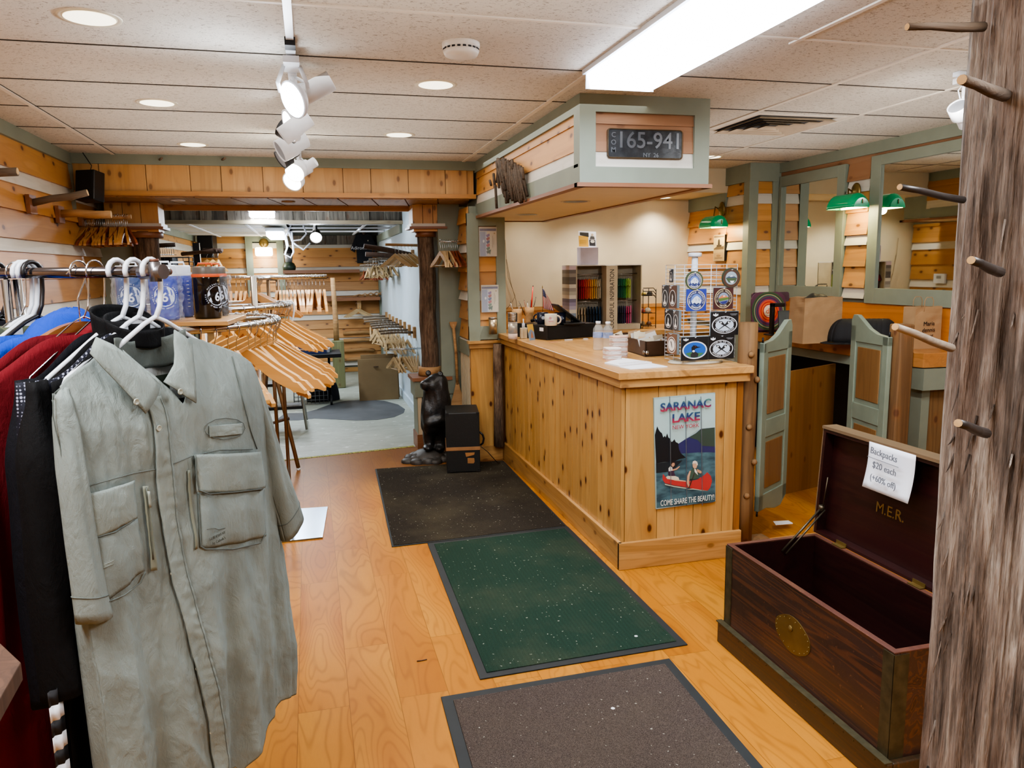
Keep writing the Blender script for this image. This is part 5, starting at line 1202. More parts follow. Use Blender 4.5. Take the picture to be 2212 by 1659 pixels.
for i, (x, y) in enumerate(((1.375, 0.2), (-.7, .9))):  # unseen fixtures added as fill light from around the viewer
    t = thing('fluorescent_fixture', ['long fluorescent ceiling fixture behind the viewer on the right', 'long fluorescent ceiling fixture overhead on the left'][i], 'ceiling light', (x, y, 2.37))
    b = MB(); b.box(x - .15, y - .6, 2.39, x + .15, y + .6, 2.449); b.build('diffuser', TUBE_E, t)
    area('fluorescent_light', (x, y, 2.38), .3, (18, 16)[i], NEUT, 1.2)
# recessed downlights
DL = [(-.664, 2.981, 'nearest of the three left-hand recessed downlights'), (-.694, 4.341, 'middle of the three left-hand recessed downlights'), (-.703, 5.667, 'farthest of the three left-hand recessed downlights'),
      (.619, 3.691, 'recessed downlight between the track lights and the hanging soffit'), (.604, 5.058, 'recessed downlight near the beam, right of the track lights'), (3.134, 5.649, 'recessed downlight over the clerk area right of the soffit')]
CANW = solid('downlight_trim_white', 'cfc6b0', .4)
for x, y, lab in DL:
    t = thing('recessed_downlight', lab, 'ceiling light', (x, y, ZC))
    b = MB(); b.lathe([(.085, 0), (.098, -.004), (.1, 0)], (x, y, ZC), 28, caps=False); b.lathe([(.085, -.001), (.078, -.003)], (x, y, ZC), 28, caps=False); b.build('trim_ring', CANW, t)
    b = MB(); b.lathe([(.08, -.0035), (0, -.0045)], (x, y, ZC), 28, caps=False); b.build('lens', CAN_E, t)
    spot('downlight', (x, y, ZC - .02), (x, y, 0), 20 if x < 3 else 16, WARM, 125, .9, .07)
p = fz(1428, 427, 2.24)
t = thing('recessed_downlight', 'recessed downlight in the low cream bulkhead behind the counter', 'ceiling light', p)
b = MB(); b.lathe([(.085, 0), (.098, -.004), (.1, 0)], p, 28, caps=False); b.build('trim_ring', CANW, t); b = MB(); b.lathe([(.085, -.003), (0, -.004)], p, 28, caps=False); b.build('lens', CAN_E, t)
spot('downlight', p - V((0, 0, .03)), (p.x, p.y, 0), 14, WARM, 130, .9, .06)
spot('downlight', (1.95, 6.6, 2.2), (1.95, 6.75, 0), 12, WARM, 140, .9, .06); spot('downlight', (2.6, 6.6, 2.2), (2.6, 6.7, 0), 14, WARM, 130, .9, .06)  # two added spots without fixtures, brightening the cream wall
for px, py, lab in ((1243, 435, 'unlit black recessed can in the soffit underside nearest the front'), (1139, 463, 'unlit black recessed can deeper in the soffit underside')):
    p = fz(px, py, 2.008); t = thing('recessed_can', lab, 'ceiling light', p)
    b = MB(); b.lathe([(.075, 0), (.092, -.004), (.095, 0)], p, 28, caps=False); b.build('trim_ring', CANW, t)
    b = MB(); b.lathe([(.078, -.002), (.06, -.0025), (0, -.0025)], p, 28, caps=False); b.build('black_baffle', BLACK, t)
spot('soffit_light', (1.72, 4.55, 1.99), (1.75, 4.55, 0), 13, WARM, 100, .8, .05); spot('soffit_light', (1.72, 5.7, 1.99), (1.75, 5.7, 0), 13, WARM, 100, .8, .05)  # added spots under the soffit; the cans beside them are unlit
# air vent
t = thing('ceiling_vent', 'square louvred air vent in the ceiling right of the soffit', 'vent', (2.8, 4.33, ZC))
vx, vy = 2.805, 4.3; b = MB()
for k in range(4):
    s0 = .26 - .062 * k; s1 = s0 - .026
    for sx, sy in ((0, 1), (0, -1), (1, 0), (-1, 0)):
        P = []
        for s_, z in ((s0, ZC - .020), (s1, ZC - .003)):
            if sx == 0: P += [V((vx - s_, vy + sy * s_, z)), V((vx + s_, vy + sy * s_, z))]
            else: P += [V((vx + sx * s_, vy - s_, z)), V((vx + sx * s_, vy + s_, z))]
        b.add(P, [(0, 1, 3, 2)])
b.build('louvres', solid('vent_metal', 'b5a48c', .6), t)
b = MB(); b.box(vx - .25, vy - .25, ZC - .0015, vx + .25, vy + .25, ZC - .001); b.build('dark_duct', solid('vent_dark', '23262e', .8), t)
b = MB(); b.box(vx - .305, vy - .305, ZC - .003, vx + .305, vy - .26, ZC - .0005); b.box(vx - .305, vy + .26, ZC - .003, vx + .305, vy + .305, ZC - .0005); b.box(vx - .305, vy - .26, ZC - .003, vx - .26, vy + .26, ZC - .0005); b.box(vx + .26, vy - .26, ZC - .003, vx + .305, vy + .26, ZC - .0005); b.build('vent_frame', TBAR, t)
# smoke detector
p = V((.608, 3.02, ZC)); t = thing('smoke_detector', 'round white smoke detector on the ceiling right of the track lights', 'smoke detector', p)
b = MB(); b.lathe([(.072, 0), (.072, -.016), (.066, -.02), (.066, -.024), (.07, -.028), (.062, -.045), (.03, -.05), (0, -.05)], p, 32, caps=False); cs_ = b.build('casing', solid('detector_white', 'd4cdc0', .4), t)
b = MB()
for k in range(20):
    a = k * math.pi / 10; b.box(-.006, -.002, -.0275, .006, .002, -.0205, Matrix.Translation(p + V((math.cos(a) * .067, math.sin(a) * .067, 0))) @ Matrix.Rotation(a + math.pi / 2, 4, 'Z'))
b.build('vent_slots', BLACKM, cs_)
# ---- track lighting
tx = -.022
t = thing('ceiling_track', 'white lighting track running along the ceiling', 'track', (tx, 4.4, 2.43))
b = MB(); b.box(tx - .018, 3.12, 2.425, tx + .018, 6.1, 2.449); b.box(tx - .014, 1.0, 2.438, tx + .014, 3.12, 2.449); b.build('rail', WHITEP, t)
b = MB(); b.box(tx - .019, 3.06, 2.42, tx + .019, 3.13, 2.449); b.build('end_cap', BLACKM, t)
LW = solid('lamp_head_white', 'c9cacc', .35)
def cyl_lamp(name, lab, y, aim, ln, r0, r1, lit=None, bl=False, drop=.1, grp=None, loc=None, ctr=None):
    base = V(loc) if loc else V((tx, y, 2.425)); t = thing(name, lab, 'spotlight', base, 0, grp)
    b = MB(); b.box(base.x - .016, base.y - .05, base.z - .025, base.x + .016, base.y + .05, base.z); b.tube([base, base - V((0, 0, drop * .5))], .008, 8); b.build('adapter', LW, t)
    c = fy(ctr[0], ctr[1], y) if ctr else base - V((0, 0, drop)); d = V(aim).normalized(); M = Matrix.Translation(c) @ d.to_track_quat('Z', 'Y').to_matrix().to_4x4()
    b = MB(); m = BLACK if bl else LW
    pr = [(r0 * .9, -ln * .5), (r0, -ln * .48), (r0, -ln * .1), (r1, ln * .0), (r1, ln * .5), (r1 * .92, ln * .5), (r1 * .9, ln * .46)]
    b.lathe(pr, (0, 0, 0), 24, M, caps=False); b.lathe([(0, -ln * .5), (r0 * .9, -ln * .5)], (0, 0, 0), 24, M, caps=False); lh_ = b.build('lamp_head', m, t)
    b = MB(); b.lathe([(r1 * .9, ln * .46), (0, ln * .46)], (0, 0, 0), 24, M, caps=False); b.build('lens', lit or GREYF, lh_)
    b = MB(); b.tube([base - V((0, 0, .03)), base - V((.03, 0, .06)), c - d * ln * .45], .003, 5); b.build('cord', WHITEP, t); b = MB(); b.tube([base - V((0, 0, .02)), c], .007, 6); b.build('arm', LW, t)
    return c + d * ln * .55, d
# big white flat flood (yoke)
base = V((tx, 3.3, 2.42)); t = thing('flood_lamp', 'brightly glowing round white flood lamp nearest the viewer on the track', 'spotlight', base)
b = MB(); b.box(tx - .03, 3.2, 2.395, tx + .03, 3.36, 2.42)
c0 = fd(637, 214, 3.05); 
for s_ in (-1, 1): b.tube([V((tx + s_ * .03, 3.27, 2.4)), V((tx + s_ * .055, 3.25, 2.33)), c0 + V((s_ * .055, .03, .03))], .009, 6, sx=.5)
b.build('yoke', LW, t)
dr = (V((-.78, -.5, -.4))).normalized(); M = Matrix.Translation(c0) @ dr.to_track_quat('Z', 'Y').to_matrix().to_4x4()
b = MB(); b.lathe([(0, -.03), (.045, -.03), (.072, -.005), (.075, .012), (.068, .014)], (0, 0, 0), 30, M, caps=False); lh_ = b.build('lamp_housing', LW, t)
b = MB(); b.lathe([(.068, .013), (0, .016)], (0, 0, 0), 30, M, caps=False); b.build('glowing_lens', emis('flood_glow', 'eef6ff', 14.0), lh_)
spot('flood_light', c0 + dr * .03, c0 + dr * 2, 14, COOL, 150, .8, .07)
point('flood_spill', c0 + dr * .12, 1.6, COOL, .06)
cyl_lamp('track_spotlight', 'white cylindrical track spotlight pointing right, just behind the flood lamp', 3.45, (-.85, .1, -.45), .15, .042, .042, ctr=(682, 192))
cyl_lamp('track_spotlight', 'second white cylindrical track spotlight pointing right behind the flood lamp', 3.95, (-.75, .0, -.55), .16, .042, .045, drop=.14)
cyl_lamp('track_spotlight', 'thin oval lit track lamp seen edge-on below the two cylinders', 4.1, (-.85, -.25, -.3), .05, .05, .08, emis('edge_glow', 'eef6ff', 5.0), ctr=(634, 270))
cyl_lamp('track_spotlight', 'black-backed white track spotlight in the middle of the track', 4.3, (-.7, .2, .45), .1, .04, .05, bl=True, ctr=(624, 285))
cyl_lamp('track_spotlight', 'large white cylindrical track spotlight tilted down to the left', 4.6, (-.8, -.2, -.45), .17, .05, .062, ctr=(632, 313))
cyl_lamp('track_spotlight', 'black backed track lamp tucked behind the large cylinder', 5.1, (-.7, -.2, -.5), .12, .04, .06, bl=True, ctr=(622, 335))
c, d = cyl_lamp('track_spotlight', 'warm lit white track spotlight at the far end of the track', 5.35, (-.3, -.6, -.45), .11, .04, .065, emis('warm_spot_glow', 'fff2d0', 9.0), ctr=(643, 365))
point('warm_spill', c + d * .05, 1.8, WARM, .04); spot('track_light', c + d * .03, c + d * 2, 12, WARM, 120, .8, .05)
c, d = cyl_lamp('track_spotlight', 'second warm lit white track spotlight beside the last one', 5.55, (-.4, -.6, -.5), .1, .04, .07, emis('warm_spot_glow2', 'fff2d0', 6.0), ctr=(638, 385))
cyl_lamp('track_spotlight', 'plain white track spotlight at the very end of the track pointing right', 5.8, (-.7, .3, -.4), .12, .035, .05, ctr=(667, 358))
pb = fz(2066, 155, 2.449); b = MB(); b.box(pb.x, pb.y - .02, 2.43, pb.x + .5, pb.y + .02, 2.449); tag(b.build('ceiling_track', WHITEP), 'short white ceiling track partly hidden by the bark post', 'track')
cyl_lamp('track_spotlight', 'small white track spotlight peeking out left of the bark post', 0, (-.55, -.2, .5), .12, .03, .045, drop=.17, loc=fz(2072, 165, 2.43) + V((.03, 0, 0)))

spot('track_light', V((2.55, 2.75, 2.3)), (3.9, 4.6, 1.4), 22, NEUT, 95, .8, .06)
spot('track_light', V((2.5, 2.4, 2.3)), (2.9, 5.0, .6), 22, NEUT, 100, .8, .06)
# ---- green banker wall lamps
GREEN = solid('green_glass_shade', '0a7a50', .1, emit=.10, ecol='0c9a5c', var=.1)
SHW = solid('shade_inner_white', 'e6efe0', .4, emit=1.2, ecol='fff0c8')
def banker(lab, wall, shade, n_, ax, L_=.26):
    t = thing('banker_wall_lamp', lab, 'wall lamp', wall)
    n_ = V(n_); ax = V(ax); q = n_.to_track_quat('Z', 'Y').to_matrix().to_4x4()
    b = MB(); b.lathe([(.06, 0), (.06, .008), (.045, .016), (.02, .02), (.015, .035), (0, .04)], wall, 20, q, sx=.8, sy=1.1, caps=False); b.build('backplate', BRASS, t)
    b = MB(); b.tube([wall + n_ * .03, wall + n_ * .07 + V((0, 0, .02)), shade + V((0, 0, .05))], .006, 8)
    for s_ in (-1, 1): b.tube([shade + V((0, 0, .055)), shade + ax * (s_ * L_ * .38) + V((0, 0, .05)), shade + ax * (s_ * L_ * .52) + V((0, 0, .015)), shade + ax * (s_ * L_ * .52) - V((0, 0, .01))], .004, 6)
    b.lathe([(.012, -.005), (.012, .005)], shade + V((0, 0, .05)), 10); b.build('brass_arm', BRASS, t)
    b = MB(); b.grid(lambda u, v: shade + ax * ((u - .5) * L_ * (1 - .0 * v)) + n_ * (math.cos(v * math.pi) * .085 * (1 - .5 * max(0, abs(u - .5) * 2 - .8) * 3)) + V((0, 0, -.035 + .10 * math.sin(v * math.pi) * (1 - .35 * max(0, abs(u - .5) * 2 - .75) * 4))), 24, 14)
    for s_ in (0, 1): b.ngon([shade + ax * ((s_ - .5) * L_) + n_ * (math.cos(v * math.pi) * .085 * .75) + V((0, 0, -.035 + .10 * math.sin(v * math.pi) * .65)) for v in [k / 10 for k in range(11)]])
    gs_ = b.build('green_shade', GREEN, t, solid=.003)
    b = MB(); b.grid(lambda u, v: shade + ax * ((u - .5) * L_ * .94) + n_ * (math.cos(v * math.pi) * .076 * (1 - .5 * max(0, abs(u - .5) * 2 - .8) * 3)) + V((0, 0, -.035 + .09 * math.sin(v * math.pi) * (1 - .35 * max(0, abs(u - .5) * 2 - .75) * 4))), 20, 10); b.build('white_lining', SHW, gs_)
    point('lamp_bulb', shade - V((0, 0, .045)), 2.6, (1, .78, .42), .03)
w1 = fx(1861, 413, 3.925); w1 = V((3.925, 4.92, w1.z)); s1 = fx(1831, 440, 3.79)
banker('green glass banker lamp between the two wall mirrors', w1, s1 + V((0, 0, 0)), (-1, 0, 0), (0, 1, 0), .30)
w2 = fx(1560, 452, 3.645); s2 = fx(1541, 483, 3.52); banker('green glass banker lamp above the lighthouse picture', w2, s2, (-1, 0, 0), (0, 1, 0), .28)
# lighthouse picture
xp = 3.64; A, B = fx(1542, 507, xp), fx(1564, 565, xp); c = (A + B) / 2; w, h = abs(A.y - B.y), .235
M = frame(c, (0, -1, 0), (0, 0, 1)); t = thing('canvas_picture', 'narrow sepia lighthouse picture hanging under the far green lamp', 'picture', c - V((0, 0, h / 2)))
b = MB(); b.box(-w / 2, -h / 2, -.035, w / 2, h / 2, 0, M); b.build('black_sided_canvas', BLACKM, t)
a = Art(M); a.rect(-w / 2, -h / 2, w / 2, h / 2, 'c9b48e').rect(-w * .46, h * .4, w * .46, h * .47, '7a6248').poly([(-w * .46, -h * .02), (-w * .2, h * .06), (w * .2, h * .04), (w * .46, h * .08), (w * .46, -h * .06), (-w * .46, -h * .06)], '5c4a36').poly([(-w * .08, h * .3), (0, h * .36), (w * .08, h * .3), (w * .1, h * .06), (-w * .1, h * .06)], '2e2620').rect(-w * .2, h * .04, w * .25, h * .12, '3a3028').rect(-w * .46, -h * .2, w * .46, -h * .06, 'b39a70').poly([(-w * .46, -h * .2), (w * .46, -h * .16), (w * .46, -h * .47), (-w * .46, -h * .47)], 'a88a64').ell(0, -h * .3, w * .2, h * .05, '8a6c4c').rect(-w * .35, -h * .4, w * .35, -h * .37, '6a5038')
a.done('printed_scene', t)
# two picture packs on the pier
yq = 6.135
for i, (x0, y0, x1, y1) in enumerate(((1034.5, 490, 1074, 554), (1039, 616, 1077.5, 674))):
    A, B = fy(x0, y0, yq), fy(x1, y1, yq); c = (A + B) / 2; w, h = B.x - A.x, A.z - B.z; M = frame(c, (1, 0, 0), (0, 0, 1))
    t = thing('calendar_pack', ['upper winter village print in a clear sleeve on the sage pier', 'lower winter village print in a clear sleeve on the sage pier'][i], 'calendar', c - V((0, 0, h / 2)))
    b = MB(); b.box(-w / 2, -h / 2, -.006, w / 2, h / 2, -.002, M); b.build('backing', solid('calendar_back', 'b9b0a0', .5), t)
    a = Art(M @ Matrix.Translation(V((0, 0, -.0018)))); a.rect(-w * .46, -h * .48, w * .46, h * .38, 'cfc6b0').rect(-w * .46, -h * .48, -w * .14, h * .34, '8a94ac').rect(-w * .46, h * .36, w * .46, h * .44, '4c4c74').rect(-w * .14, -h * .48, -w * .06, h * .34, 'b8bccc')
    for k in range(6): a.poly([(-w * .12, h * (.22 - .11 * k)), (w * .08, h * (.28 - .11 * k)), (w * .1, h * (.2 - .11 * k)), (-w * .04, h * (.14 - .11 * k))], ['7a5a90', '9a3c3c', '3c4c80', 'a84a50', '3a6a48', '2f4a3a'][k])
    a.poly([(-w * .05, -h * .3), (w * .16, -h * .26), (w * .1, -h * .44)], '2f5a3a').ell(-w * .25, h * .02, w * .05, h * .05, 'e0e0e4').rect(w * .24, -h * .2, w * .27, h * .2, 'a09a88').rect(w * .31, -h * .1, w * .33, h * .12, 'a09a88').ell(w * .36, h * .28, w * .04, w * .04, 'a08858')
    a.done('printed_picture', t)
    b = MB(); b.box(-w * .5, -h * .5, .002, w * .5, h * .5, .0026, M); b.build('clear_sleeve', BAG, t)
    b = MB(); b.box(-w * .5, h * .44, .0028, w * .5, h * .5, .0035, M); b.build('sleeve_header', solid('sleeve_header', 'b9b4ac', .4), t)
t = thing('thermostat', 'white thermostat on the siding behind the pier, seen in the large mirror', 'thermostat', (1.59, 6.55, 1.38)); MB().box(1.58, 6.48, 1.38, 1.61, 6.62, 1.48).build('casing', WHITEP, t, bevel=.004); MB().box(1.61, 6.52, 1.43, 1.612, 6.58, 1.46).build('display_window', GREYF, t)
# loose cable on the cream wall
b = MB(); b.tube([fy(x, y, 6.96) for x, y in ((1091, 518), (1094, 560), (1103, 610), (1115, 650), (1120, 690))], .0025, 5); b.tube([fy(x, y, 6.97) for x, y in ((1093, 560), (1098, 600), (1113, 640), (1104, 656), (1094, 668))], .0022, 5)
tag(b.build('loose_cable', solid('brown_cable', '7a6a50', .5)), 'thin loose cable hanging down the cream wall beside the pier', 'cable')

# wall speakers
def speaker(lab, c, w, h, d, rz, rx=0):
    t = thing('wall_speaker', lab, 'speaker', c - V((0, 0, h / 2))); M = Matrix.Translation(c) @ Matrix.Rotation(rz, 4, 'Z') @ Matrix.Rotation(rx, 4, 'X')
    b = MB(); b.box(-w / 2, -d * .1, -h / 2, w / 2, d * .9, h / 2, M); b.build('cabinet', BLACK, t, bevel=.008)
    b = MB(); b.box(-w * .44, -d * .13, -h * .46, w * .44, -d * .1, h * .46, M); b.build('grille', solid('speaker_grille', '101012', .8), t, bevel=.003)
    b = MB(); b.tube([M @ V((0, d * .4, h * .5)), M @ V((.01, d * .4, h * .7)), V((c.x - .01, c.y + .05, 2.44 if c.y < 8 else c.z + h * .6))], .003, 5); b.build('cable', BLACKM, t)
speaker('black wall speaker in the upper left corner under the sage crown', V((-1.47, 6.04, 2.215)), .15, .21, .11, -.45, -.15)
speaker('black wall speaker high in the far left corner of the back room', V((-1.42, 12.0, 1.98)), .22, .34, .2, -.2)

# ---- paddle
p0 = V((1.16, 6.6, 0)); P = [fy(x, y, 6.6) for x, y in ((979, 700), (985, 760), (988, 830), (989, 880))]
t = thing('canoe_paddle', 'worn wooden canoe paddle leaning in the corner behind the black bear', 'paddle', V((P[3].x, 6.6, 0)))
dx = (P[3] - P[0]); 
b = MB(); b.tube([P[0], P[1], P[2]], .013, 10); b.build('shaft', BIRCH, t)
b = MB(); Q = P[0]; b.prism([(-.035, .02), (.035, .02), (.03, -.005), (.012, -.04), (-.012, -.04), (-.03, -.005)], -.01, .01, frame(Q, (1, 0, 0), (0, 0, 1))); b.build('grip', BIRCH, t, bevel=.004)
b = MB(); M = frame(P[2], (1, 0, 0), (dx.x * -.0 , 0, 1)); b.prism([(-.012, .02), (.012, .02), (.03, -.06), (.06, -.16), (.065, P[2].z * -.92), (-.065, P[2].z * -.92), (-.06, -.16), (-.03, -.06)], -.006, .006, M); b.build('blade', BIRCH, t, bevel=.004)

# ================================================================= THINGS ON THE WALL COUNTER
def wc(px, py): return fz(px, py, CZ + .0005)
p = wc(1662, 716); p = V((3.72, 5.6, CZ)); c = fy(1661, 672, 5.45); R = pxm(c, 42)
t = thing('round_target_board', 'board printed with bright concentric rings and the letters db', 'display board', (c.x, 5.5, CZ + .0005))
hb = c.z - CZ; M = frame((c.x, 5.45, c.z), (1, 0, 0), (0, .1, 1))
b = MB(); b.prism([(x, y) for x, y in rrect(2 * R * 1.0, 2 * R * .98, R * .5)], -.012, 0, M); b.build('board', solid('purple_board', '5a3450', .5), t)
b = MB(); b.prism(rrect(2 * R * 1.08, R * .5, .02), -.03, -.014, M @ Matrix.Translation(V((.03, R * .72, 0)))); b.box(c.x - R * .6, 5.46, CZ + .001, c.x + R * .6, 5.52, c.z - R * .8); b.build('back_board', solid('dark_plum_board', '4a3444', .5), t)
a = Art(M)
for k, (f_, c_) in enumerate(((.99, '3c5a3c'), (.93, '2c4430'), (.87, '9a9a78'), (.82, '2e5a5c'), (.76, '6a2c4c'), (.70, '3a2c5c'), (.63, '8c3c5c'), (.57, 'd8603c'), (.5, 'c02c2c'), (.43, 'e0803c'), (.37, 'b83030'), (.31, 'f0e0d0'))): a.ell(0, 0, R * f_, R * f_, c_, 40)
a.text('d', -R * .09, .0, R * .4, 'd0502c').text('b', R * .1, .0, R * .4, '2a2426').rect(-R * .2, -R * .24, R * .2, -R * .21, '8a8078'); a.done('printed_rings', t)
p = wc(1684, 712); t = thing('angled_stand', 'black upright angled arm in front of the ringed board', 'stand', (p.x, 5.1, CZ))
A = fy(1670, 712, 5.2); b = MB(); zt = fy(1670, 655, 5.2).z; b.box(A.x - .012, 5.2, CZ + .0005, A.x + .012, 5.24, zt); b.box(A.x - .012, 5.2, zt - .03, A.x + .1, 5.24, zt); b.box(A.x - .04, 5.17, CZ + .0005, A.x + .04, 5.27, CZ + .01); b.build('arm', BLACK, t, bevel=.004)
t = thing('laptop', 'dark laptop screen standing on the wall counter behind the left gate', 'laptop', fy(1710, 718, 4.98))
A, B = fy(1684, 720, 4.98), fy(1736, 671, 4.98); b = MB(); b.hexa([V((A.x, 4.98, CZ + .012)), V((B.x, 4.98, CZ + .012)), V((B.x, 4.99, CZ + .012)), V((A.x, 4.99, CZ + .012)), V((A.x + .03, 5.05, B.z)), V((B.x, 5.05, B.z)), V((B.x, 5.06, B.z)), V((A.x + .03, 5.06, B.z))]); b.build('screen', BLACK, t)
b = MB(); b.box(A.x, 4.8, CZ + .0005, B.x, 4.99, CZ + .012); b.build('keyboard_base', BLACKM, t)
def bag(lab, x0p, x1p, ybot, ytop, y, dd, handles=False, par=None):
    A, B = fy(x0p, ybot, y), fy(x1p, ytop, y); x0, x1 = A.x, B.x; z0 = CZ + .0005; z1 = B.z; t = thing('paper_bag', lab, 'paper bag', ((x0 + x1) / 2, y + dd / 2, z0))
    b = MB(); n = 14
    def f_(u, v):
        k = u * 4; e = int(k) % 4; w = k - int(k) if k < 4 else 0
        cs = [(x0, y), (x1, y), (x1, y + dd), (x0, y + dd)]; a, c = cs[e], cs[(e + 1) % 4]
        x = lerp(a[0], c[0], w); yy = lerp(a[1], c[1], w); cr = noise.noise(V((x * 14, yy * 14, v * 6))) * .008 * v
        tp = .02 * v
        cx = (x0 + x1) / 2; return V((cx + (x - cx) * (1 - tp * 2) + cr, yy + cr, z0 + (z1 - z0) * v + (cr * .8 if v > .9 else 0)))
    b.grid(f_, 40, 20, smooth=False); b.box(x0, y, z0, x1, y + dd, z0 + .002); b.build('bag_body', KRAFT, t, solid=.001)
    if handles:
        for yy in (y + .003, y + dd - .003):
            cx = (x0 + x1) / 2; b = MB(); b.tube([V((cx - .035, yy, z1 - .03)), V((cx - .033, yy, z1 + .04)), V((cx - .02, yy, z1 + .06)), V((cx + .02, yy, z1 + .06)), V((cx + .033, yy, z1 + .04)), V((cx + .035, yy, z1 - .03))], .0025, 6); b.build('twisted_handle', KRAFT, t)
    return t, x0, x1, z0, z1
t, x0, x1, z0, z1 = bag('large open brown paper bag with black cloth inside on the wall counter', 1734, 1822, 732, 641, 4.55, .17)
b = MB(); b.grid(lambda u, v: V((lerp(x0 + .02, x1 - .02, u), lerp(4.57, 4.70, v), z1 - .03 + .055 * math.sin(u * 3.14) * math.sin(v * 3.14) + .006 * math.sin(u * 20))), 16, 8); tag(b.build('black_cloth', BLACKM), 'folded black cloth sticking out of the large paper bag', 'cloth')
t, x0, x1, z0, z1 = bag('small brown paper bag with twisted handles and handwriting near the bark post', 1972, 2037, 745, 662, 4.0, .1, True)
b = MB()
for k, (s_, dz) in enumerate((('Maria', .16), ('dennis', .12), ('Golf', .075))): b.text(s_, frame(((x0 + x1) / 2, 3.992, z0 + dz), (1, 0, .03), (0, 0, 1)), .038, .0005)
b.build('marker_writing', INK, t)
# caps stack
A = wc(1780, 738); base = V((3.62, 4.33, CZ))
capm = solid('black_cap_fabric', '1b1b1d', .8, bump=.2)
for k in range(9):
    q0 = fz(1822 + 10.5 * k, 741, CZ); q = V((q0.x, q0.y, CZ + .0005)) + V((.0, 0, .0))
    d = V((-.93, -.2, 0)).normalized(); ang = math.atan2(d.y, d.x)
    t = thing('baseball_cap', 'front black baseball cap with a brim badge in the nested row on the wall counter' if k == 0 else 'black baseball cap nested behind another in the row on the wall counter', 'cap', q, ang, 'nested black caps' if k else None)
    b = MB(); b.grid(lambda u, v: V((math.cos(u * 2 * math.pi) * .115 * math.cos(v * 1.5), math.sin(u * 2 * math.pi) * .095 * math.cos(v * 1.5), .012 + .155 * math.sin(v * 1.55) ** .8)), 26, 10); cr_ = b.build('crown', capm, t, world=False, solid=.002)
    b = MB(); b.grid(lambda u, v: V((.09 + .085 * v * math.cos((u - .5) * 2.2) , math.sin((u - .5) * 2.4) * (.09), .012 - .008 * v + .0 )), 14, 6); b.build('brim', capm, t, world=False, solid=.003)
    if k == 0:
        b = MB(); b.lathe([(.02, 0), (.02, .001)], (.12, 0, .013), 16); b.build('brim_badge', BRASS, t, world=False); b = MB(); b.box(.085, .02, .05, .092, .045, .056); b.build('side_tag', PAPER, cr_, world=False)
b = MB(); q = fz(2010, 972, .33); b.box(q.x - .15, q.y - .1, .26, q.x + .25, q.y + .14, .37); tag(b.build('blue_bin', solid('blue_plastic', '1c48a0', .4), bevel=.005), 'blue plastic bin behind the raised lid of the sea chest', 'bin')
b = MB(); b.box(q.x - .12, q.y - .06, 0.0, q.x + .2, q.y + .1, .255); tag(b.build('low_stool', BLACKM), 'dark low stool carrying the blue bin behind the sea chest', 'stool')
p = fz(1690, 1142, .001); t = thing('price_tag_sheet', 'small crumpled white printed paper on the gate sill', 'paper', p + V((0, 0, .036)))
b = MB(); b.hexa([V((p.x - .06, p.y - .02, .036)), V((p.x + .05, p.y - .03, .036)), V((p.x + .06, p.y + .03, .036)), V((p.x - .04, p.y + .04, .036))] + [V((p.x - .06, p.y - .02, .038)), V((p.x + .05, p.y - .03, .042)), V((p.x + .06, p.y + .03, .038)), V((p.x - .04, p.y + .04, .04))]); b.build('sheet', PAPER, t)

# ================================================================= BEAR AND CASE
bp = V((.905, 6.3, 0)); t = thing('bear_statue', 'black standing bear statue on a rocky base with paws clasped', 'statue', bp)
BEARM = solid('black_bear_carving', '1c1b1b', .38, var=.35, nscale=18, bump=.6, bscale=70)
ROCKM = solid('dark_carved_rock', '3a3632', .55, var=.3, nscale=12, bump=.5, bscale=30)
zz = lambda py: fy(925, py, 6.3).z
def hp(px, py, y=6.3): return fy(px, py, y)
hd = (zz(805) - 0)
me = bpy.data.metaballs.new('bm'); me.resolution = .012; me.render_resolution = .012; mo = bpy.data.objects.new('bm', me); COL.objects.link(mo)
def ball(p, rx, ry, rz, neg=False):
    e = me.elements.new(); e.type = 'ELLIPSOID'; e.co = p - bp; m = max(rx, ry, rz); e.radius = m * 1.75; e.size_x, e.size_y, e.size_z = rx / m, ry / m, rz / m; e.stiffness = 4.0
    e.use_negative = neg
S_ = pxm(hp(925, 880), 1.0)
def bl(px, py, rx, ry, rz, dy=0): ball(hp(px, py, 6.3 + dy), rx * S_, ry * S_, rz * S_)
bl(939, 838, 20, 18, 22); bl(946, 828, 17, 15, 18, .01); bl(928, 832, 15, 13, 12, -.03); bl(918, 830, 8, 8, 7, -.06); bl(917, 836, 7, 7, 6, -.06)
bl(944, 860, 24, 20, 28); bl(942, 885, 27, 22, 30); bl(940, 912, 25, 22, 26); bl(930, 920, 16, 14, 16, -.04)
bl(923, 893, 10, 12, 20, -.05); bl(929, 913, 12, 9, 9, -.09); bl(955, 893, 11, 12, 20, -.04); bl(943, 910, 15, 9, 9, -.09)
bl(927, 940, 11, 12, 22); bl(951, 940, 13, 12, 22); bl(928, 960, 9, 12, 14); bl(924, 967, 9, 13, 5, -.05); bl(950, 962, 11, 12, 14); bl(948, 968, 9, 13, 5, -.05)
bpy.context.view_layer.update()
dg = bpy.context.evaluated_depsgraph_get(); mm = bpy.data.meshes.new_from_object(mo.evaluated_get(dg))
b = MB(); b.smooth = True; b.add([v.co.copy() for v in mm.vertices], [list(p.vertices) for p in mm.polygons]); bpy.data.objects.remove(mo)
for v in b.v:
    n = noise.noise(V((v.x * 26, v.y * 26, v.z * 9))) * .007; v.x += n; v.y += n
bo = b.build('bear_body', BEARM, t, world=False)
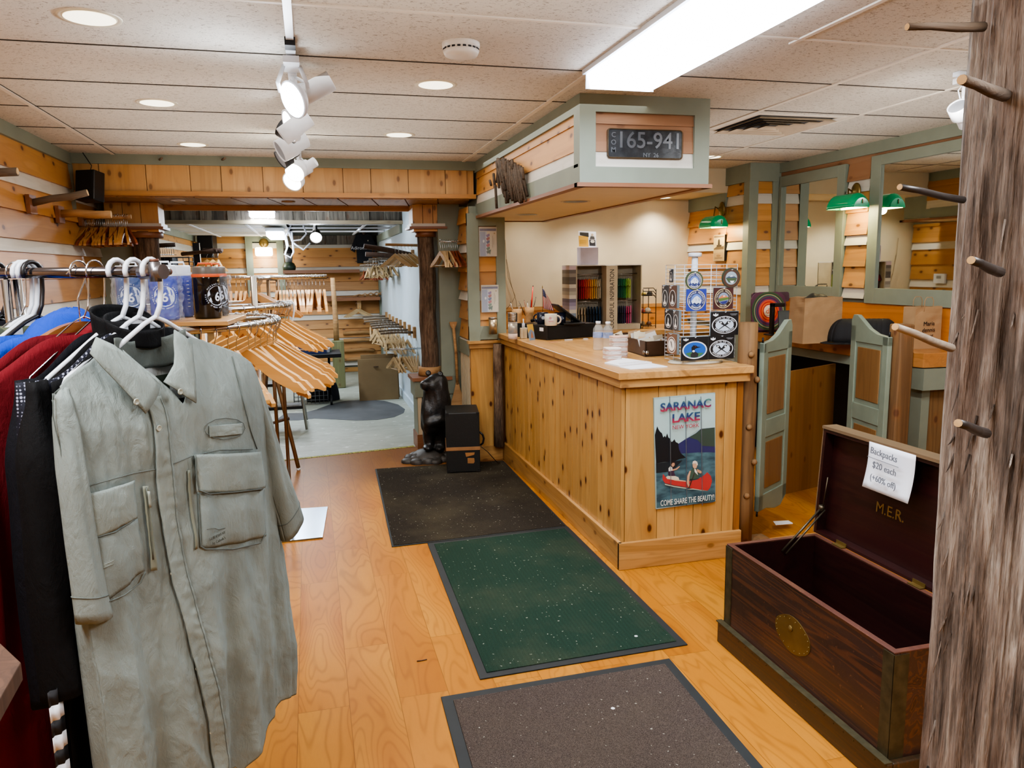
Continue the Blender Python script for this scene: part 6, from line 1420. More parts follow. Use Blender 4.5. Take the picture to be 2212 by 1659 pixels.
for ex, ey in ((925, 806), (951, 808)):
    b = MB(); c = hp(ex, ey, 6.29); b.lathe([(5.5 * S_, -.01), (6 * S_, .004), (3 * S_, .012), (0, .006)], c, 12, Matrix.Rotation(math.radians(70), 4, 'X'), caps=False); b.build('ear', BEARM, bo)
b = MB(); c = hp(913, 829, 6.22); b.lathe([(0, -3 * S_), (3 * S_, -1.5 * S_), (3 * S_, 1 * S_), (0, 2.5 * S_)], c, 10); b.build('nose', BLACK, bo)
for ex, ey in ((921, 824), (933, 825)): b = MB(); b.lathe([(0, -2 * S_), (2 * S_, 0), (0, 2 * S_)], hp(ex, ey, 6.235), 8); b.build('eye', solid('glass_eye', '202020', .05), bo)
b = MB()
for k in range(26):
    a = k * 2.4; rr = .02 + .17 * math.sqrt(k / 26); c = bp + V((math.cos(a) * rr * 1.0, math.sin(a) * rr * .8, .0)); s_ = rnd.uniform(.045, .065); hgt = lerp(.11, .035, rr / .19)
    b.lathe([(s_, 0), (s_ * 1.05, hgt * .5), (s_ * .8, hgt * .85), (s_ * .35, hgt), (0, hgt * 1.02)], c, 10, Matrix.Rotation(rnd.uniform(-.08, .08), 4, 'X'), caps=False)
b.lathe([(.17, 0), (.165, .03), (.1, .08), (0, .1)], bp, 20, caps=False)
b.build('rock_base', ROCKM, t)
# black case
A, B = fz(966, 1025, 0), fz(1038, 1022, 0); ux = (B - A); ang = math.atan2(ux.y, ux.x); w = ux.length; h = fy(966, 893, A.y).z - .012; A.z = .0125; d_ = .36
t = thing('travel_case', 'tall black vintage travel case with a leather strap standing on the dark mat', 'case', A, ang)
hh = h; b = MB(); b.box(0, 0, 0, w, d_, hh); b.build('case_body', solid('black_leatherette', '161615', .5, bump=.2), t, world=False, bevel=.006)
STRAP = solid('worn_tan_leather', '8c6540', .6, var=.2)
b = MB(); z = hh * .37; b.box(-.003, -.003, z, w + .003, .0, z + .028); b.box(-.004, -.003, z, 0, d_, z + .028); b.box(w, -.003, z, w + .004, d_, z + .028); b.build('leather_strap', STRAP, t, world=False, bevel=.001)
b = MB(); b.tube([V((w + .004, .12, hh * .62)), V((w + .03, .12, hh * .57)), V((w + .04, .12, hh * .5)), V((w + .03, .12, hh * .42)), V((w + .004, .12, hh * .38))], .008, 8); b.build('carry_handle', BLACK, t, world=False)
b = MB(); b.tube([V((w + .005, .1, z + .01)), V((w + .07, .12, z - .05)), V((w + .15, .2, z - .16)), V((w + .17, .22, .012))], .007, 6, sx=1.4, sy=.4); b.build('hanging_strap', BLACK, t, world=False)
b = MB(); b.prism([(w * .55, hh * .33), (w * .84, hh * .33), (w * .82, hh * .29), (w * .7, hh * .275), (w * .58, hh * .26)], 0, .0015, Matrix.Translation(V((0, -.0005, 0))) @ Matrix.Rotation(math.pi / 2, 4, 'X')); b.prism([(w * .62, hh * .24), (w * .82, hh * .235), (w * .83, hh * .17), (w * .8, hh * .145), (w * .62, hh * .15)], 0, .0015, Matrix.Translation(V((0, -.0005, 0))) @ Matrix.Rotation(math.pi / 2, 4, 'X')); b.build('torn_labels', solid('torn_tan_label', '96693c', .8, var=.2), t, world=False)
b = MB()
for x in (.012, w - .012):
    for z_ in (.012, hh - .012): b.box(x - .012, -.002, z_ - .012, x + .012, .0, z_ + .012)
b.build('corner_caps', BLACKM, t, world=False)
# ================================================================= WOODEN HANGERS
def hanger_proto(name, label, wm, bar=True, half=.22, grp=None, flat=False):
    t = thing(name, label, 'hanger', (0, 0, 0), 0, grp)
    b = MB(); n = 16; top = []; bot = []
    for i in range(n + 1):
        x = half * i / n; s_ = x / half
        zt = -.078 - .112 * (s_ ** 1.15) - .010 * math.sin(s_ * math.pi) ; th = lerp(.036, .028, s_)
        if s_ > .86: zt -= (s_ - .86) * .10; th *= 1 - (s_ - .86) * 4.2
        if abs(s_ - .8) < .03: zt -= .006
        top.append((x, zt)); bot.append((x, zt - th * (1 + .35 * math.sin(s_ * math.pi))))
    pr = [(-x, z) for x, z in top[::-1]][:-1] + top + bot[::-1] + [(-x, z) for x, z in bot[1:]]
    b.prism(pr, -.0075, .0075, Matrix.Rotation(math.pi / 2, 4, 'X')); b.build('hanger_body', wm, t, world=False, bevel=0)
    b = MB(); pts = [V((-.014 + .0 , 0, .004))] 
    R = .0165
    pts = [V((R * math.cos(a), 0, R * math.sin(a) - .002)) for a in [math.radians(200 - 25 * k) for k in range(9)]] + [V((.012, 0, -.024)), V((.0, 0, -.04)), V((0, 0, -.082))]
    b.tube(pts, .0017, 5); b.build('hook', CHROME, t, world=False)
    if bar: b = MB(); b.tube([V((-half * .8, 0, -.2)), V((half * .8, 0, -.2))], .0045, 6); b.build('trouser_bar', wm, t, world=False)
    return t
used = {}
def place(proto, p, rz, label, group, tilt=0.0, roll=0.0):
    M = Matrix.Translation(V(p)) @ Matrix.Rotation(rz, 4, 'Z') @ Matrix.Rotation(tilt, 4, 'X') @ Matrix.Rotation(roll, 4, 'Y')
    if proto.name not in used:
        used[proto.name] = 1; proto.matrix_world = M; MW[proto.name] = M; proto['label'] = label; proto['group'] = group; return proto
    o = dup(proto, mat=M, label=label, group=group); o['group'] = group; return o
H_L = hanger_proto('wooden_hanger', 'x', HANGW, False); H_A = hanger_proto('wooden_hanger', 'x', HANGO, True); H_D = hanger_proto('wooden_hanger', 'x', HANGD, True)
HPALE = wood('pale_hanger_wood', 'c8ae84', 'ae9066', 'x', 2.0, 0, fine=.12, tone=.15, rough=.4); H_P = hanger_proto('wooden_hanger', 'x', HPALE, True)
# ---- round rack 1
RC1 = V((-.572, 2.91, 1.425)); RR = .45
def round_rack(c, R, lab, zb=0.0, topper=False):
    t = thing('round_clothes_rack', lab, 'clothes rack', (c.x, c.y, 0))
    b = MB(); b.tube([c + V((R * math.cos(a), R * math.sin(a), 0)) for a in [2 * math.pi * k / 64 for k in range(64)]], .0125, 10, closed=True); b.build('ring_rail', CHROME, t)
    b = MB(); b.tube([V((c.x, c.y, .05)), V((c.x, c.y, c.z))], .016, 10); b.build('centre_pole', CHROME, t)
    for k in range(3):
        a = 2 * math.pi * k / 3 + .4; d = V((math.cos(a), math.sin(a), 0)); b = MB(); b.tube([c + d * R, c, ], .008, 8); b.build('spoke', CHROME, t)
        b = MB(); b.tube([V((c.x, c.y, .3)), V((c.x, c.y, .06)) + d * .18, V((c.x, c.y, .012)) + d * .26], .01, 8); b.build('leg', CHROME, t)
    return t
round_rack(RC1, RR, 'round chrome clothes rack full of empty wooden hangers behind the grey shirt')
angs = []
a = -128
while a < 62:
    step = 5.6 if -58 < a < 30 else 8
    if -70 < a < -58: step = 7
    angs.append(a); a += step * rnd.uniform(.75, 1.3)
for k, ad in enumerate(angs):
    a = math.radians(ad); p = RC1 + V((RR * math.cos(a), RR * math.sin(a), .0))
    place(H_L, p, a + rnd.uniform(-.16, .12) - .14, 'empty beech hanger crowded on the nearest round chrome rack', 'empty hangers on the nearest round rack', rnd.uniform(-.05, .05), rnd.uniform(-.05, .2))
RC2 = V((-.524, 4.12, 1.43)); RR2 = .42
round_rack(RC2, RR2, 'second round chrome clothes rack with hangers, behind the first one')
a = -95
while a < 75:
    A_ = math.radians(a); p = RC2 + V((RR2 * math.cos(A_), RR2 * math.sin(A_), 0)); place(H_L, p, A_ + rnd.uniform(-.2, .2), 'empty beech hanger on the second round rack behind the front one', 'empty hangers on the second round rack', rnd.uniform(-.05, .05), rnd.uniform(-.08, .14)); a += (6.5 if -60 < a < 30 else 9) * rnd.uniform(.7, 1.3)
# white plastic hanger on ring 2
def plastic_hanger(name, label, m, p, rz, half=.20, rod_r=.0045, tilt=0.0, pads=True):
    t = thing(name, label, 'hanger', (0, 0, 0)); b = MB()
    hk = .024
    pts = [V((hk * math.cos(a), 0, hk * math.sin(a) - .006)) for a in [math.radians(205 - 25 * k) for k in range(9)]] + [V((.021, 0, -.045)), V((.015, 0, -.078)), V((0, 0, -.105))]
    b.tube(pts, rod_r, 8); b.build('hook', m, t, world=False)
    b = MB(); b.tube([V((-half, 0, -.225)), V((-half * .95, 0, -.205)), V((-.03, 0, -.112)), V((.0, 0, -.1)), V((.03, 0, -.112)), V((half * .95, 0, -.205)), V((half, 0, -.225))], rod_r * .95, 8); b.build('shoulder_bar', m, t, world=False)
    b = MB(); b.tube([V((-half, 0, -.225)), V((-half * .97, 0, -.24)), V((half * .97, 0, -.24)), V((half, 0, -.225))], rod_r * .9, 8); b.build('lower_bar', m, t, world=False)
    if pads: b = MB(); b.prism([(-.07, -.136), (0, -.104), (.07, -.136), (.03, -.139), (-.03, -.139)], -.0015, .0015, Matrix.Rotation(math.pi / 2, 4, 'X')); b.build('web_plate', m, t, world=False)
    t.matrix_world = Matrix.Translation(V(p)) @ Matrix.Rotation(rz, 4, 'Z') @ Matrix.Rotation(tilt, 4, 'X'); return t
a = math.radians(5); plastic_hanger('plastic_hanger', 'white plastic hanger among the wooden ones on the second round rack', WHITEP, RC2 + V((RR2 * math.cos(a), RR2 * math.sin(a), 0)), a)
# board with bottles on rack 1
def camp(lat, d, z): q = RC @ V((lat, 0, -d)); return V((q.x, q.y, z))
bz = 1.4385
Q = [camp(-1.52, 2.36, bz), camp(-.865, 2.36, bz), camp(-.93, 2.72, bz), camp(-1.55, 2.72, bz)]
b = MB(); b.slab(Q, V((0, 0, .014))); tag(b.build('display_board', TRIM_X, bevel=.002), 'narrow pine board laid across the round rack under the water bottles', 'board')
BLUEB = NT('blue_bottle_plastic'); BLUEB.color(srgb('1d3fb0')); BLUEB.b.inputs['Alpha'].default_value = .88; BLUEB = BLUEB.fin(.08)
TEALB = NT('teal_blue_bottle_plastic'); TEALB.color(srgb('1c4a8c')); TEALB.b.inputs['Alpha'].default_value = .85; TEALB = TEALB.fin(.08)
BLKB = solid('smoke_black_bottle', '15100e', .08)
def logo(a, r, c1):
    R = r; a.ell(0, 0, R, R, 'c8d6ea', 36).poly([(-R * .98, -R * .1), (-R * .6, R * .25), (-R * .35, R * .1), (-R * .1, R * .42), (R * .1, R * .2), (R * .3, R * .38), (R * .62, R * .18), (R * .98, -R * .12), (R * .9, -R * .42), (-R * .9, -R * .42)], c1)
    a.poly([(-R * .9, -R * .42), (R * .9, -R * .42), (R * .6, -R * .8), (0, -R), (-R * .6, -R * .8)], 'c8d6ea').text('6', 0, -R * .14, R * 1.25, 'dfe8f4', 1, .02).ell(R * .45, R * .12, R * .1, R * .1, 'dfe8f4').text('SARANAC LAKE', 0, -R * .66, R * .28, c1, .8)
    a.arc('BAKER  MCKENZIE  AMPERSAND', 0, 0, R * 1.16, 215, -35, R * .2, 'c8d6ea').arc('ST REGIS  HAYSTACK', 0, 0, R * 1.2, 232, 308, R * .2, 'c8d6ea', True)
def bottle(px, d, m, capm, lab, lg, lcol, rot=0.0, bag=False, strap=None, h=.172, r=.043, marks=False):
    q = fd(px, 640, d); p = V((q.x, q.y, bz + .0145)); t = thing('water_bottle', lab, 'bottle', p)
    b = MB(); b.lathe([(r * .9, 0), (r, .006), (r, h * .78), (r * .93, h * .86), (r * .8, h * .88)], p, 28); bb_ = b.build('bottle_body', m, t)
    b = MB(); b.lathe([(r * .93, h * .86), (r * .93, h * .97), (r * .88, h), (0, h)], p, 28, caps=False); sl_ = b.build('screw_lid', capm, t)
    b = MB(); vd = (CAM - p); vd.z = 0; vd.normalize(); sd = V((0, 0, 1)).cross(vd)
    b.tube([p + sd * r * .5 + V((0, 0, h)), p + sd * r * .45 + V((0, 0, h * 1.06)), p - sd * r * .45 + V((0, 0, h * 1.06)), p - sd * r * .5 + V((0, 0, h))], .0035, 6); b.lathe([(r * 1.0, h * .8), (r * 1.02, h * .83), (r * 1.0, h * .86)], p, 24, caps=False); b.build('lid_loop', strap or capm, sl_)
    if lg:
        R = r * .74; v2 = Matrix.Rotation(rot, 3, 'Z') @ vd; A = Art(frame((0, 0, 0), (1, 0, 0), (0, 1, 0))); logo(A, R, lcol)
        s2 = V((0, 0, 1)).cross(v2)
        A.b.v = [p + (v2 * math.cos(q_.x / r) + s2 * math.sin(q_.x / r)) * (r + .0006 + q_.z) + V((0, 0, h * .44 + q_.y)) for q_ in A.b.v]
        A.done('printed_logo', bb_)
    if marks:
        b = MB()
        for k in range(8): a_ = p + (Matrix.Rotation(.7, 3, 'Z') @ vd) * (r + .001) + V((0, 0, h * (.2 + .07 * k))); b.box(-.004 if k % 2 else -.006, 0, 0, .004, .0006, .0015, Matrix.Translation(a_) @ Matrix.Rotation(math.atan2(vd.y, vd.x) + .7 + math.pi / 2, 4, 'Z'))
        b.build('volume_marks', WHITE_INK, bb_)
    if bag:
        b = MB(); b.grid(lambda u, v: p + V((math.cos(u * 2 * math.pi), math.sin(u * 2 * math.pi), 0)) * (r * 1.18 + .011 * noise.noise(V((math.cos(u * 6.28) * 3, math.sin(u * 6.28) * 3, v * 5 + px))) + .006 * noise.noise(V((math.cos(u * 6.28) * 9, math.sin(u * 6.28) * 9, v * 14 + px)))) + V((0, 0, v * h * .84)), 44, 30, smooth=False); b.build('plastic_bag', BAG, t)
bottle(283, 2.43, TEALB, WHITEP, 'blue water bottle in clear bag half hidden behind the white hanger hooks', True, '1c4a8c', 0, True)
bottle(355, 2.41, BLUEB, WHITEP, 'bright blue water bottle with the white 6 mountain logo in a clear bag', True, '1d3fb0', .02, True)
bottle(388, 2.58, BLUEB, WHITEP, 'blue water bottle with volume marks behind the front blue one', False, '', 0, True, marks=True)
bottle(447, 2.47, BLKB, solid('grey_brown_lid', '5c554c', .4), 'black water bottle with grey lid at the right end of the pine board', True, '15100e', .78, False, solid('orange_strap', 'd05a28', .5), h=.166)
bottle(464, 2.62, BLKB, solid('grey_brown_lid', '5c554c', .4), 'second black water bottle behind and right of the first black one', True, '15100e', .5, True, solid('orange_strap', 'd05a28', .5), h=.166)

# ---- straight rack C
t = thing('straight_clothes_rack', 'chrome H-shaped clothes rack with a straight rail of hangers behind the round racks', 'clothes rack', (-.25, 4.87, 0))
RZc = 1.565; N = fd(547, 604, 3.95); N = V((N.x, N.y, RZc)); X0_, X1_ = fy(420, 606, 4.9).x, fy(706, 600, 4.9).x
b = MB(); b.tube([V((X0_, 4.9, RZc)), V((X1_, 4.9, RZc))], .0145, 10); b.build('rail', CHROME, t)
xj = fy(583, 600, 4.9).x
b = MB(); b.tube([N, V((xj, 4.9, RZc))], .013, 4, up=(0, 0, 1)); b.build('cross_bar', STEEL, t)
b = MB(); b.tube([V((N.x, N.y, 0.02)), N + V((0, 0, .012))], .0165, 10); b.build('post', STEEL, t)
T1, T2 = fz(611, 1128, .01), fz(630, 1120, .01)
for q, xx in ((T1, xj), (T2, xj + .05)): b = MB(); b.tube([q, V((q.x, q.y, RZc - .01))], .0115, 10); b.build('tube', BRONZE, t)
b = MB(); b.tube([V((xj, 4.9, RZc)), V((T1.x, T1.y, RZc - .01)), V((T2.x, T2.y, RZc - .01))], .010, 8); b.build('joiner', STEEL, t)
Pl = [fz(x, y, 0) for x, y in ((585, 1175), (697, 1163), (708, 1097), (606, 1104))]
b = MB(); b.slab([q + V((0, 0, .001)) for q in Pl], V((0, 0, .008))); b.build('base_plate', solid('polished_base_plate', '8494a6', .22, .95, var=.08), t)
x = X1_ - .02
k = 0
while x > X0_ + .03:
    if not (xj - .05 < x < xj + .03): place(H_A if k % 4 else H_L, V((x, 4.9, RZc + .0)), math.pi / 2 + rnd.uniform(-.09, .09), 'empty wooden hanger on the straight chrome rail behind the round racks', 'empty hangers on the straight rail', 0)
    x -= rnd.uniform(.017, .026) if x > xj else rnd.uniform(.02, .04); k += 1
dN = (V((xj, 4.9, RZc)) - N); rzc = math.atan2(dN.y, dN.x) - math.pi / 2
for k in range(6):
    place(H_A, N + dN * (.12 + .045 * k), rzc + rnd.uniform(-.03, .03) + .05, 'broad amber hanger seen face on, hung from the cross bar of the straight rack', 'face-on hangers on the cross bar')

# ---- left wall pegs
def wallpeg(px, py, qx, qy, r, lab, m=BIRCH, bw=.06, bh=.10, extra=0):
    A = fx(px, py, XL + .03); B = fy(qx, qy, A.y + extra)
    t = thing('log_peg', lab, 'peg', A); b = MB(); b.mat(m); b.tube([A - V((.01, 0, 0)), A.lerp(B, .35) + V((0, 0, .006)), A.lerp(B, .7) - V((0, 0, .004)), B], [r * 1.05, r, r * 1.05, r * .95], 10)
    b.mat(LOGEND); b.lathe([(r * .93, 0), (0, .001)], B + (B - A).normalized() * .001, 10, (B - A).normalized().to_track_quat('Z', 'Y').to_matrix().to_4x4(), caps=False); b.build('peg_log', None, t)
    b = MB(); b.box(XL + .022, A.y - bw, A.z - bh * .6, XL + .045, A.y + bw, A.z + bh * .5); b.build('backing_block', REDTRIM_Y, t); return A, B
TWIG2 = wood('grey_twig_bark', '8a7a68', '665848', 'x', 3, .2, fine=.4, rough=.85, bump=.4)
A, B = fx(-30, 364, XL + .03), V((0, 0, 0)); 
t = thing('log_peg', 'thick grey branch peg cut off by the left edge of the view', 'peg', (-1.3, 4.6, 2.15)); b = MB(); E = fy(38, 371, 4.55); b.mat(TWIG2); b.tube([V((XL + .03, 4.55, E.z - .01)), V((E.x, 4.55, E.z))], .022, 10); b.mat(LOGEND); b.lathe([(.021, 0), (0, .001)], V((E.x + .0005, 4.55, E.z)), 10, Matrix.Rotation(math.pi / 2, 4, 'Y'), caps=False); b.build('peg_log', None, t)
wallpeg(66, 440, 189, 416, .021, 'brown branch peg sloping up from the left wall', TWIG2); wallpeg(128, 462, 240, 463, .026, 'thick birch log peg on the left wall nearest the hangers', BIRCH)
A, B = wallpeg(176, 470, 283, 468, .018, 'thin log peg on the left wall carrying the bunch of amber hangers', BIRCH)
n = 24
for k in range(n):
    q = A.lerp(B, .02 + .93 * k / n); place(H_D if k % 5 == 3 else H_A, q + V((0, 0, .006)), math.pi / 2 + rnd.uniform(-.25, .28) + (.55 if k == n - 1 else 0), ('dark red' if k % 5 == 3 else 'amber') + ' wooden hanger in the bunch on the thin log peg of the left wall', ('dark' if k % 5 == 3 else 'amber') + ' hangers on the left wall peg', 0)
for px, lab in ((345, 'left tiny twig peg on the sage crown of the beam'), (480, 'right tiny twig peg on the sage crown of the beam')):
    A = fy(px, 345, 6.19); b = MB(); b.tube([A, A + V((.03, -.09, -.0))], .008, 6); tag(b.build('twig_peg', TWIG2), lab, 'peg')
# stub pegs with hangers by the paddle
A = fx(1000, 522, 1.27); t = thing('peg_rod', 'short metal peg rod with hangers in the sage corner above the paddle', 'peg', A); b = MB(); b.tube([A, A - V((.2, 0, 0))], .006, 6); b.build('rod', CHROME, t)
for k in range(9): place(H_D if k > 4 else H_P, A - V((.03 + .018 * (9 - k), 0, -.004)), math.pi / 2 + rnd.uniform(-.15, .25), ('dark red hanger' if k > 4 else 'pale wooden hanger') + ' on the short peg rod above the canoe paddle', ('dark' if k > 4 else 'pale') + ' hangers above the paddle')

# ---- partition wall pegs (back room right)
XP = 1.09
def ppeg(px, py, ln, r, lab, up=0.0, m=TWIG2):
    A = fx(px, py, XP - .02); B = A + V((-ln, -.02, up)); t = thing('branch_peg', lab, 'peg', A); b = MB(); b.mat(m); b.tube([A, A.lerp(B, .5) + V((0, 0, .008)), B], [r * 1.1, r, r * .9], 7); b.build('peg_branch', None, t)
    b = MB(); b.box(XP - .03, A.y - .035, A.z - .06, XP, A.y + .035, A.z + .06); b.build('backing_block', BIRCH, t); return A, B
low = [(834, 683), (841, 688), (848, 693), (856, 697), (864, 701), (873, 706), (883, 713), (894, 718)]
for k, (px, py) in enumerate(low):
    A, B = ppeg(px, py, .34 + .02 * (k % 3), .014, '%s branch peg of the lower row on the pale blue partition wall' % ['farthest', 'second farthest', 'third farthest', 'fourth', 'fifth', 'sixth', 'second nearest', 'nearest'][k])
    nh = 0 if k < 2 else (5 if k < 4 else 7)
    for j in range(nh): place(H_P, A.lerp(B, .2 + .75 * j / max(nh, 1)) + V((0, 0, .006)), math.pi / 2 + rnd.uniform(-.25, .3), 'pale hanger hanging from the lower row of branch pegs on the partition wall', 'pale hangers on the lower partition pegs')
A = fx(915, 752, XP - .02); t = thing('peg_rod', 'lowest metal peg rod on the partition wall beside the trunk column', 'peg', A); b = MB(); b.tube([A, A + V((-.34, -.03, 0))], .009, 6); b.build('rod', CHROME, t)
for j in range(9): place(H_P, A + V((-.06 - .03 * j, -.005 - .003 * j, .006)), math.pi / 2 + rnd.uniform(-.2, .35), 'pale hanger on the lowest metal rod beside the slim trunk column', 'pale hangers on the lowest metal rod')
upp = [(832, 573, .36, .0), (845, 566, .36, .0), (856, 560, .34, .0), (868, 556, .42, .04), (890, 552, .5, .1)]
for k, (px, py, ln, up) in enumerate(upp):
    A, B = ppeg(px, py, ln, .016 if k < 3 else .03, '%s branch peg of the upper row on the pale blue partition wall' % ['farthest', 'second farthest', 'middle', 'thick second nearest', 'thickest dark nearest'][k], up, TWIG2 if k < 3 else DARKB)
    if k < 3:
        for j in range(8): place(H_D if k == 0 else H_P, A.lerp(B, .15 + .8 * j / 8) + V((0, 0, .006)), math.pi / 2 + rnd.uniform(-.4, .5), ('dark red' if k == 0 else 'pale') + ' hanger on the upper branch pegs of the partition wall', ('dark' if k == 0 else 'pale') + ' hangers on the upper partition pegs')
A = fx(902, 530, XP - .02); 
for j in range(6): place(H_P, A + V((-.05 - .035 * j, 0, .0)), math.pi / 2 + .5 + rnd.uniform(-.2, .2), 'pale hanger on the short wooden bar left of the slim trunk column', 'pale hangers left of the trunk column')
t = thing('wooden_bar', 'short horizontal wooden bar behind the top of the slim trunk column', 'peg', A); b = MB(); b.tube([A, A + V((-.32, 0, .01))], .014, 7); b.build('bar', BIRCH, t)

# ================================================================= BACK ROOM THINGS
# cardboard sheets
for i, (x0, x1, yb_, top, dy, lab) in enumerate(((777, 862, 9.5, 775, .0, 'front brown cardboard sheet leaning against the partition wall end'), (784, 864, 9.62, 765, .0, 'second cardboard sheet just behind and above the front one'))):
    A, B = fy(x0, 864, yb_), fy(x1, 862, yb_); zt = fy(820, top, yb_ + .1).z; b = MB()
    b.hexa([V((A.x, yb_, -.003)), V((B.x, yb_, -.003)), V((B.x, yb_ + .012, -.003)), V((A.x, yb_ + .012, -.003)), V((A.x, yb_ + .1, zt)), V((B.x, yb_ + .1, zt)), V((B.x, yb_ + .112, zt)), V((A.x, yb_ + .112, zt))])
    t = thing('cardboard_sheet', lab, 'cardboard', ((A.x + B.x) / 2, yb_, -.003)); b.build('sheet', CARD, t)
    if i == 0: c = fy(812, 792, yb_ + .07); MB().box(c.x - .03, yb_ + .055, c.z - .004, c.x + .03, yb_ + .075, c.z + .004).build('printed_line', DARKB, t)
# green-grey post and birch pole
A, B = fz(722, 838, 0), fz(747, 836, 0); zt = fy(733, 735, 10.75).z
b = MB(); b.box(A.x, 10.66, -.003, B.x, 10.84, zt); tag(b.build('timber_post', wood('green_tinted_timber', '8c8c64', '70704c', 'z', 1.5, .4, fine=.4), bevel=.01), 'short square greenish timber post standing in the back room', 'post')
b = MB(); P = [fy(x, y, 10.75) for x, y in ((727, 735), (725, 690), (722, 650), (718, 600))]; P[0].z = zt; b.tube(P, [.04, .038, .034, .03], 10); tag(b.build('birch_pole', BIRCH), 'slender birch pole rising from the timber post to the back room ceiling', 'pole')
# shelves on the rear wall
def shelf(lab, p0, p1, y0, th=.05):
    A, B = fy(*p0, 12.3), fy(*p1, 12.3); b = MB(); b.box(A.x, y0, A.z - th, B.x, 12.37, A.z); return tag(b.build('wall_shelf', REDTRIM_X), lab, 'shelf'), A, B
_, S1, S1b = shelf('upper reddish wooden shelf on the rear wall', (612, 584), (775, 584), 12.1); _, S2, S2b = shelf('lower wooden shelf on the rear wall near the birch pole', (705, 643), (819, 641), 12.1)
c = fy(625, 584, 12.2); c.z = S1.z + .001; t = thing('lantern', 'old dark green camping lantern on the upper shelf of the rear wall', 'lantern', c)
b = MB(); b.lathe([(.09, 0), (.1, .05), (.08, .1), (.05, .12)], c, 14); b.build('fuel_tank', solid('lantern_green', '26382c', .4), t); b = MB(); b.lathe([(.05, .12), (.06, .2), (.05, .26)], c, 14); b.build('glass_globe', GREYF, t); b = MB(); b.lathe([(.07, .26), (.07, .29), (.03, .34), (0, .36)], c, 14); b.tube([c + V((-.07, 0, .26)), c + V((-.05, 0, .42)), c + V((.05, 0, .42)), c + V((.07, 0, .26))], .004, 5); b.build('vented_cap', BLACKM, t)
c = fy(790, 640, 12.2); c.z = S2.z + .001
for k in range(5): b = MB(); b.tube([c + V((-.2 + .09 * k, 0, .01)), c + V((-.1 + .09 * k, -.02, .04 + .01 * k)), c + V((.0 + .09 * k, 0, .012))], .01, 6); tag(b.build('driftwood_piece', BIRCH), 'pale piece of driftwood lying on the lower rear shelf', 'driftwood', 'driftwood on the lower shelf')
A = fy(775, 655, 12.3); b = MB(); b.box(A.x - .03, 12.2, A.z - .08, A.x + .03, 12.36, A.z + .06); tag(b.build('peg_block', PINE_Z), 'small pine block below the lower rear shelf holding two hangers', 'block')
for k in range(2): place(H_P, A + V((-.04 * k, -.15, .0)), .1 - .5 * k, 'pale hanger under the lower rear shelf', 'two hangers under the rear shelf')
for k, (dy_, z_) in enumerate(((0, .2), (.0, .34), (0, .5), (0, .62))):
    A, B = fy(745, 800, 12.33), fy(790, 800, 12.33); b = MB(); b.tube([V((A.x, 12.34, z_)), V((B.x, 12.34, z_ + .01)), V((B.x + .15, 12.34, z_ - .01))], .03, 7); tag(b.build('horizontal_log', BIRCH), 'horizontal peeled log low on the rear wall behind the cardboard', 'log', 'logs low on the rear wall')
# T-shirt on the wall
A, B = fy(755, 508, 12.25), fy(818, 568, 12.25); cxs = (A.x + B.x) / 2; w = (B.x - A.x) / 2; t = thing('tee_shirt', 'black T-shirt lettered Adirondacks displayed high on the rear wall', 'T-shirt', (cxs, 12.25, B.z))
M = frame((cxs, 12.22, A.z), (1, 0, 0), (0, 0, 1)); h = A.z - B.z
b = MB(); b.prism([(-w * .55, 0), (-w * .2, .03), (0, -.0), (w * .2, .03), (w * .55, 0), (w, -h * .52), (w * .68, -h * .62), (w * .55, -h * .4), (w * .55, -h), (-w * .55, -h), (-w * .55, -h * .4), (-w * .68, -h * .62), (-w, -h * .52)], -.06, .0, M); tsh_ = b.build('shirt', solid('dark_navy_cotton', '12141c', .8), t, bevel=.01)
a = Art(M @ Matrix.Translation(V((0, 0, .011)))); a.text('Adirondacks', -.02, -h * .46, w * .34, 'd8d8dc'); a.done('chest_print', tsh_); a = Art(M @ Matrix.Translation(V((0, 0, .011)))); a.ell(w * .28, -h * .2, w * .04, w * .05, 'c8b8a0'); a.done('chest_emblem', tsh_)
b = MB(); b.lathe([(w * .18, 0), (w * .2, .08), (w * .17, .16), (0, .2)], (cxs, 12.27, A.z - .02), 12, caps=False); b.build('mannequin_neck', solid('dark_mannequin', '5c4c42', .6), t)
# lamp on the far pilaster
wl = fy(570, 525, 12.33); sl = fy(570, 543, 12.2); t = thing('wall_lamp', 'glowing glass wall lamp on the sage pilaster of the rear wall', 'wall lamp', wl)
b = MB(); b.lathe([(.07, 0), (.07, .02), (.03, .04), (0, .05)], wl, 16, Matrix.Rotation(math.pi / 2, 4, 'X'), caps=False); b.tube([wl + V((0, -.03, 0)), wl + V((0, -.12, .01)), sl + V((0, 0, .06))], .012, 8); b.build('brass_mount', BRASS, t)
b = MB(); b.box(sl.x - .125, sl.y - .05, sl.z - .07, sl.x + .125, sl.y + .05, sl.z + .06); b.build('glowing_shade', emis('lamp_shade_glow', 'fff4cc', 5.0), t, bevel=.025)
point('far_lamp', sl + V((0, -.1, -.12)), 4, WARM, .06)
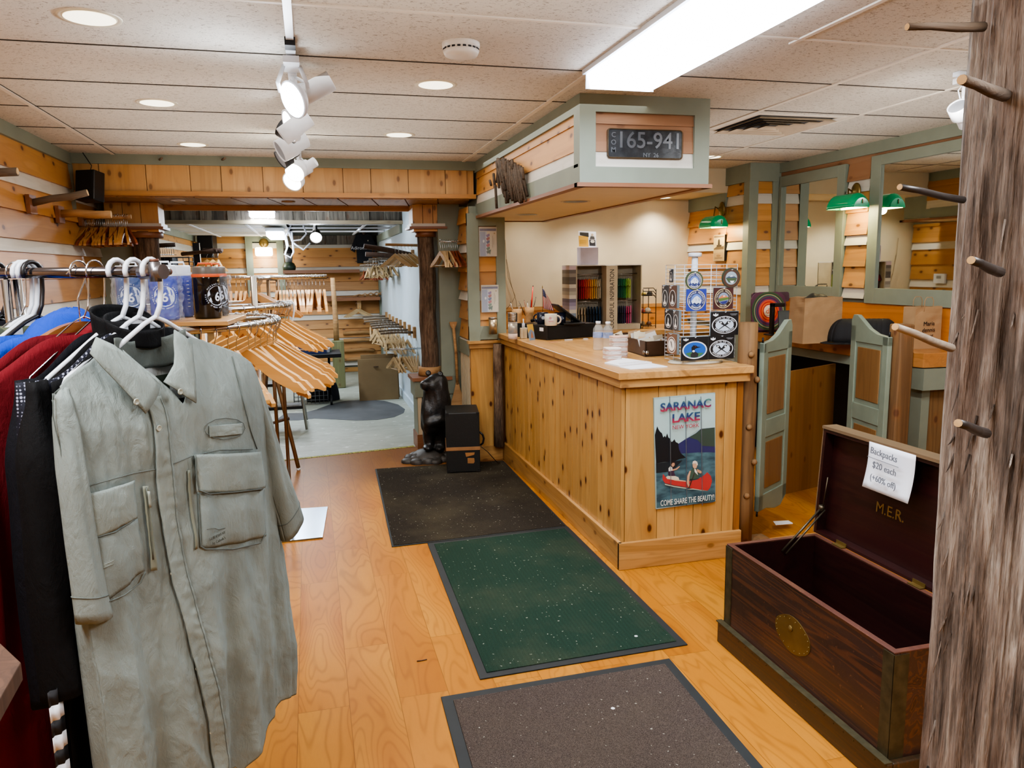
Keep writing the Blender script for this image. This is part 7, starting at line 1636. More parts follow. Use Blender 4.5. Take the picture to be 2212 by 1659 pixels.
# fluorescent units
def ftube(lab, px0, px1, py, z, ln, name='fluorescent_fixture'):
    A, B = fz(px0, py, z), fz(px1, py, z); y = (A.y + B.y) / 2; t = thing(name, lab, 'ceiling light', ((A.x + B.x) / 2, y, z)); b = MB(); b.box(A.x, y, z, B.x, y + ln, z + .06); b.build('diffuser', TUBE_E, t, bevel=.01)
    b = MB(); b.box(A.x - .01, y + .01, z + .06, B.x + .01, y + ln, z + .1); b.build('housing', WHITEP, t); area('fluorescent_light', ((A.x + B.x) / 2, y + ln / 2, z - .01), abs(B.x - A.x), 14, COOL, ln)
ftube('nearer glowing fluorescent fixture behind the pine beam', 538, 592, 468, 2.19, .42); ftube('farther glowing fluorescent fixture near the barn board header', 575, 611, 511, 2.0, 1.0)
# spot lamp and dangling cables
c = fy(683, 510, 9.9); t = thing('clamp_spotlight', 'bright clamp spotlight hanging in the open ceiling of the back room', 'spotlight', c); dr = V((-.1, -.8, -.5)).normalized(); M = Matrix.Translation(c) @ dr.to_track_quat('Z', 'Y').to_matrix().to_4x4()
b = MB(); b.lathe([(.03, -.12), (.05, -.08), (.075, .02), (.075, .04)], (0, 0, 0), 16, M, caps=False); b.build('reflector', STEEL, t); b = MB(); b.lathe([(.07, .03), (0, .03)], (0, 0, 0), 16, M, caps=False); b.build('glowing_bulb', emis('clamp_glow', 'f4f8ff', 7.0), t); b = MB(); b.tube([c - dr * .1, V((c.x, c.y, 2.42))], .012, 6); b.build('clamp_stem', BLACKM, t)
spot('back_spot', c + dr * .06, c + dr * 2, 20, COOL, 130, .6, .05)
for k, pts in enumerate((((628, 487), (618, 510), (622, 530), (615, 550), (628, 557), (634, 545), (630, 500)), ((655, 487), (662, 505), (650, 518), (630, 520), (624, 500)), ((625, 500), (634, 525), (655, 540), (670, 525)), ((612, 498), (618, 520), (620, 535)))):
    b = MB(); b.tube([fy(x, y, 9.8 + .1 * k) for x, y in pts], .012, 6); tag(b.build('dangling_cable', PAPER), 'loose white cable dangling from the open ceiling of the back room', 'cable', 'dangling white cables')
point('rear_glow', (-.3, 10.8, 1.9), 7, NEUT, .3); point('rear_fill', (.1, 8.6, 2.15), 5, COOL, .12); spot('rear_wash', (.5, 10.5, 2.4), (1.09, 11.2, .9), 25, COOL, 110, .8, .1)  # added fill lamps without fixtures, brightening the back room and partition
# folding table
tz = .62; A = fz(737, 764, tz); t = thing('folding_table', 'black folding table in the back room piled with boxes', 'table', (A.x - .6, A.y + .2, -.003)); y0 = A.y; x1 = A.x; x0 = x1 - 1.25
MB().box(x0, y0, tz - .045, x1, y0 + .55, tz).build('tabletop', BLACKM, t, bevel=.004)
for xx in (x0 + .1, x1 - .14):
    b = MB(); b.tube([V((xx, y0 + .05, -.002)) , V((xx, y0 + .06, .05)), V((xx, y0 + .15, .08)), V((xx, y0 + .28, .08)), V((xx, y0 + .5, .08)), V((xx, y0 + .54, -.002))], .014, 8); b.tube([V((xx, y0 + .28, .08)), V((xx, y0 + .28, tz - .04))], .015, 8); b.build('leg', BLACKM, t)
items = [((636, 735), (706, 760), 'blue', '2a3c70', 'dark blue folded cloth pile on the folding table', 'cloth'), ((690, 740), (712, 758), 'w', 'c8ccd4', 'white metal bracket on the folding table', 'bracket'), ((700, 730), (716, 745), 'g', '5a6a5c', 'green and white box behind the bracket on the folding table', 'box')]
for k, (a_, c_, n_, cc, lab, cat) in enumerate(items):
    yy = y0 + .1 + .13 * k; P, Q = fy(a_[0], a_[1], yy), fy(c_[0], c_[1], yy); b = MB(); b.hexa([V((P.x, yy, tz + .001)), V((Q.x, yy, tz + .001)), V((Q.x, yy + .1, tz + .001)), V((P.x, yy + .1, tz + .001)), V((P.x, yy, P.z + .01)), V((Q.x, yy, max(P.z - .06, tz + .05))), V((Q.x, yy + .1, max(P.z - .06, tz + .05))), V((P.x, yy + .1, P.z + .01))]); tag(b.build(cat, solid('cloth_' + n_, cc, .6, var=.3, nscale=20)), lab, cat)
# wire baskets, dark clothing
c = fz(672, 850, 0); t = thing('wire_basket', 'grey wire basket on the floor under the folding table', 'basket', c); b = MB(); w, d, h = .4, .25, .16; c = V((c.x, y0 + .3, 0))
for k in range(9):
    x = lerp(-w / 2, w / 2, k / 8); b.tube([c + V((x, -d / 2, h)), c + V((x, -d / 2, .004)), c + V((x, d / 2, .004)), c + V((x, d / 2, h))], .003, 4)
for z in (.004, .05, .1, h): b.tube([c + V((-w / 2, -d / 2, z)), c + V((w / 2, -d / 2, z)), c + V((w / 2, d / 2, z)), c + V((-w / 2, d / 2, z))], .003, 4, closed=True)
b.build('wire_frame', GREYF, t)
c = fz(712, 838, 0); c = V((c.x - .1, y0 + .42, .0)); b = MB(); b.grid(lambda u, v: c + V((math.cos(u * 6.283) * .2 * math.cos(v * 1.4), math.sin(u * 6.283) * .1 * math.cos(v * 1.4), .34 * math.sin(v * 1.5) + .02 * noise.noise(V((u * 9, v * 9, 1))))), 24, 12); tag(b.build('clothing_pile', solid('navy_black_clothing', '14161e', .8, bump=.4)), 'dark folded clothing pile under the folding table', 'clothing')
# easel-like stand
t = thing('folding_stand', 'folding wooden display stand with dark legs right of the round racks', 'stand', (-.2, 6.35, 0))
F1 = fz(645, 1016, .0); ap = fy(588, 815, 6.5)
for q, m_ in ((F1, RAWP), (V((F1.x - .32, F1.y - .1, 0)), RAWP), (V((F1.x - .3, F1.y + .5, 0)), DARKB)):
    b = MB(); b.tube([q + V((0, 0, .02)), V((ap.x - .02, ap.y, ap.z + .3))], .016, 4); b.build('leg', m_, t)
b = MB(); b.lathe([(.014, 0), (.014, .018)], F1, 10); b.build('foot_glide', WHITEP, t); b = MB(); z = .25; b.tube([V((F1.x - .38, F1.y + .02, .35)), V((F1.x - .05, F1.y + .08, .42))], .012, 4); b.build('cross_brace', DARKB, t)
# step ladder
t = thing('step_stool', 'small folding step stool with chrome legs on the concrete floor', 'step stool', (-.35, 8.0, -.003)); L0 = fz(663, 930, 0); 
for x_ in (L0.x, L0.x - .4):
    b = MB(); b.tube([V((x_, L0.y, 0.01)), V((x_ - .05, L0.y + .15, .5)), V((x_ - .07, L0.y + .22, .7))], .014, 7); b.build('front_leg', STEEL, t); b = MB(); b.tube([V((x_, L0.y + .55, .01)), V((x_ - .06, L0.y + .24, .62))], .012, 7); b.build('rear_leg', STEEL, t)
for k, (z, yy) in enumerate(((.22, .03), (.45, .1))): MB().box(L0.x - .41, L0.y + yy, z, L0.x - .03, L0.y + yy + .24, z + .03).build('tread', BLACKM, t, bevel=.004)
# left back of the room: dark trousers on a rail, basket rack, branch rack
xA, xB = fy(336, 532, 8.6).x, fy(374, 530, 8.6).x; zr = fy(355, 531, 8.6).z; b = MB(); b.tube([V((xA - .05, 8.6, zr)), V((xB + .02, 8.6, zr + .01))], .022, 8); tag(b.build('branch_rail', DARKB), 'dark branch rail holding a row of trousers in the back left corner', 'rail')
for k in range(9):
    x = lerp(xA, xB, k / 8); t = thing('trousers', 'dark folded trousers on a clip hanger along the dark branch rail', 'trousers', (x, 8.6, zr - .5), 0, 'dark trousers on the branch rail')
    b = MB(); b.box(x - .009, 8.42, zr - .52, x + .009, 8.78, zr - .12); b.build('cloth', solid('trouser_cloth%d' % (k % 3), ('1c1418', '241820', '101014')[k % 3], .8), t, bevel=.004); b = MB(); b.tube([V((x, 8.6, zr + .02)), V((x, 8.6, zr - .08))], .003, 5); b.tube([V((x, 8.45, zr - .09)), V((x, 8.75, zr - .09))], .004, 5); b.build('clip_hanger', CHROME, t)
A = fd(425, 545, 8.6); t = thing('branch_display', 'black display post with branch arms and hangers in the back room', 'display stand', (A.x, A.y, 0)); 
b = MB(); b.box(A.x - .035, A.y - .03, 0, A.x + .035, A.y + .03, fy(425, 525, A.y).z); b.build('black_post', BLACK, t)
for a_, c_ in (((393, 549), (480, 540)), ((432, 545), (478, 543)), ((440, 540), (470, 541))): b = MB(); b.tube([fy(*a_, A.y - .02), fy(*c_, A.y - .25)], .022, 7); b.build('branch_arm', DARKB, t)
for k in range(3): q = fy(446 + 12 * k, 545, A.y - .1); place(H_L, q, .4 + .5 * k, 'pale hanger on the branch arms of the black display post', 'hangers on the black display post')
A = fd(356, 560, 7.6); t = thing('wire_basket', 'dark wire display basket above the blue bottles near the left trunk', 'basket', A); x0, x1, zt, zb2 = fy(302, 556, A.y).x, fy(408, 556, A.y).x, fy(350, 556, A.y).z, fy(350, 575, A.y).z; b = MB()
for z in (zt, zb2, (zt + zb2) / 2): b.tube([V((x0, A.y, z)), V((x1, A.y, z)), V((x1, A.y + .3, z)), V((x0, A.y + .3, z))], .004, 4, closed=True)
for k in range(9): x = lerp(x0, x1, k / 8); b.tube([V((x, A.y, zt)), V((x, A.y, zb2)), V((x, A.y + .3, zb2))], .003, 4)
for x in (x0, x1):
    for y in (A.y, A.y + .3): b.tube([V((x, y, 0)), V((x, y, zt))], .006, 5)
b.build('wire_frame', BLACKM, t)
# display table corner at the lower left
q = fd(45, 1430, 1.15); Fp, Np = fz(0, 1388, q.z), fz(0, 1508, q.z); t = thing('display_table', 'brown wooden display table corner cut off by the lower left edge', 'table', (q.x - .3, q.y - .1, 0))
f4, n4 = q + (Fp - q) * 5, q + (Np - q) * 3.0
b = MB(); b.slab([q, f4, f4 + n4 - q, n4], V((0, 0, -.03))); b.build('tabletop', DARKB, t, bevel=.002)
for p in (f4.lerp(n4, .15), f4.lerp(n4, .8)): b = MB(); b.box(p.x - .02, p.y - .02, 0, p.x + .02, p.y + .02, q.z - .03); b.build('leg', RAWP, t)
# ================================================================= GARMENT RACK IN THE FOREGROUND
A0 = V((-.455, 1.50, 0)); AU = V((.56, .828, 0)).normalized(); AN = V((AU.y, -AU.x, 0))
def upos(u, off, z): return A0 + AU * u + AN * off + V((0, 0, z))
def sp(px, py, off=0.0):
    d = ray(px, py); P0 = A0 + AN * off; t = ((P0 - CAM).dot(AN)) / d.dot(AN); p = CAM + d * t; return (p - A0).dot(AU), p.z
# rod
RODZ = 1.603; RU = .262
t = thing('garment_rail', 'dark polished garment rail with chrome end joint in the left foreground', 'clothes rail', upos(RU, -.4, 0))
b = MB(); b.tube([upos(RU, .01, RODZ), upos(RU, -1.1, RODZ + .004)], .0118, 14); b.build('rail', solid('dark_polished_tube', '6a6668', .15, .95), t)
b = MB(); b.tube([upos(RU, -.03, RODZ), upos(RU, .028, RODZ)], .0155, 14); b.tube([upos(RU - .004, .01, RODZ - .02), upos(RU - .004, .01, RODZ + .02)], .012, 10); b.tube([upos(RU, .012, RODZ), upos(RU + .028, .012, RODZ)], .009, 10); b.build('end_joint', solid('worn_chrome_joint', '8c8a8c', .3, .9, var=.3), t)
b = MB(); b.tube([upos(RU + .028, .012, RODZ), upos(RU + .034, .012, RODZ)], .007, 10); b.tube([upos(RU - .004, .01, RODZ + .02), upos(RU - .004, .01, RODZ + .026)], .009, 10); b.build('rusty_screw', solid('rusty_screw', '6a4434', .6, .4), t)
for k_, (du, dn) in enumerate(((.0, -.40),)):
    for s_ in (-.014, .014): b = MB(); b.tube([upos(RU + du + s_, dn, 0.02), upos(RU + du + s_, dn, RODZ - .012)], .009, 10); b.build('upright_tube', CHROME, t)
b = MB(); b.tube([upos(RU - .3, -.40, .02), upos(RU + .3, -.40, .02)], .013, 8); b.build('foot_bar', CHROME, t)

def fabric(name, c, rough=.85, dots=None, weave=.25):
    if name in _M: return _M[name]
    t = NT(name); v = t.coords((1, 1, 1), False); base = srgb(c); lt = tuple(min(1, x * 1.12) for x in base[:3]) + (1,); dk = tuple(x * .9 for x in base[:3]) + (1,)
    cc = t.ramp(t.noise(v, 6, 4), [(.35, dk), (.65, lt)])
    if dots:
        mp = t.coords((1, 1, 1), False); vo = t.n('TexVoronoi'); t.l(mp, vo.inputs['Vector']); vo.inputs['Scale'].default_value = 150; vo.inputs['Randomness'].default_value = 0.15
        cc = t.mix(t.ramp(vo.outputs['Distance'], [(.30, (1, 1, 1)), (.42, (0, 0, 0))]), cc, srgb(dots))
    t.color(cc); v3 = t.coords((1, 1, .45), False); h = t.math('ADD', t.math('MULTIPLY', t.noise(v, 900, 1), .25), t.math('ADD', t.math('MULTIPLY', t.noise(v3, 26, 5, .62, 1.2), 2.4), t.noise(v3, 75, 3, .6, .8))); t.bump(h, weave * 1.9, .004)
    t.b.inputs['Specular IOR Level'].default_value = .2; _M[name] = t.fin(rough); return _M[name]
KHAKI = fabric('sage_khaki_cotton', '79837f'); KHAKI_D = fabric('sage_khaki_seam', '5b625e'); KHAKI_L = fabric('sage_khaki_flap', '7d8782')
# ---- main shirt
UL = [(.44, .02), (.66, .008), (.95, .002), (1.2, .012), (1.30, .014), (1.38, .004), (1.41, .006)]
UR = [(.44, .592), (.70, .597), (.90, .588), (1.05, .56), (1.25, .535), (1.36, .512), (1.41, .498)]
UCt = sorted([(z, u) for u, z in (sp(x, y, .085) for x, y in ((341, 860), (344, 920), (347, 970), (351, 1010), (365, 1120), (384, 1252), (421, 1430), (448, 1550), (466, 1650)))])
def topz(u): return interp([(0.0, 1.402), (.02, 1.417), (.1, 1.448), (.15, 1.462), (.20, 1.40), (.235, 1.335), (.27, 1.39), (.34, 1.462), (.38, 1.453), (.44, 1.430), (.48, 1.412), (.505, 1.388)], u)
def hemz(u): return interp([(0.0, .60), (.05, .53), (.15, .49), (.27, .475), (.325, .462), (.335, .445), (.40, .475), (.46, .50), (.53, .506), (.592, .49)], u)
def depth(u, z):
    w = (u - .27) / .30; bulge = .055 * max(0, 1 - w * w) ** .6 * (.12 + .88 * sstep(1.47, 1.30, z))
    A_ = .016 * sstep(1.32, .6, z) + .0015
    ph_ = u * 34 + 1.1 + .9 * math.sin(z * 3.2); f_ = A_ * (abs(math.sin(ph_ * .5)) * 1.5 - .75 + .45 * math.sin(u * 61 + 2.2 + z * 2.6)) 
    wr = .0032 * noise.noise(V((u * 26, z * 8, 3))) + .0022 * noise.noise(V((u * 70, z * 22, 7))) + .0016 * abs(noise.noise(V((u * 45 + z * 20, z * 30 - u * 12, 17))))
    pull = .004 * math.sin((u - .25) * 40 + (z - 1.3) * 22) * math.exp(-((u - .25) / .11) ** 2) * sstep(.9, 1.35, z)
    soft = .012 * noise.noise(V((u * 6, z * 3.2, 11)))
    cr = .005 * (1 - abs(noise.noise(V((u * 13 + z * 4, z * 5 - u * 3, 21)))) * 2.2) * sstep(1.42, 1.2, z)
    return bulge + f_ + wr + pull + soft + cr + .016 * sstep(1.47, 1.36, z)
def S_(u, z, off=0.0): return upos(u, depth(u, z) + off, z)
t = thing('button_shirt', 'grey-green short sleeved fishing shirt hanging at the end of the foreground rail', 'shirt', upos(.27, 0, .44))
SH = t
def panel(fa, fb, nu=90, nv=170, off=0.0):
    def f_(s_, v):
        # iterate: z from top to hem along a column
        u0 = lerp(fa(1.38), fb(1.38), s_); zt = topz(u0); zb_ = hemz(lerp(fa(.5), fb(.5), s_)); z = lerp(zt, zb_, v); u = lerp(fa(z), fb(z), s_); return S_(u, z, off)
    b = MB(); b.grid(f_, nu, nv); return b
panel(lambda z: interp(UL, z), lambda z: interp(UCt, z) + .012).build('left_front', KHAKI, t, solid=.0012)
panel(lambda z: interp(UCt, z) - .004, lambda z: interp(UR, z), off=.005).build('right_front', KHAKI, t, solid=.0012)
b = MB(); b.grid(lambda s_, v: (lambda z: upos(lerp(interp(UL, z), interp(UR, z), s_), -.045 * math.sin(s_ * math.pi) ** .6 + .006 * math.sin(s_ * 25 + z) * sstep(1.3, .7, z) + (.02 if s_ in (0, 1) else 0), z))(lerp(lerp(1.385, 1.44, math.sin(s_ * math.pi)) , lerp(.50, .415, math.sin(s_ * math.pi)), v)), 40, 60); b.build('back_panel', KHAKI_D, t, solid=.0012)
# side joins
for tab in (UL, UR):
    b = MB(); b.grid(lambda s_, v: (lambda z: (lambda u: upos(u, lerp(-.0, depth(u, z), s_), z))(interp(tab, z)))(lerp(1.38, .52, v)), 6, 40); b.build('side_seam', KHAKI, t, solid=.001)
# sleeves
def sleeve(rows_, fwd, nm):
    # rows: (z_out,u_out,z_in,u_in,thick)
    def f_(a_, v):
        n_ = len(rows_) - 1; k = min(int(v * n_), n_ - 1); w = v * n_ - k; r = [lerp(x, y, w) for x, y in zip(rows_[k], rows_[k + 1])]
        co, cu = V((r[1], r[0])), V((r[3], r[2])); c = (co + cu) / 2; h = (cu - co) / 2; an = a_ * 2 * math.pi; th = r[4]
        wob = 1 + .05 * math.sin(an * 5 + v * 4); q = c + h * math.cos(an) * wob
        return upos(q.x, fwd + .02 * v + math.sin(an) * th * wob + .004 * noise.noise(V((math.cos(an) * 2, v * 6, 5 + fwd))), q.y)
    b = MB(); b.grid(f_, 40, 36); o = b.build(nm, KHAKI, t, solid=.0012)
    bb = MB(); bb.tube([f_(k / 40, .93) + (f_(k / 40, .93) - f_((k / 40 + .5) % 1, .93)).normalized() * .0012 for k in range(41)], .0011, 5); bb.build('cuff_seam', KHAKI_D, o)
sleeve([(1.402, .010, 1.40, .022, .003), (1.388, -.008, 1.375, .022, .013), (1.35, -.015, 1.33, .022, .02), (1.26, -.022, 1.23, .022, .026), (1.12, -.024, 1.09, .03, .026), (.975, -.024, .965, .042, .026)], .022, 'left_sleeve')
sleeve([(1.392, .500, 1.398, .485, .003), (1.38, .514, 1.37, .487, .012), (1.36, .522, 1.33, .49, .02), (1.25, .55, 1.2, .522, .026), (1.1, .602, 1.05, .55, .028), (.975, .655, .915, .585, .026)], .02, 'right_sleeve')
def bil(c, u, v): return (V(c[0]).lerp(V(c[1]), u)).lerp(V(c[3]).lerp(V(c[2]), u), v)
def sps(px, py):
    o_ = .06
    for _ in range(4): u, z = sp(px, py, o_); o_ = depth(u, z) + .005
    return u, z
def patch(name, px, off, m, puff=0.0, nu=14, nv=14, th=.0022, curve=0.0, par=None):
    c = [V((*sps(x, y), 0)) for x, y in px]
    b = MB(); b.grid(lambda u, v: (lambda q: S_(q.x, q.y - curve * math.sin(u * math.pi) * v, off + .003 + puff * math.sin(u * math.pi) ** .6 * math.sin(v * math.pi) ** .6 + .0012 * noise.noise(V((u * 7, v * 7, off * 900)))))(bil(c, u, v)), nu, nv)
    return b.build(name, m, par or t, solid=th)
def seam(name, px, off=.0055, r=.0011, m=None, par=None):
    pts = []
    for (x0_, y0_), (x1_, y1_) in zip(px, px[1:]):
        for k in range(8): u, z = sps(lerp(x0_, x1_, k / 8), lerp(y0_, y1_, k / 8)); pts.append(S_(u, z, off))
    b = MB(); b.tube(pts, r, 5); return b.build(name, m or KHAKI_D, par or t)
b = MB(); b.grid(lambda u, v: (lambda z: S_(interp(UCt, z) - .006 + .037 * u, z, .0085 + .0012 * noise.noise(V((u * 3, z * 70, 2))) + .0006 * math.sin(z * 260) * (u > .4)))(lerp(1.36, .455, v)), 8, 160); b.build('placket', KHAKI_L, t, solid=.002)
b = MB(); b.tube([S_(interp(UCt, z) + .026, z, .0105) for z in [lerp(1.355, .46, k / 90) for k in range(91)]], .0007, 4); b.build('placket_stitching', KHAKI_D, t)
LLP = patch('left_lower_pocket', [(172, 1165), (296, 1120), (312, 1232), (224, 1302)], .003, KHAKI, .006, curve=.0); LPF = patch('left_pocket_flap', [(163, 1070), (286, 1037), (292, 1118), (196, 1162)], .007, KHAKI_L, .004)
patch('left_pocket_pleat', [(212, 1217), (282, 1178), (286, 1186), (215, 1228)], .008, KHAKI_L, par=LLP)
RLP = patch('right_lower_pocket', [(425, 1062), (570, 1052), (572, 1158), (430, 1183)], .004, KHAKI, .009, 18, 18, curve=.006); RPF = patch('right_pocket_flap', [(412, 982), (556, 975), (566, 1052), (417, 1062)], .012, KHAKI_L, .004, 18, 12, curve=.006)
patch('rod_tab', [(448, 920), (519, 914), (519, 937), (449, 944)], .006, KHAKI_L, .001); ZP = patch('zip', [(305, 1050), (316, 1049), (336, 1231), (322, 1233)], .006, solid('zip_tape', '6f7466', .6), 0, 3, 20); patch('zip', [(401, 1015), (406, 1014), (423, 1185), (418, 1187)], .008, solid('zip_tape', '6f7466', .6), 0, 3, 20)
seam('zip_teeth', [(310, 1052), (328, 1230)], .0115, .0016, solid('zip_teeth', '4e5248', .5), ZP); patch('zip_pull', [(309, 1060), (314, 1060), (318, 1095), (313, 1096)], .0125, solid('zip_pull', '868b80', .4), 0, 2, 4, par=ZP)
seam('yoke_seam', [(165, 1062), (200, 1047), (290, 1022), (346, 1012)]); seam('yoke_seam', [(372, 1001), (410, 985), (470, 972), (552, 970)], .010)
seam('oval_stitching', [(438 + 0, 928), (445, 915), (462, 906), (485, 903), (508, 906), (522, 914), (526, 925), (520, 938), (500, 946), (478, 949), (455, 944), (441, 936), (438, 928)], .0095, .0008)
seam('flap_edge', [(163, 1070), (178, 1120), (196, 1162), (245, 1148), (292, 1118)], .011, .0014, None, LPF); seam('flap_edge', [(412, 982), (414, 1030), (419, 1058), (440, 1066), (500, 1062), (566, 1054)], .018, .0014, None, RPF)
seam('pocket_edge', [(424, 1066), (430, 1180), (440, 1186), (500, 1186), (560, 1172), (571, 1150)], .010, .0014, None, RLP); seam('pocket_edge', [(224, 1302), (265, 1285), (300, 1258), (312, 1232)], .0095, .0014, None, LLP); seam('placket_edge', [(345, 880), (347, 960), (352, 1010), (365, 1120), (383, 1252), (420, 1430), (450, 1560), (466, 1640)], .0065, .0015); seam('armhole_seam', [(500, 770), (520, 850), (540, 930), (556, 975)], .007, .0012); seam('armhole_seam', [(112, 850), (112, 900), (122, 960), (140, 1040)], .007, .0012)
seam('embroidery', [(436, 1142), (452, 1140), (462, 1143), (478, 1139)], .018, .0008, solid('dark_thread', '4a4e46', .7), RLP)
u_, z_ = sps(458, 1162); pp = S_(u_, z_, .019); b = MB(); Me = frame(pp, AU, (0, 0, 1)); b.text('GUIDEWEAR', Me @ Matrix.Translation(V((0, .006, 0))), .0085, .0004); b.text("by Cabela's", Me @ Matrix.Translation(V((.004, -.006, 0))), .009, .0004); b.build('embroidery', solid('dark_thread', '4a4e46', .7), RLP)
# collar
def leaf(name, px, off0, off1, m=KHAKI_L, th=.003):
    # fan polygon in the image plane lifted in front of the shirt; px[0] is the neck point
    b = MB(); n = len(px); us = [sp(x, y, .06) for x, y in px]
    c = V((sum(a for a, _ in us) / n, sum(z for _, z in us) / n))
    zs = [z for _, z in us]; zt_, zb_ = max(zs), min(zs)
    P = []
    for (x_, z) in us: f_ = (zt_ - z) / (zt_ - zb_); P.append(upos(x_, max(lerp(off0, off1, f_), depth(x_, z) + .010 if f_ > .35 else -1), z))
    cc = upos(c.x, sum((p - A0).dot(AN) for p in P) / n + .008, c.y); rings = 4; vs = [cc]; fs = []
    for k in range(1, rings + 1): vs += [cc.lerp(p, k / rings) for p in P]
    for i in range(n): fs.append((0, 1 + i, 1 + (i + 1) % n))
    for k in range(rings - 1):
        for i in range(n): j = (i + 1) % n; fs.append((1 + k * n + i, 1 + (k + 1) * n + i, 1 + (k + 1) * n + j, 1 + k * n + j))
    b.smooth = True; b.add(vs, fs); o = b.build(name, m, t, solid=th); return P
PL_ = leaf('left_collar_leaf', [(230, 729), (219, 745), (209, 763), (228, 795), (250, 828), (272, 862), (290, 892), (304, 877), (318, 862), (328, 848), (336, 830), (315, 805), (290, 776), (262, 746)], .035, .088)
PR_ = leaf('right_collar_leaf', [(397, 713), (412, 725), (426, 741), (418, 775), (410, 815), (403, 840), (395, 869), (378, 855), (360, 838), (342, 824), (358, 806), (374, 787), (382, 765), (388, 740)], .035, .094)
b = MB(); b.grid(lambda u, v: (lambda x_, z: upos(x_, -.03 * math.sin(u * math.pi) + .012, z))(lerp(sp(233, 735)[0] + .004, sp(392, 725)[0], u), lerp(1.478, 1.415, v) - .012 * math.sin(u * math.pi) + .003 * math.sin(u * 14)), 30, 8); b.build('collar_stand', KHAKI_D, t, solid=.002)
b = MB(); b.grid(lambda u, v: (lambda x_, z: upos(x_, -.02 + .01 * v, z))(lerp(.14, .35, u), lerp(1.425, 1.33, v)), 10, 6); b.build('mesh_lining', fabric('white_mesh_lining', 'aeb2b0'), t)
b = MB(); A_, B_ = sp(326, 812), sp(354, 812); b.slab([upos(A_[0], .012, 1.392), upos(A_[0], .012, 1.352), upos(B_[0], .012, 1.352), upos(B_[0], .012, 1.392)], AN * .001); b.build('neck_label', solid('dark_green_label', '1e2c1c', .7), t)
for (px, py, nm) in ((294, 868, 1), (389, 846, 1), (343, 925, 0)):
    u_, z_ = sp(px, py, .08); o_ = .104 if nm else depth(u_, z_) + .012; u_, z_ = sp(px, py, o_); M = Matrix.Translation(upos(u_, o_, z_)) @ AN.to_track_quat('Z', 'Y').to_matrix().to_4x4(); b = MB(); b.lathe([(.0062, 0), (.0062, .0016), (.0048, .0022), (.0042, .0014), (0, .0014)], (0, 0, 0), 14, M, caps=False); b.build('button', solid('shirt_button', '9a9f92', .3), t)
for z in (1.36, 1.0, .78, .62): 
    u_ = interp(UCt, z); b = MB(); b.lathe([(.0055, 0), (.005, .002), (0, .0022)], (0, 0, 0), 12, Matrix.Translation(S_(u_ - .001, z, .006)) @ AN.to_track_quat('Z', 'Y').to_matrix().to_4x4(), caps=False); b.build('button', solid('pale_button', 'b9b8a4', .3), t)
ph = plastic_hanger('plastic_hanger', 'white plastic hanger holding the grey-green fishing shirt', WHITEP, (0, 0, 0), 0, .205, .0052, pads=False)
RZH = math.atan2(AU.y, AU.x)
ph.matrix_world = Matrix.Translation(upos(RU - .004, .0, RODZ + .008)) @ Matrix.Rotation(RZH, 4, 'Z')
for tt, lab in ((-.045, 'second white plastic hanger just behind the fishing shirt'), (-.09, 'third white plastic hanger behind the fishing shirt')):
    ph = plastic_hanger('plastic_hanger', lab, WHITEP, (0, 0, 0), 0, .20, .0052); ph.matrix_world = Matrix.Translation(upos(RU - .004, tt, RODZ + .008)) @ Matrix.Rotation(RZH + .03, 4, 'Z')

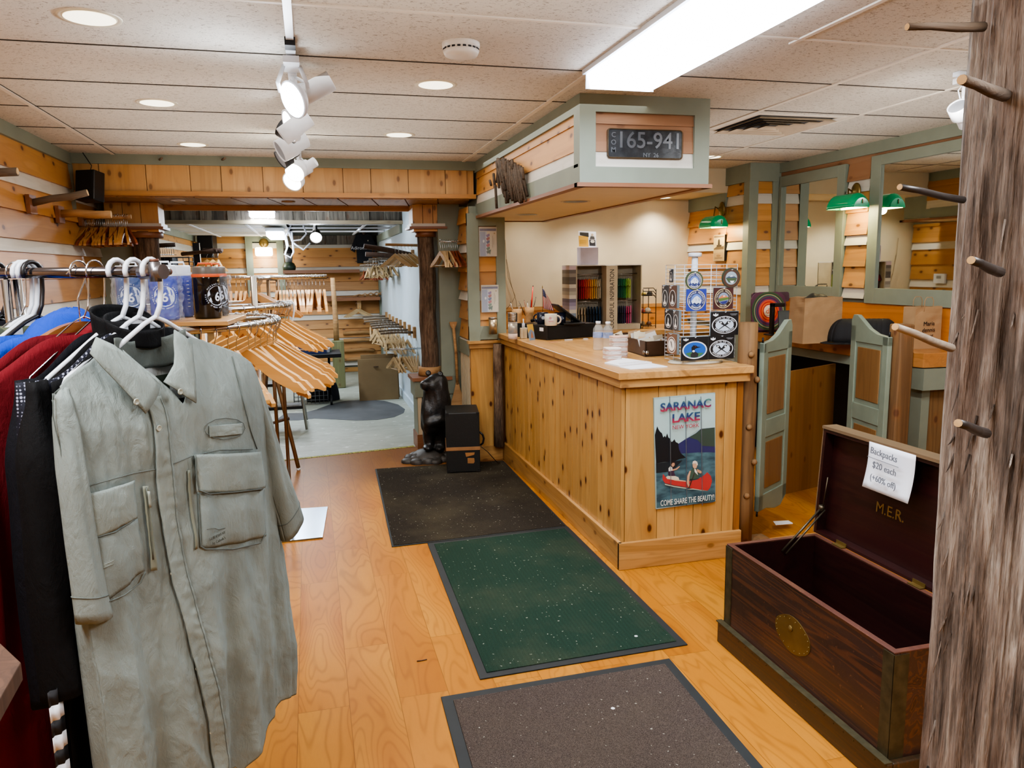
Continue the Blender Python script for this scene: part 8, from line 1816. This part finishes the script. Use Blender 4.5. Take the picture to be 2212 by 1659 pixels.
# ---- garments behind
def garment(name, label, cat, off, m, L_=-.01, R_=.52, zs=1.40, zn=1.46, hem=.45, slv=.5, collar=None, hood=None, yoke=None, uo=0.0, flare=.03, rot=0.0, stripe=None, th=.03):
    t = thing(name, label, cat, upos(.26, off, hem))
    def W(u, o, z): return upos(.26 + (u - .26) * math.cos(rot) + uo, off + o + (u - .26) * math.sin(rot), z)
    def top(u):
        s_ = (u - L_) / (R_ - L_); return lerp(zs, zn, sstep(0, .34, s_)) if s_ < .5 else lerp(zs, zn, sstep(1, .66, s_))
    def prof(u, z): w = (u - .26) / .3; return th * max(0, 1 - w * w) ** .5 + .008 * sstep(1.3, .7, z) * math.sin(u * 33 + off * 50) + .004 * noise.noise(V((u * 9, z * 5, off * 40)))
    def edge(s_, z): g = flare * sstep(1.3, .7, z); return lerp(L_ - g, R_ + g, s_)
    for sg_, nm in ((1, 'front'), (-1, 'back')):
        b = MB(); b.grid(lambda s_, v: (lambda z: (lambda u: W(u, sg_ * prof(u, z), z))(edge(s_, z)))(lerp(top(lerp(L_, R_, s_)), hem, v)), 36, 50)
        b.build(nm, m, t, solid=.0015)
    for sd, nm in ((-1, 'left_sleeve'), (1, 'right_sleeve')):
        uu = L_ if sd < 0 else R_
        def f_(a_, v):
            an = a_ * 6.2832; z = lerp(zs + .005, zs - slv, v); c = uu + sd * (.02 + .05 * v * (1 if slv < .4 else .3)) ; wd = lerp(.02, .062, sstep(0, .25, v)) * (1 - .25 * v)
            return W(c + math.cos(an) * wd * .8, math.sin(an) * lerp(.012, .045, sstep(0, .3, v)) + .004 * math.sin(an * 3 + v * 9), z + .01 * math.sin(an) * v)
        b = MB(); b.grid(f_, 24, 30); b.build(nm, m, t, solid=.0015)
    if collar:
        mc, hc, wc_ = collar; b = MB(); b.grid(lambda a_, v: W(.255 + math.cos(a_ * 6.2832) * wc_ * (1 + .08 * v), math.sin(a_ * 6.2832) * .045 + .0, lerp(zn - .015, zn + hc, v) + .02 * math.sin(a_ * 6.2832) * -1), 36, 6); b.build('collar', mc, t, solid=.003); b = MB(); b.ngon([W(.255 + math.cos(a_) * wc_, math.sin(a_) * .045, zn + hc * .3 - .02 * math.sin(a_)) for a_ in [k * math.pi / 12 for k in range(24)]]); b.build('collar_inside', mc, t)
    if hood: b = MB(); b.grid(lambda a_, v: W(.27 + math.cos(a_ * 6.2832) * hood[0] * math.cos(v * 1.5) + .02 * v, math.sin(a_ * 6.2832) * .05 * math.cos(v * 1.5), zn - .05 + hood[1] * math.sin(v * 1.5) + .008 * noise.noise(V((a_ * 9, v * 5, off * 90)))), 30, 12); b.build('hood', m, t, solid=.003)
    if yoke:
        b = MB(); b.grid(lambda s_, v: (lambda u: W(u, prof(u, 1.3) + .004, lerp(top(u) + .001, top(u) - yoke[1], v)))(lerp(L_ - .004, .2, s_)), 24, 8); b.build('shoulder_yoke', yoke[0], t, solid=.002)
        b = MB(); b.grid(lambda a_, v: W(L_ - .02 - .045 * v * .4 - .0 + math.cos(a_ * 3.14) * -.030, .012 + math.sin(a_ * 3.14) * lerp(.012, .046, sstep(0, .4, v)), lerp(zs + .004, zs - .24, v)), 12, 16); b.build('shoulder_yoke', yoke[0], t, solid=.002)
    if stripe:
        for dz, m2 in stripe: pass
        b = MB(); b.tube([W(L_ - .03 - .01 * k, .045, zs - .05 - .11 * k) for k in range(5)], .0022, 5); b.build('white_piping', PAPER, t)
    return t
BLKF = fabric('black_jersey', '090a0c', .8); DARKN = fabric('dark_navy_jersey', '0a0c13', .8); REDF = fabric('deep_red_fleece', '5e1219'); BLUF = fabric('royal_blue_fleece', '173fa6'); CAMO = NT('camouflage_cloth'); _v = CAMO.coords((1, 1, 1), False)
CAMO.color(CAMO.ramp(CAMO.noise(_v, 9, 3), [(.38, srgb('1c1f18')), (.46, srgb('2e352a')), (.54, srgb('4a4f3a')), (.62, srgb('6a6a50'))], 'CONSTANT')); CAMO = CAMO.fin(.85)
DOTF = fabric('grey_dotted_mesh', '1a1c26', .7, '8f93a8')
garment('training_jacket', 'black training jacket with dotted grey shoulders and white piping behind the fishing shirt', 'jacket', -.085, DARKN, .045, .50, 1.405, 1.482, .42, .62, (BLKF, .035, .062), None, (DOTF, .10), stripe=[(0, 0)])
garment('black_jacket', 'plain black jacket between the fishing shirt and the training jacket', 'jacket', -.052, BLKF, .04, .49, 1.405, 1.482, .40, .6, (BLKF, .02, .06), th=.016)
garment('red_jacket', 'deep red fleece top hanging behind the training jacket', 'jacket', -.17, REDF, -.03, .50, 1.405, 1.478, .40, .62, None, (.075, .07), flare=.05)
garment('blue_jacket', 'royal blue fleece with its hem cut off by the left edge', 'jacket', -.27, BLUF, -.02, .50, 1.40, 1.475, .45, .55, None, (.10, .10), flare=.04, rot=.12)
garment('camouflage_jacket', 'olive camouflage jacket farther back on the foreground rail', 'jacket', -.37, CAMO, .0, .48, 1.39, 1.49, .5, .5, None, rot=.1)
garment('dark_coat', 'dark coat behind the camouflage jacket on the foreground rail', 'coat', -.45, DARKN, -.02, .50, 1.40, 1.50, .5, .5, None)
garment('blue_shirt', 'bright blue shirt at the far end of the foreground rail', 'shirt', -.56, BLUF, -.1, .50, 1.42, 1.52, .5, .4, None)
# striped tee edge low between jackets
t = thing('striped_shirt', 'black and white striped cloth showing low between the dark jackets', 'shirt', upos(.03, -.04, .45)); b = MB(); q = [sp(100, 1480, -.035), sp(135, 1659, -.035)]
for k in range(14): b.mat(PAPER if k % 2 else INK); z = .84 - .03 * k; b.grid(lambda u, v: upos(-.045 + .03 * u, -.028 - .004 * math.sin(u * 9), z - .03 * v), 4, 1)
b.build('striped_cloth', None, t, solid=.001)
# other hangers along the rail
def hk(nm, lab, m, tt, r=.0045, half=.2): ph = plastic_hanger(nm, lab, m, (0, 0, 0), 0, half, r, pads=(m is WHITEP)); ph.matrix_world = Matrix.Translation(upos(RU - .004, tt, RODZ + .008)) @ Matrix.Rotation(RZH + .05, 4, 'Z')
hk('plastic_hanger', 'white plastic hanger of the camouflage jacket, left of the gap in the rail', WHITEP, -.345, .0052); hk('plastic_hanger', 'white plastic hanger immediately beside the one of the camouflage jacket', WHITEP, -.36, .0052); hk('plastic_hanger', 'black plastic hanger next to the paired white hangers', BLACK, -.33, .0048)
hk('plastic_hanger', 'black plastic hanger at the far left of the foreground rail', BLACK, -.44, .0048); hk('plastic_hanger', 'second black plastic hanger at the far left of the foreground rail', BLACK, -.475, .0048); hk('plastic_hanger', 'white plastic hanger at the left edge of the view', WHITEP, -.5, .0055)
for tt, lab in ((-.15, 'thin chrome wire hanger of the training jacket'), (-.195, 'thin chrome wire hanger of the red fleece'), (-.38, 'thin chrome wire hanger of the camouflage jacket')): hk('wire_hanger', lab, CHROME, tt, .0019, .19)
# wooden curved hanger and metal bracket
t = thing('curved_wooden_hanger', 'broad curved brown wooden hanger between the red and blue fleeces', 'hanger', upos(.26, -.2, 1.4)); b = MB()
M = frame(upos(.26, -.21, 1.50), AU, (0, 0, 1)); n = 18; T_ = [(.2 * (k / n * 2 - 1), -.10 * abs(k / n * 2 - 1) ** 1.8) for k in range(n + 1)]
b.prism(T_ + [(x * .9, z - .055 + .0 * abs(x)) for x, z in T_[::-1]], -.008, .008, M); b.build('hanger_body', wood('brown_hanger_wood', '9a6a3c', '84552c', 'x', 2, 0, fine=.3, rough=.3), t); b = MB(); b.tube([upos(.262, -.21, 1.495), upos(.262, -.21, 1.55), upos(.285, -.21, 1.59), upos(.262, -.21, RODZ + .018), upos(.24, -.21, 1.60)], .002, 6); b.build('hook', CHROME, t)
# ================================================================= WORLD AND COLOUR
w = bpy.data.worlds.new('world'); sc.world = w; w.use_nodes = True
w.node_tree.nodes['Background'].inputs[0].default_value = (.95, .9, .82, 1); w.node_tree.nodes['Background'].inputs[1].default_value = .12
area('room_bounce', (.6, 4.6, 2.4), 2.2, 12, NEUT, 2.6)  # unseen fill lamp standing in for light bounced around the room
UP = (math.pi, 0, 0)
area('ceiling_wash', (-.1, 1.4, 2.0), 2.4, 7, NEUT, 2.6, UP); area('ceiling_wash', (-.1, 4.8, 2.02), 2.2, 4.5, NEUT, 2.4, UP); area('ceiling_wash', (3.05, 3.4, 2.0), 1.4, 5, NEUT, 4.0, UP); area('ceiling_wash', (.2, 8.0, 1.9), 1.6, 3, COOL, 1.6, UP)  # unseen upward fill lamps standing in for bounce onto the ceiling
sc.view_settings.view_transform = 'AgX'; sc.view_settings.look = 'AgX - Medium High Contrast'; sc.view_settings.exposure = 1.35; sc.view_settings.gamma = 1.0
try:
    sc.cycles.use_denoising = True; sc.cycles.max_bounces = 6; sc.cycles.use_adaptive_sampling = True; sc.cycles.adaptive_threshold = 0.03; sc.cycles.transparent_max_bounces = 12; sc.cycles.sample_clamp_indirect = 6.0; sc.cycles.caustics_reflective = False; sc.cycles.caustics_refractive = False
except Exception: pass
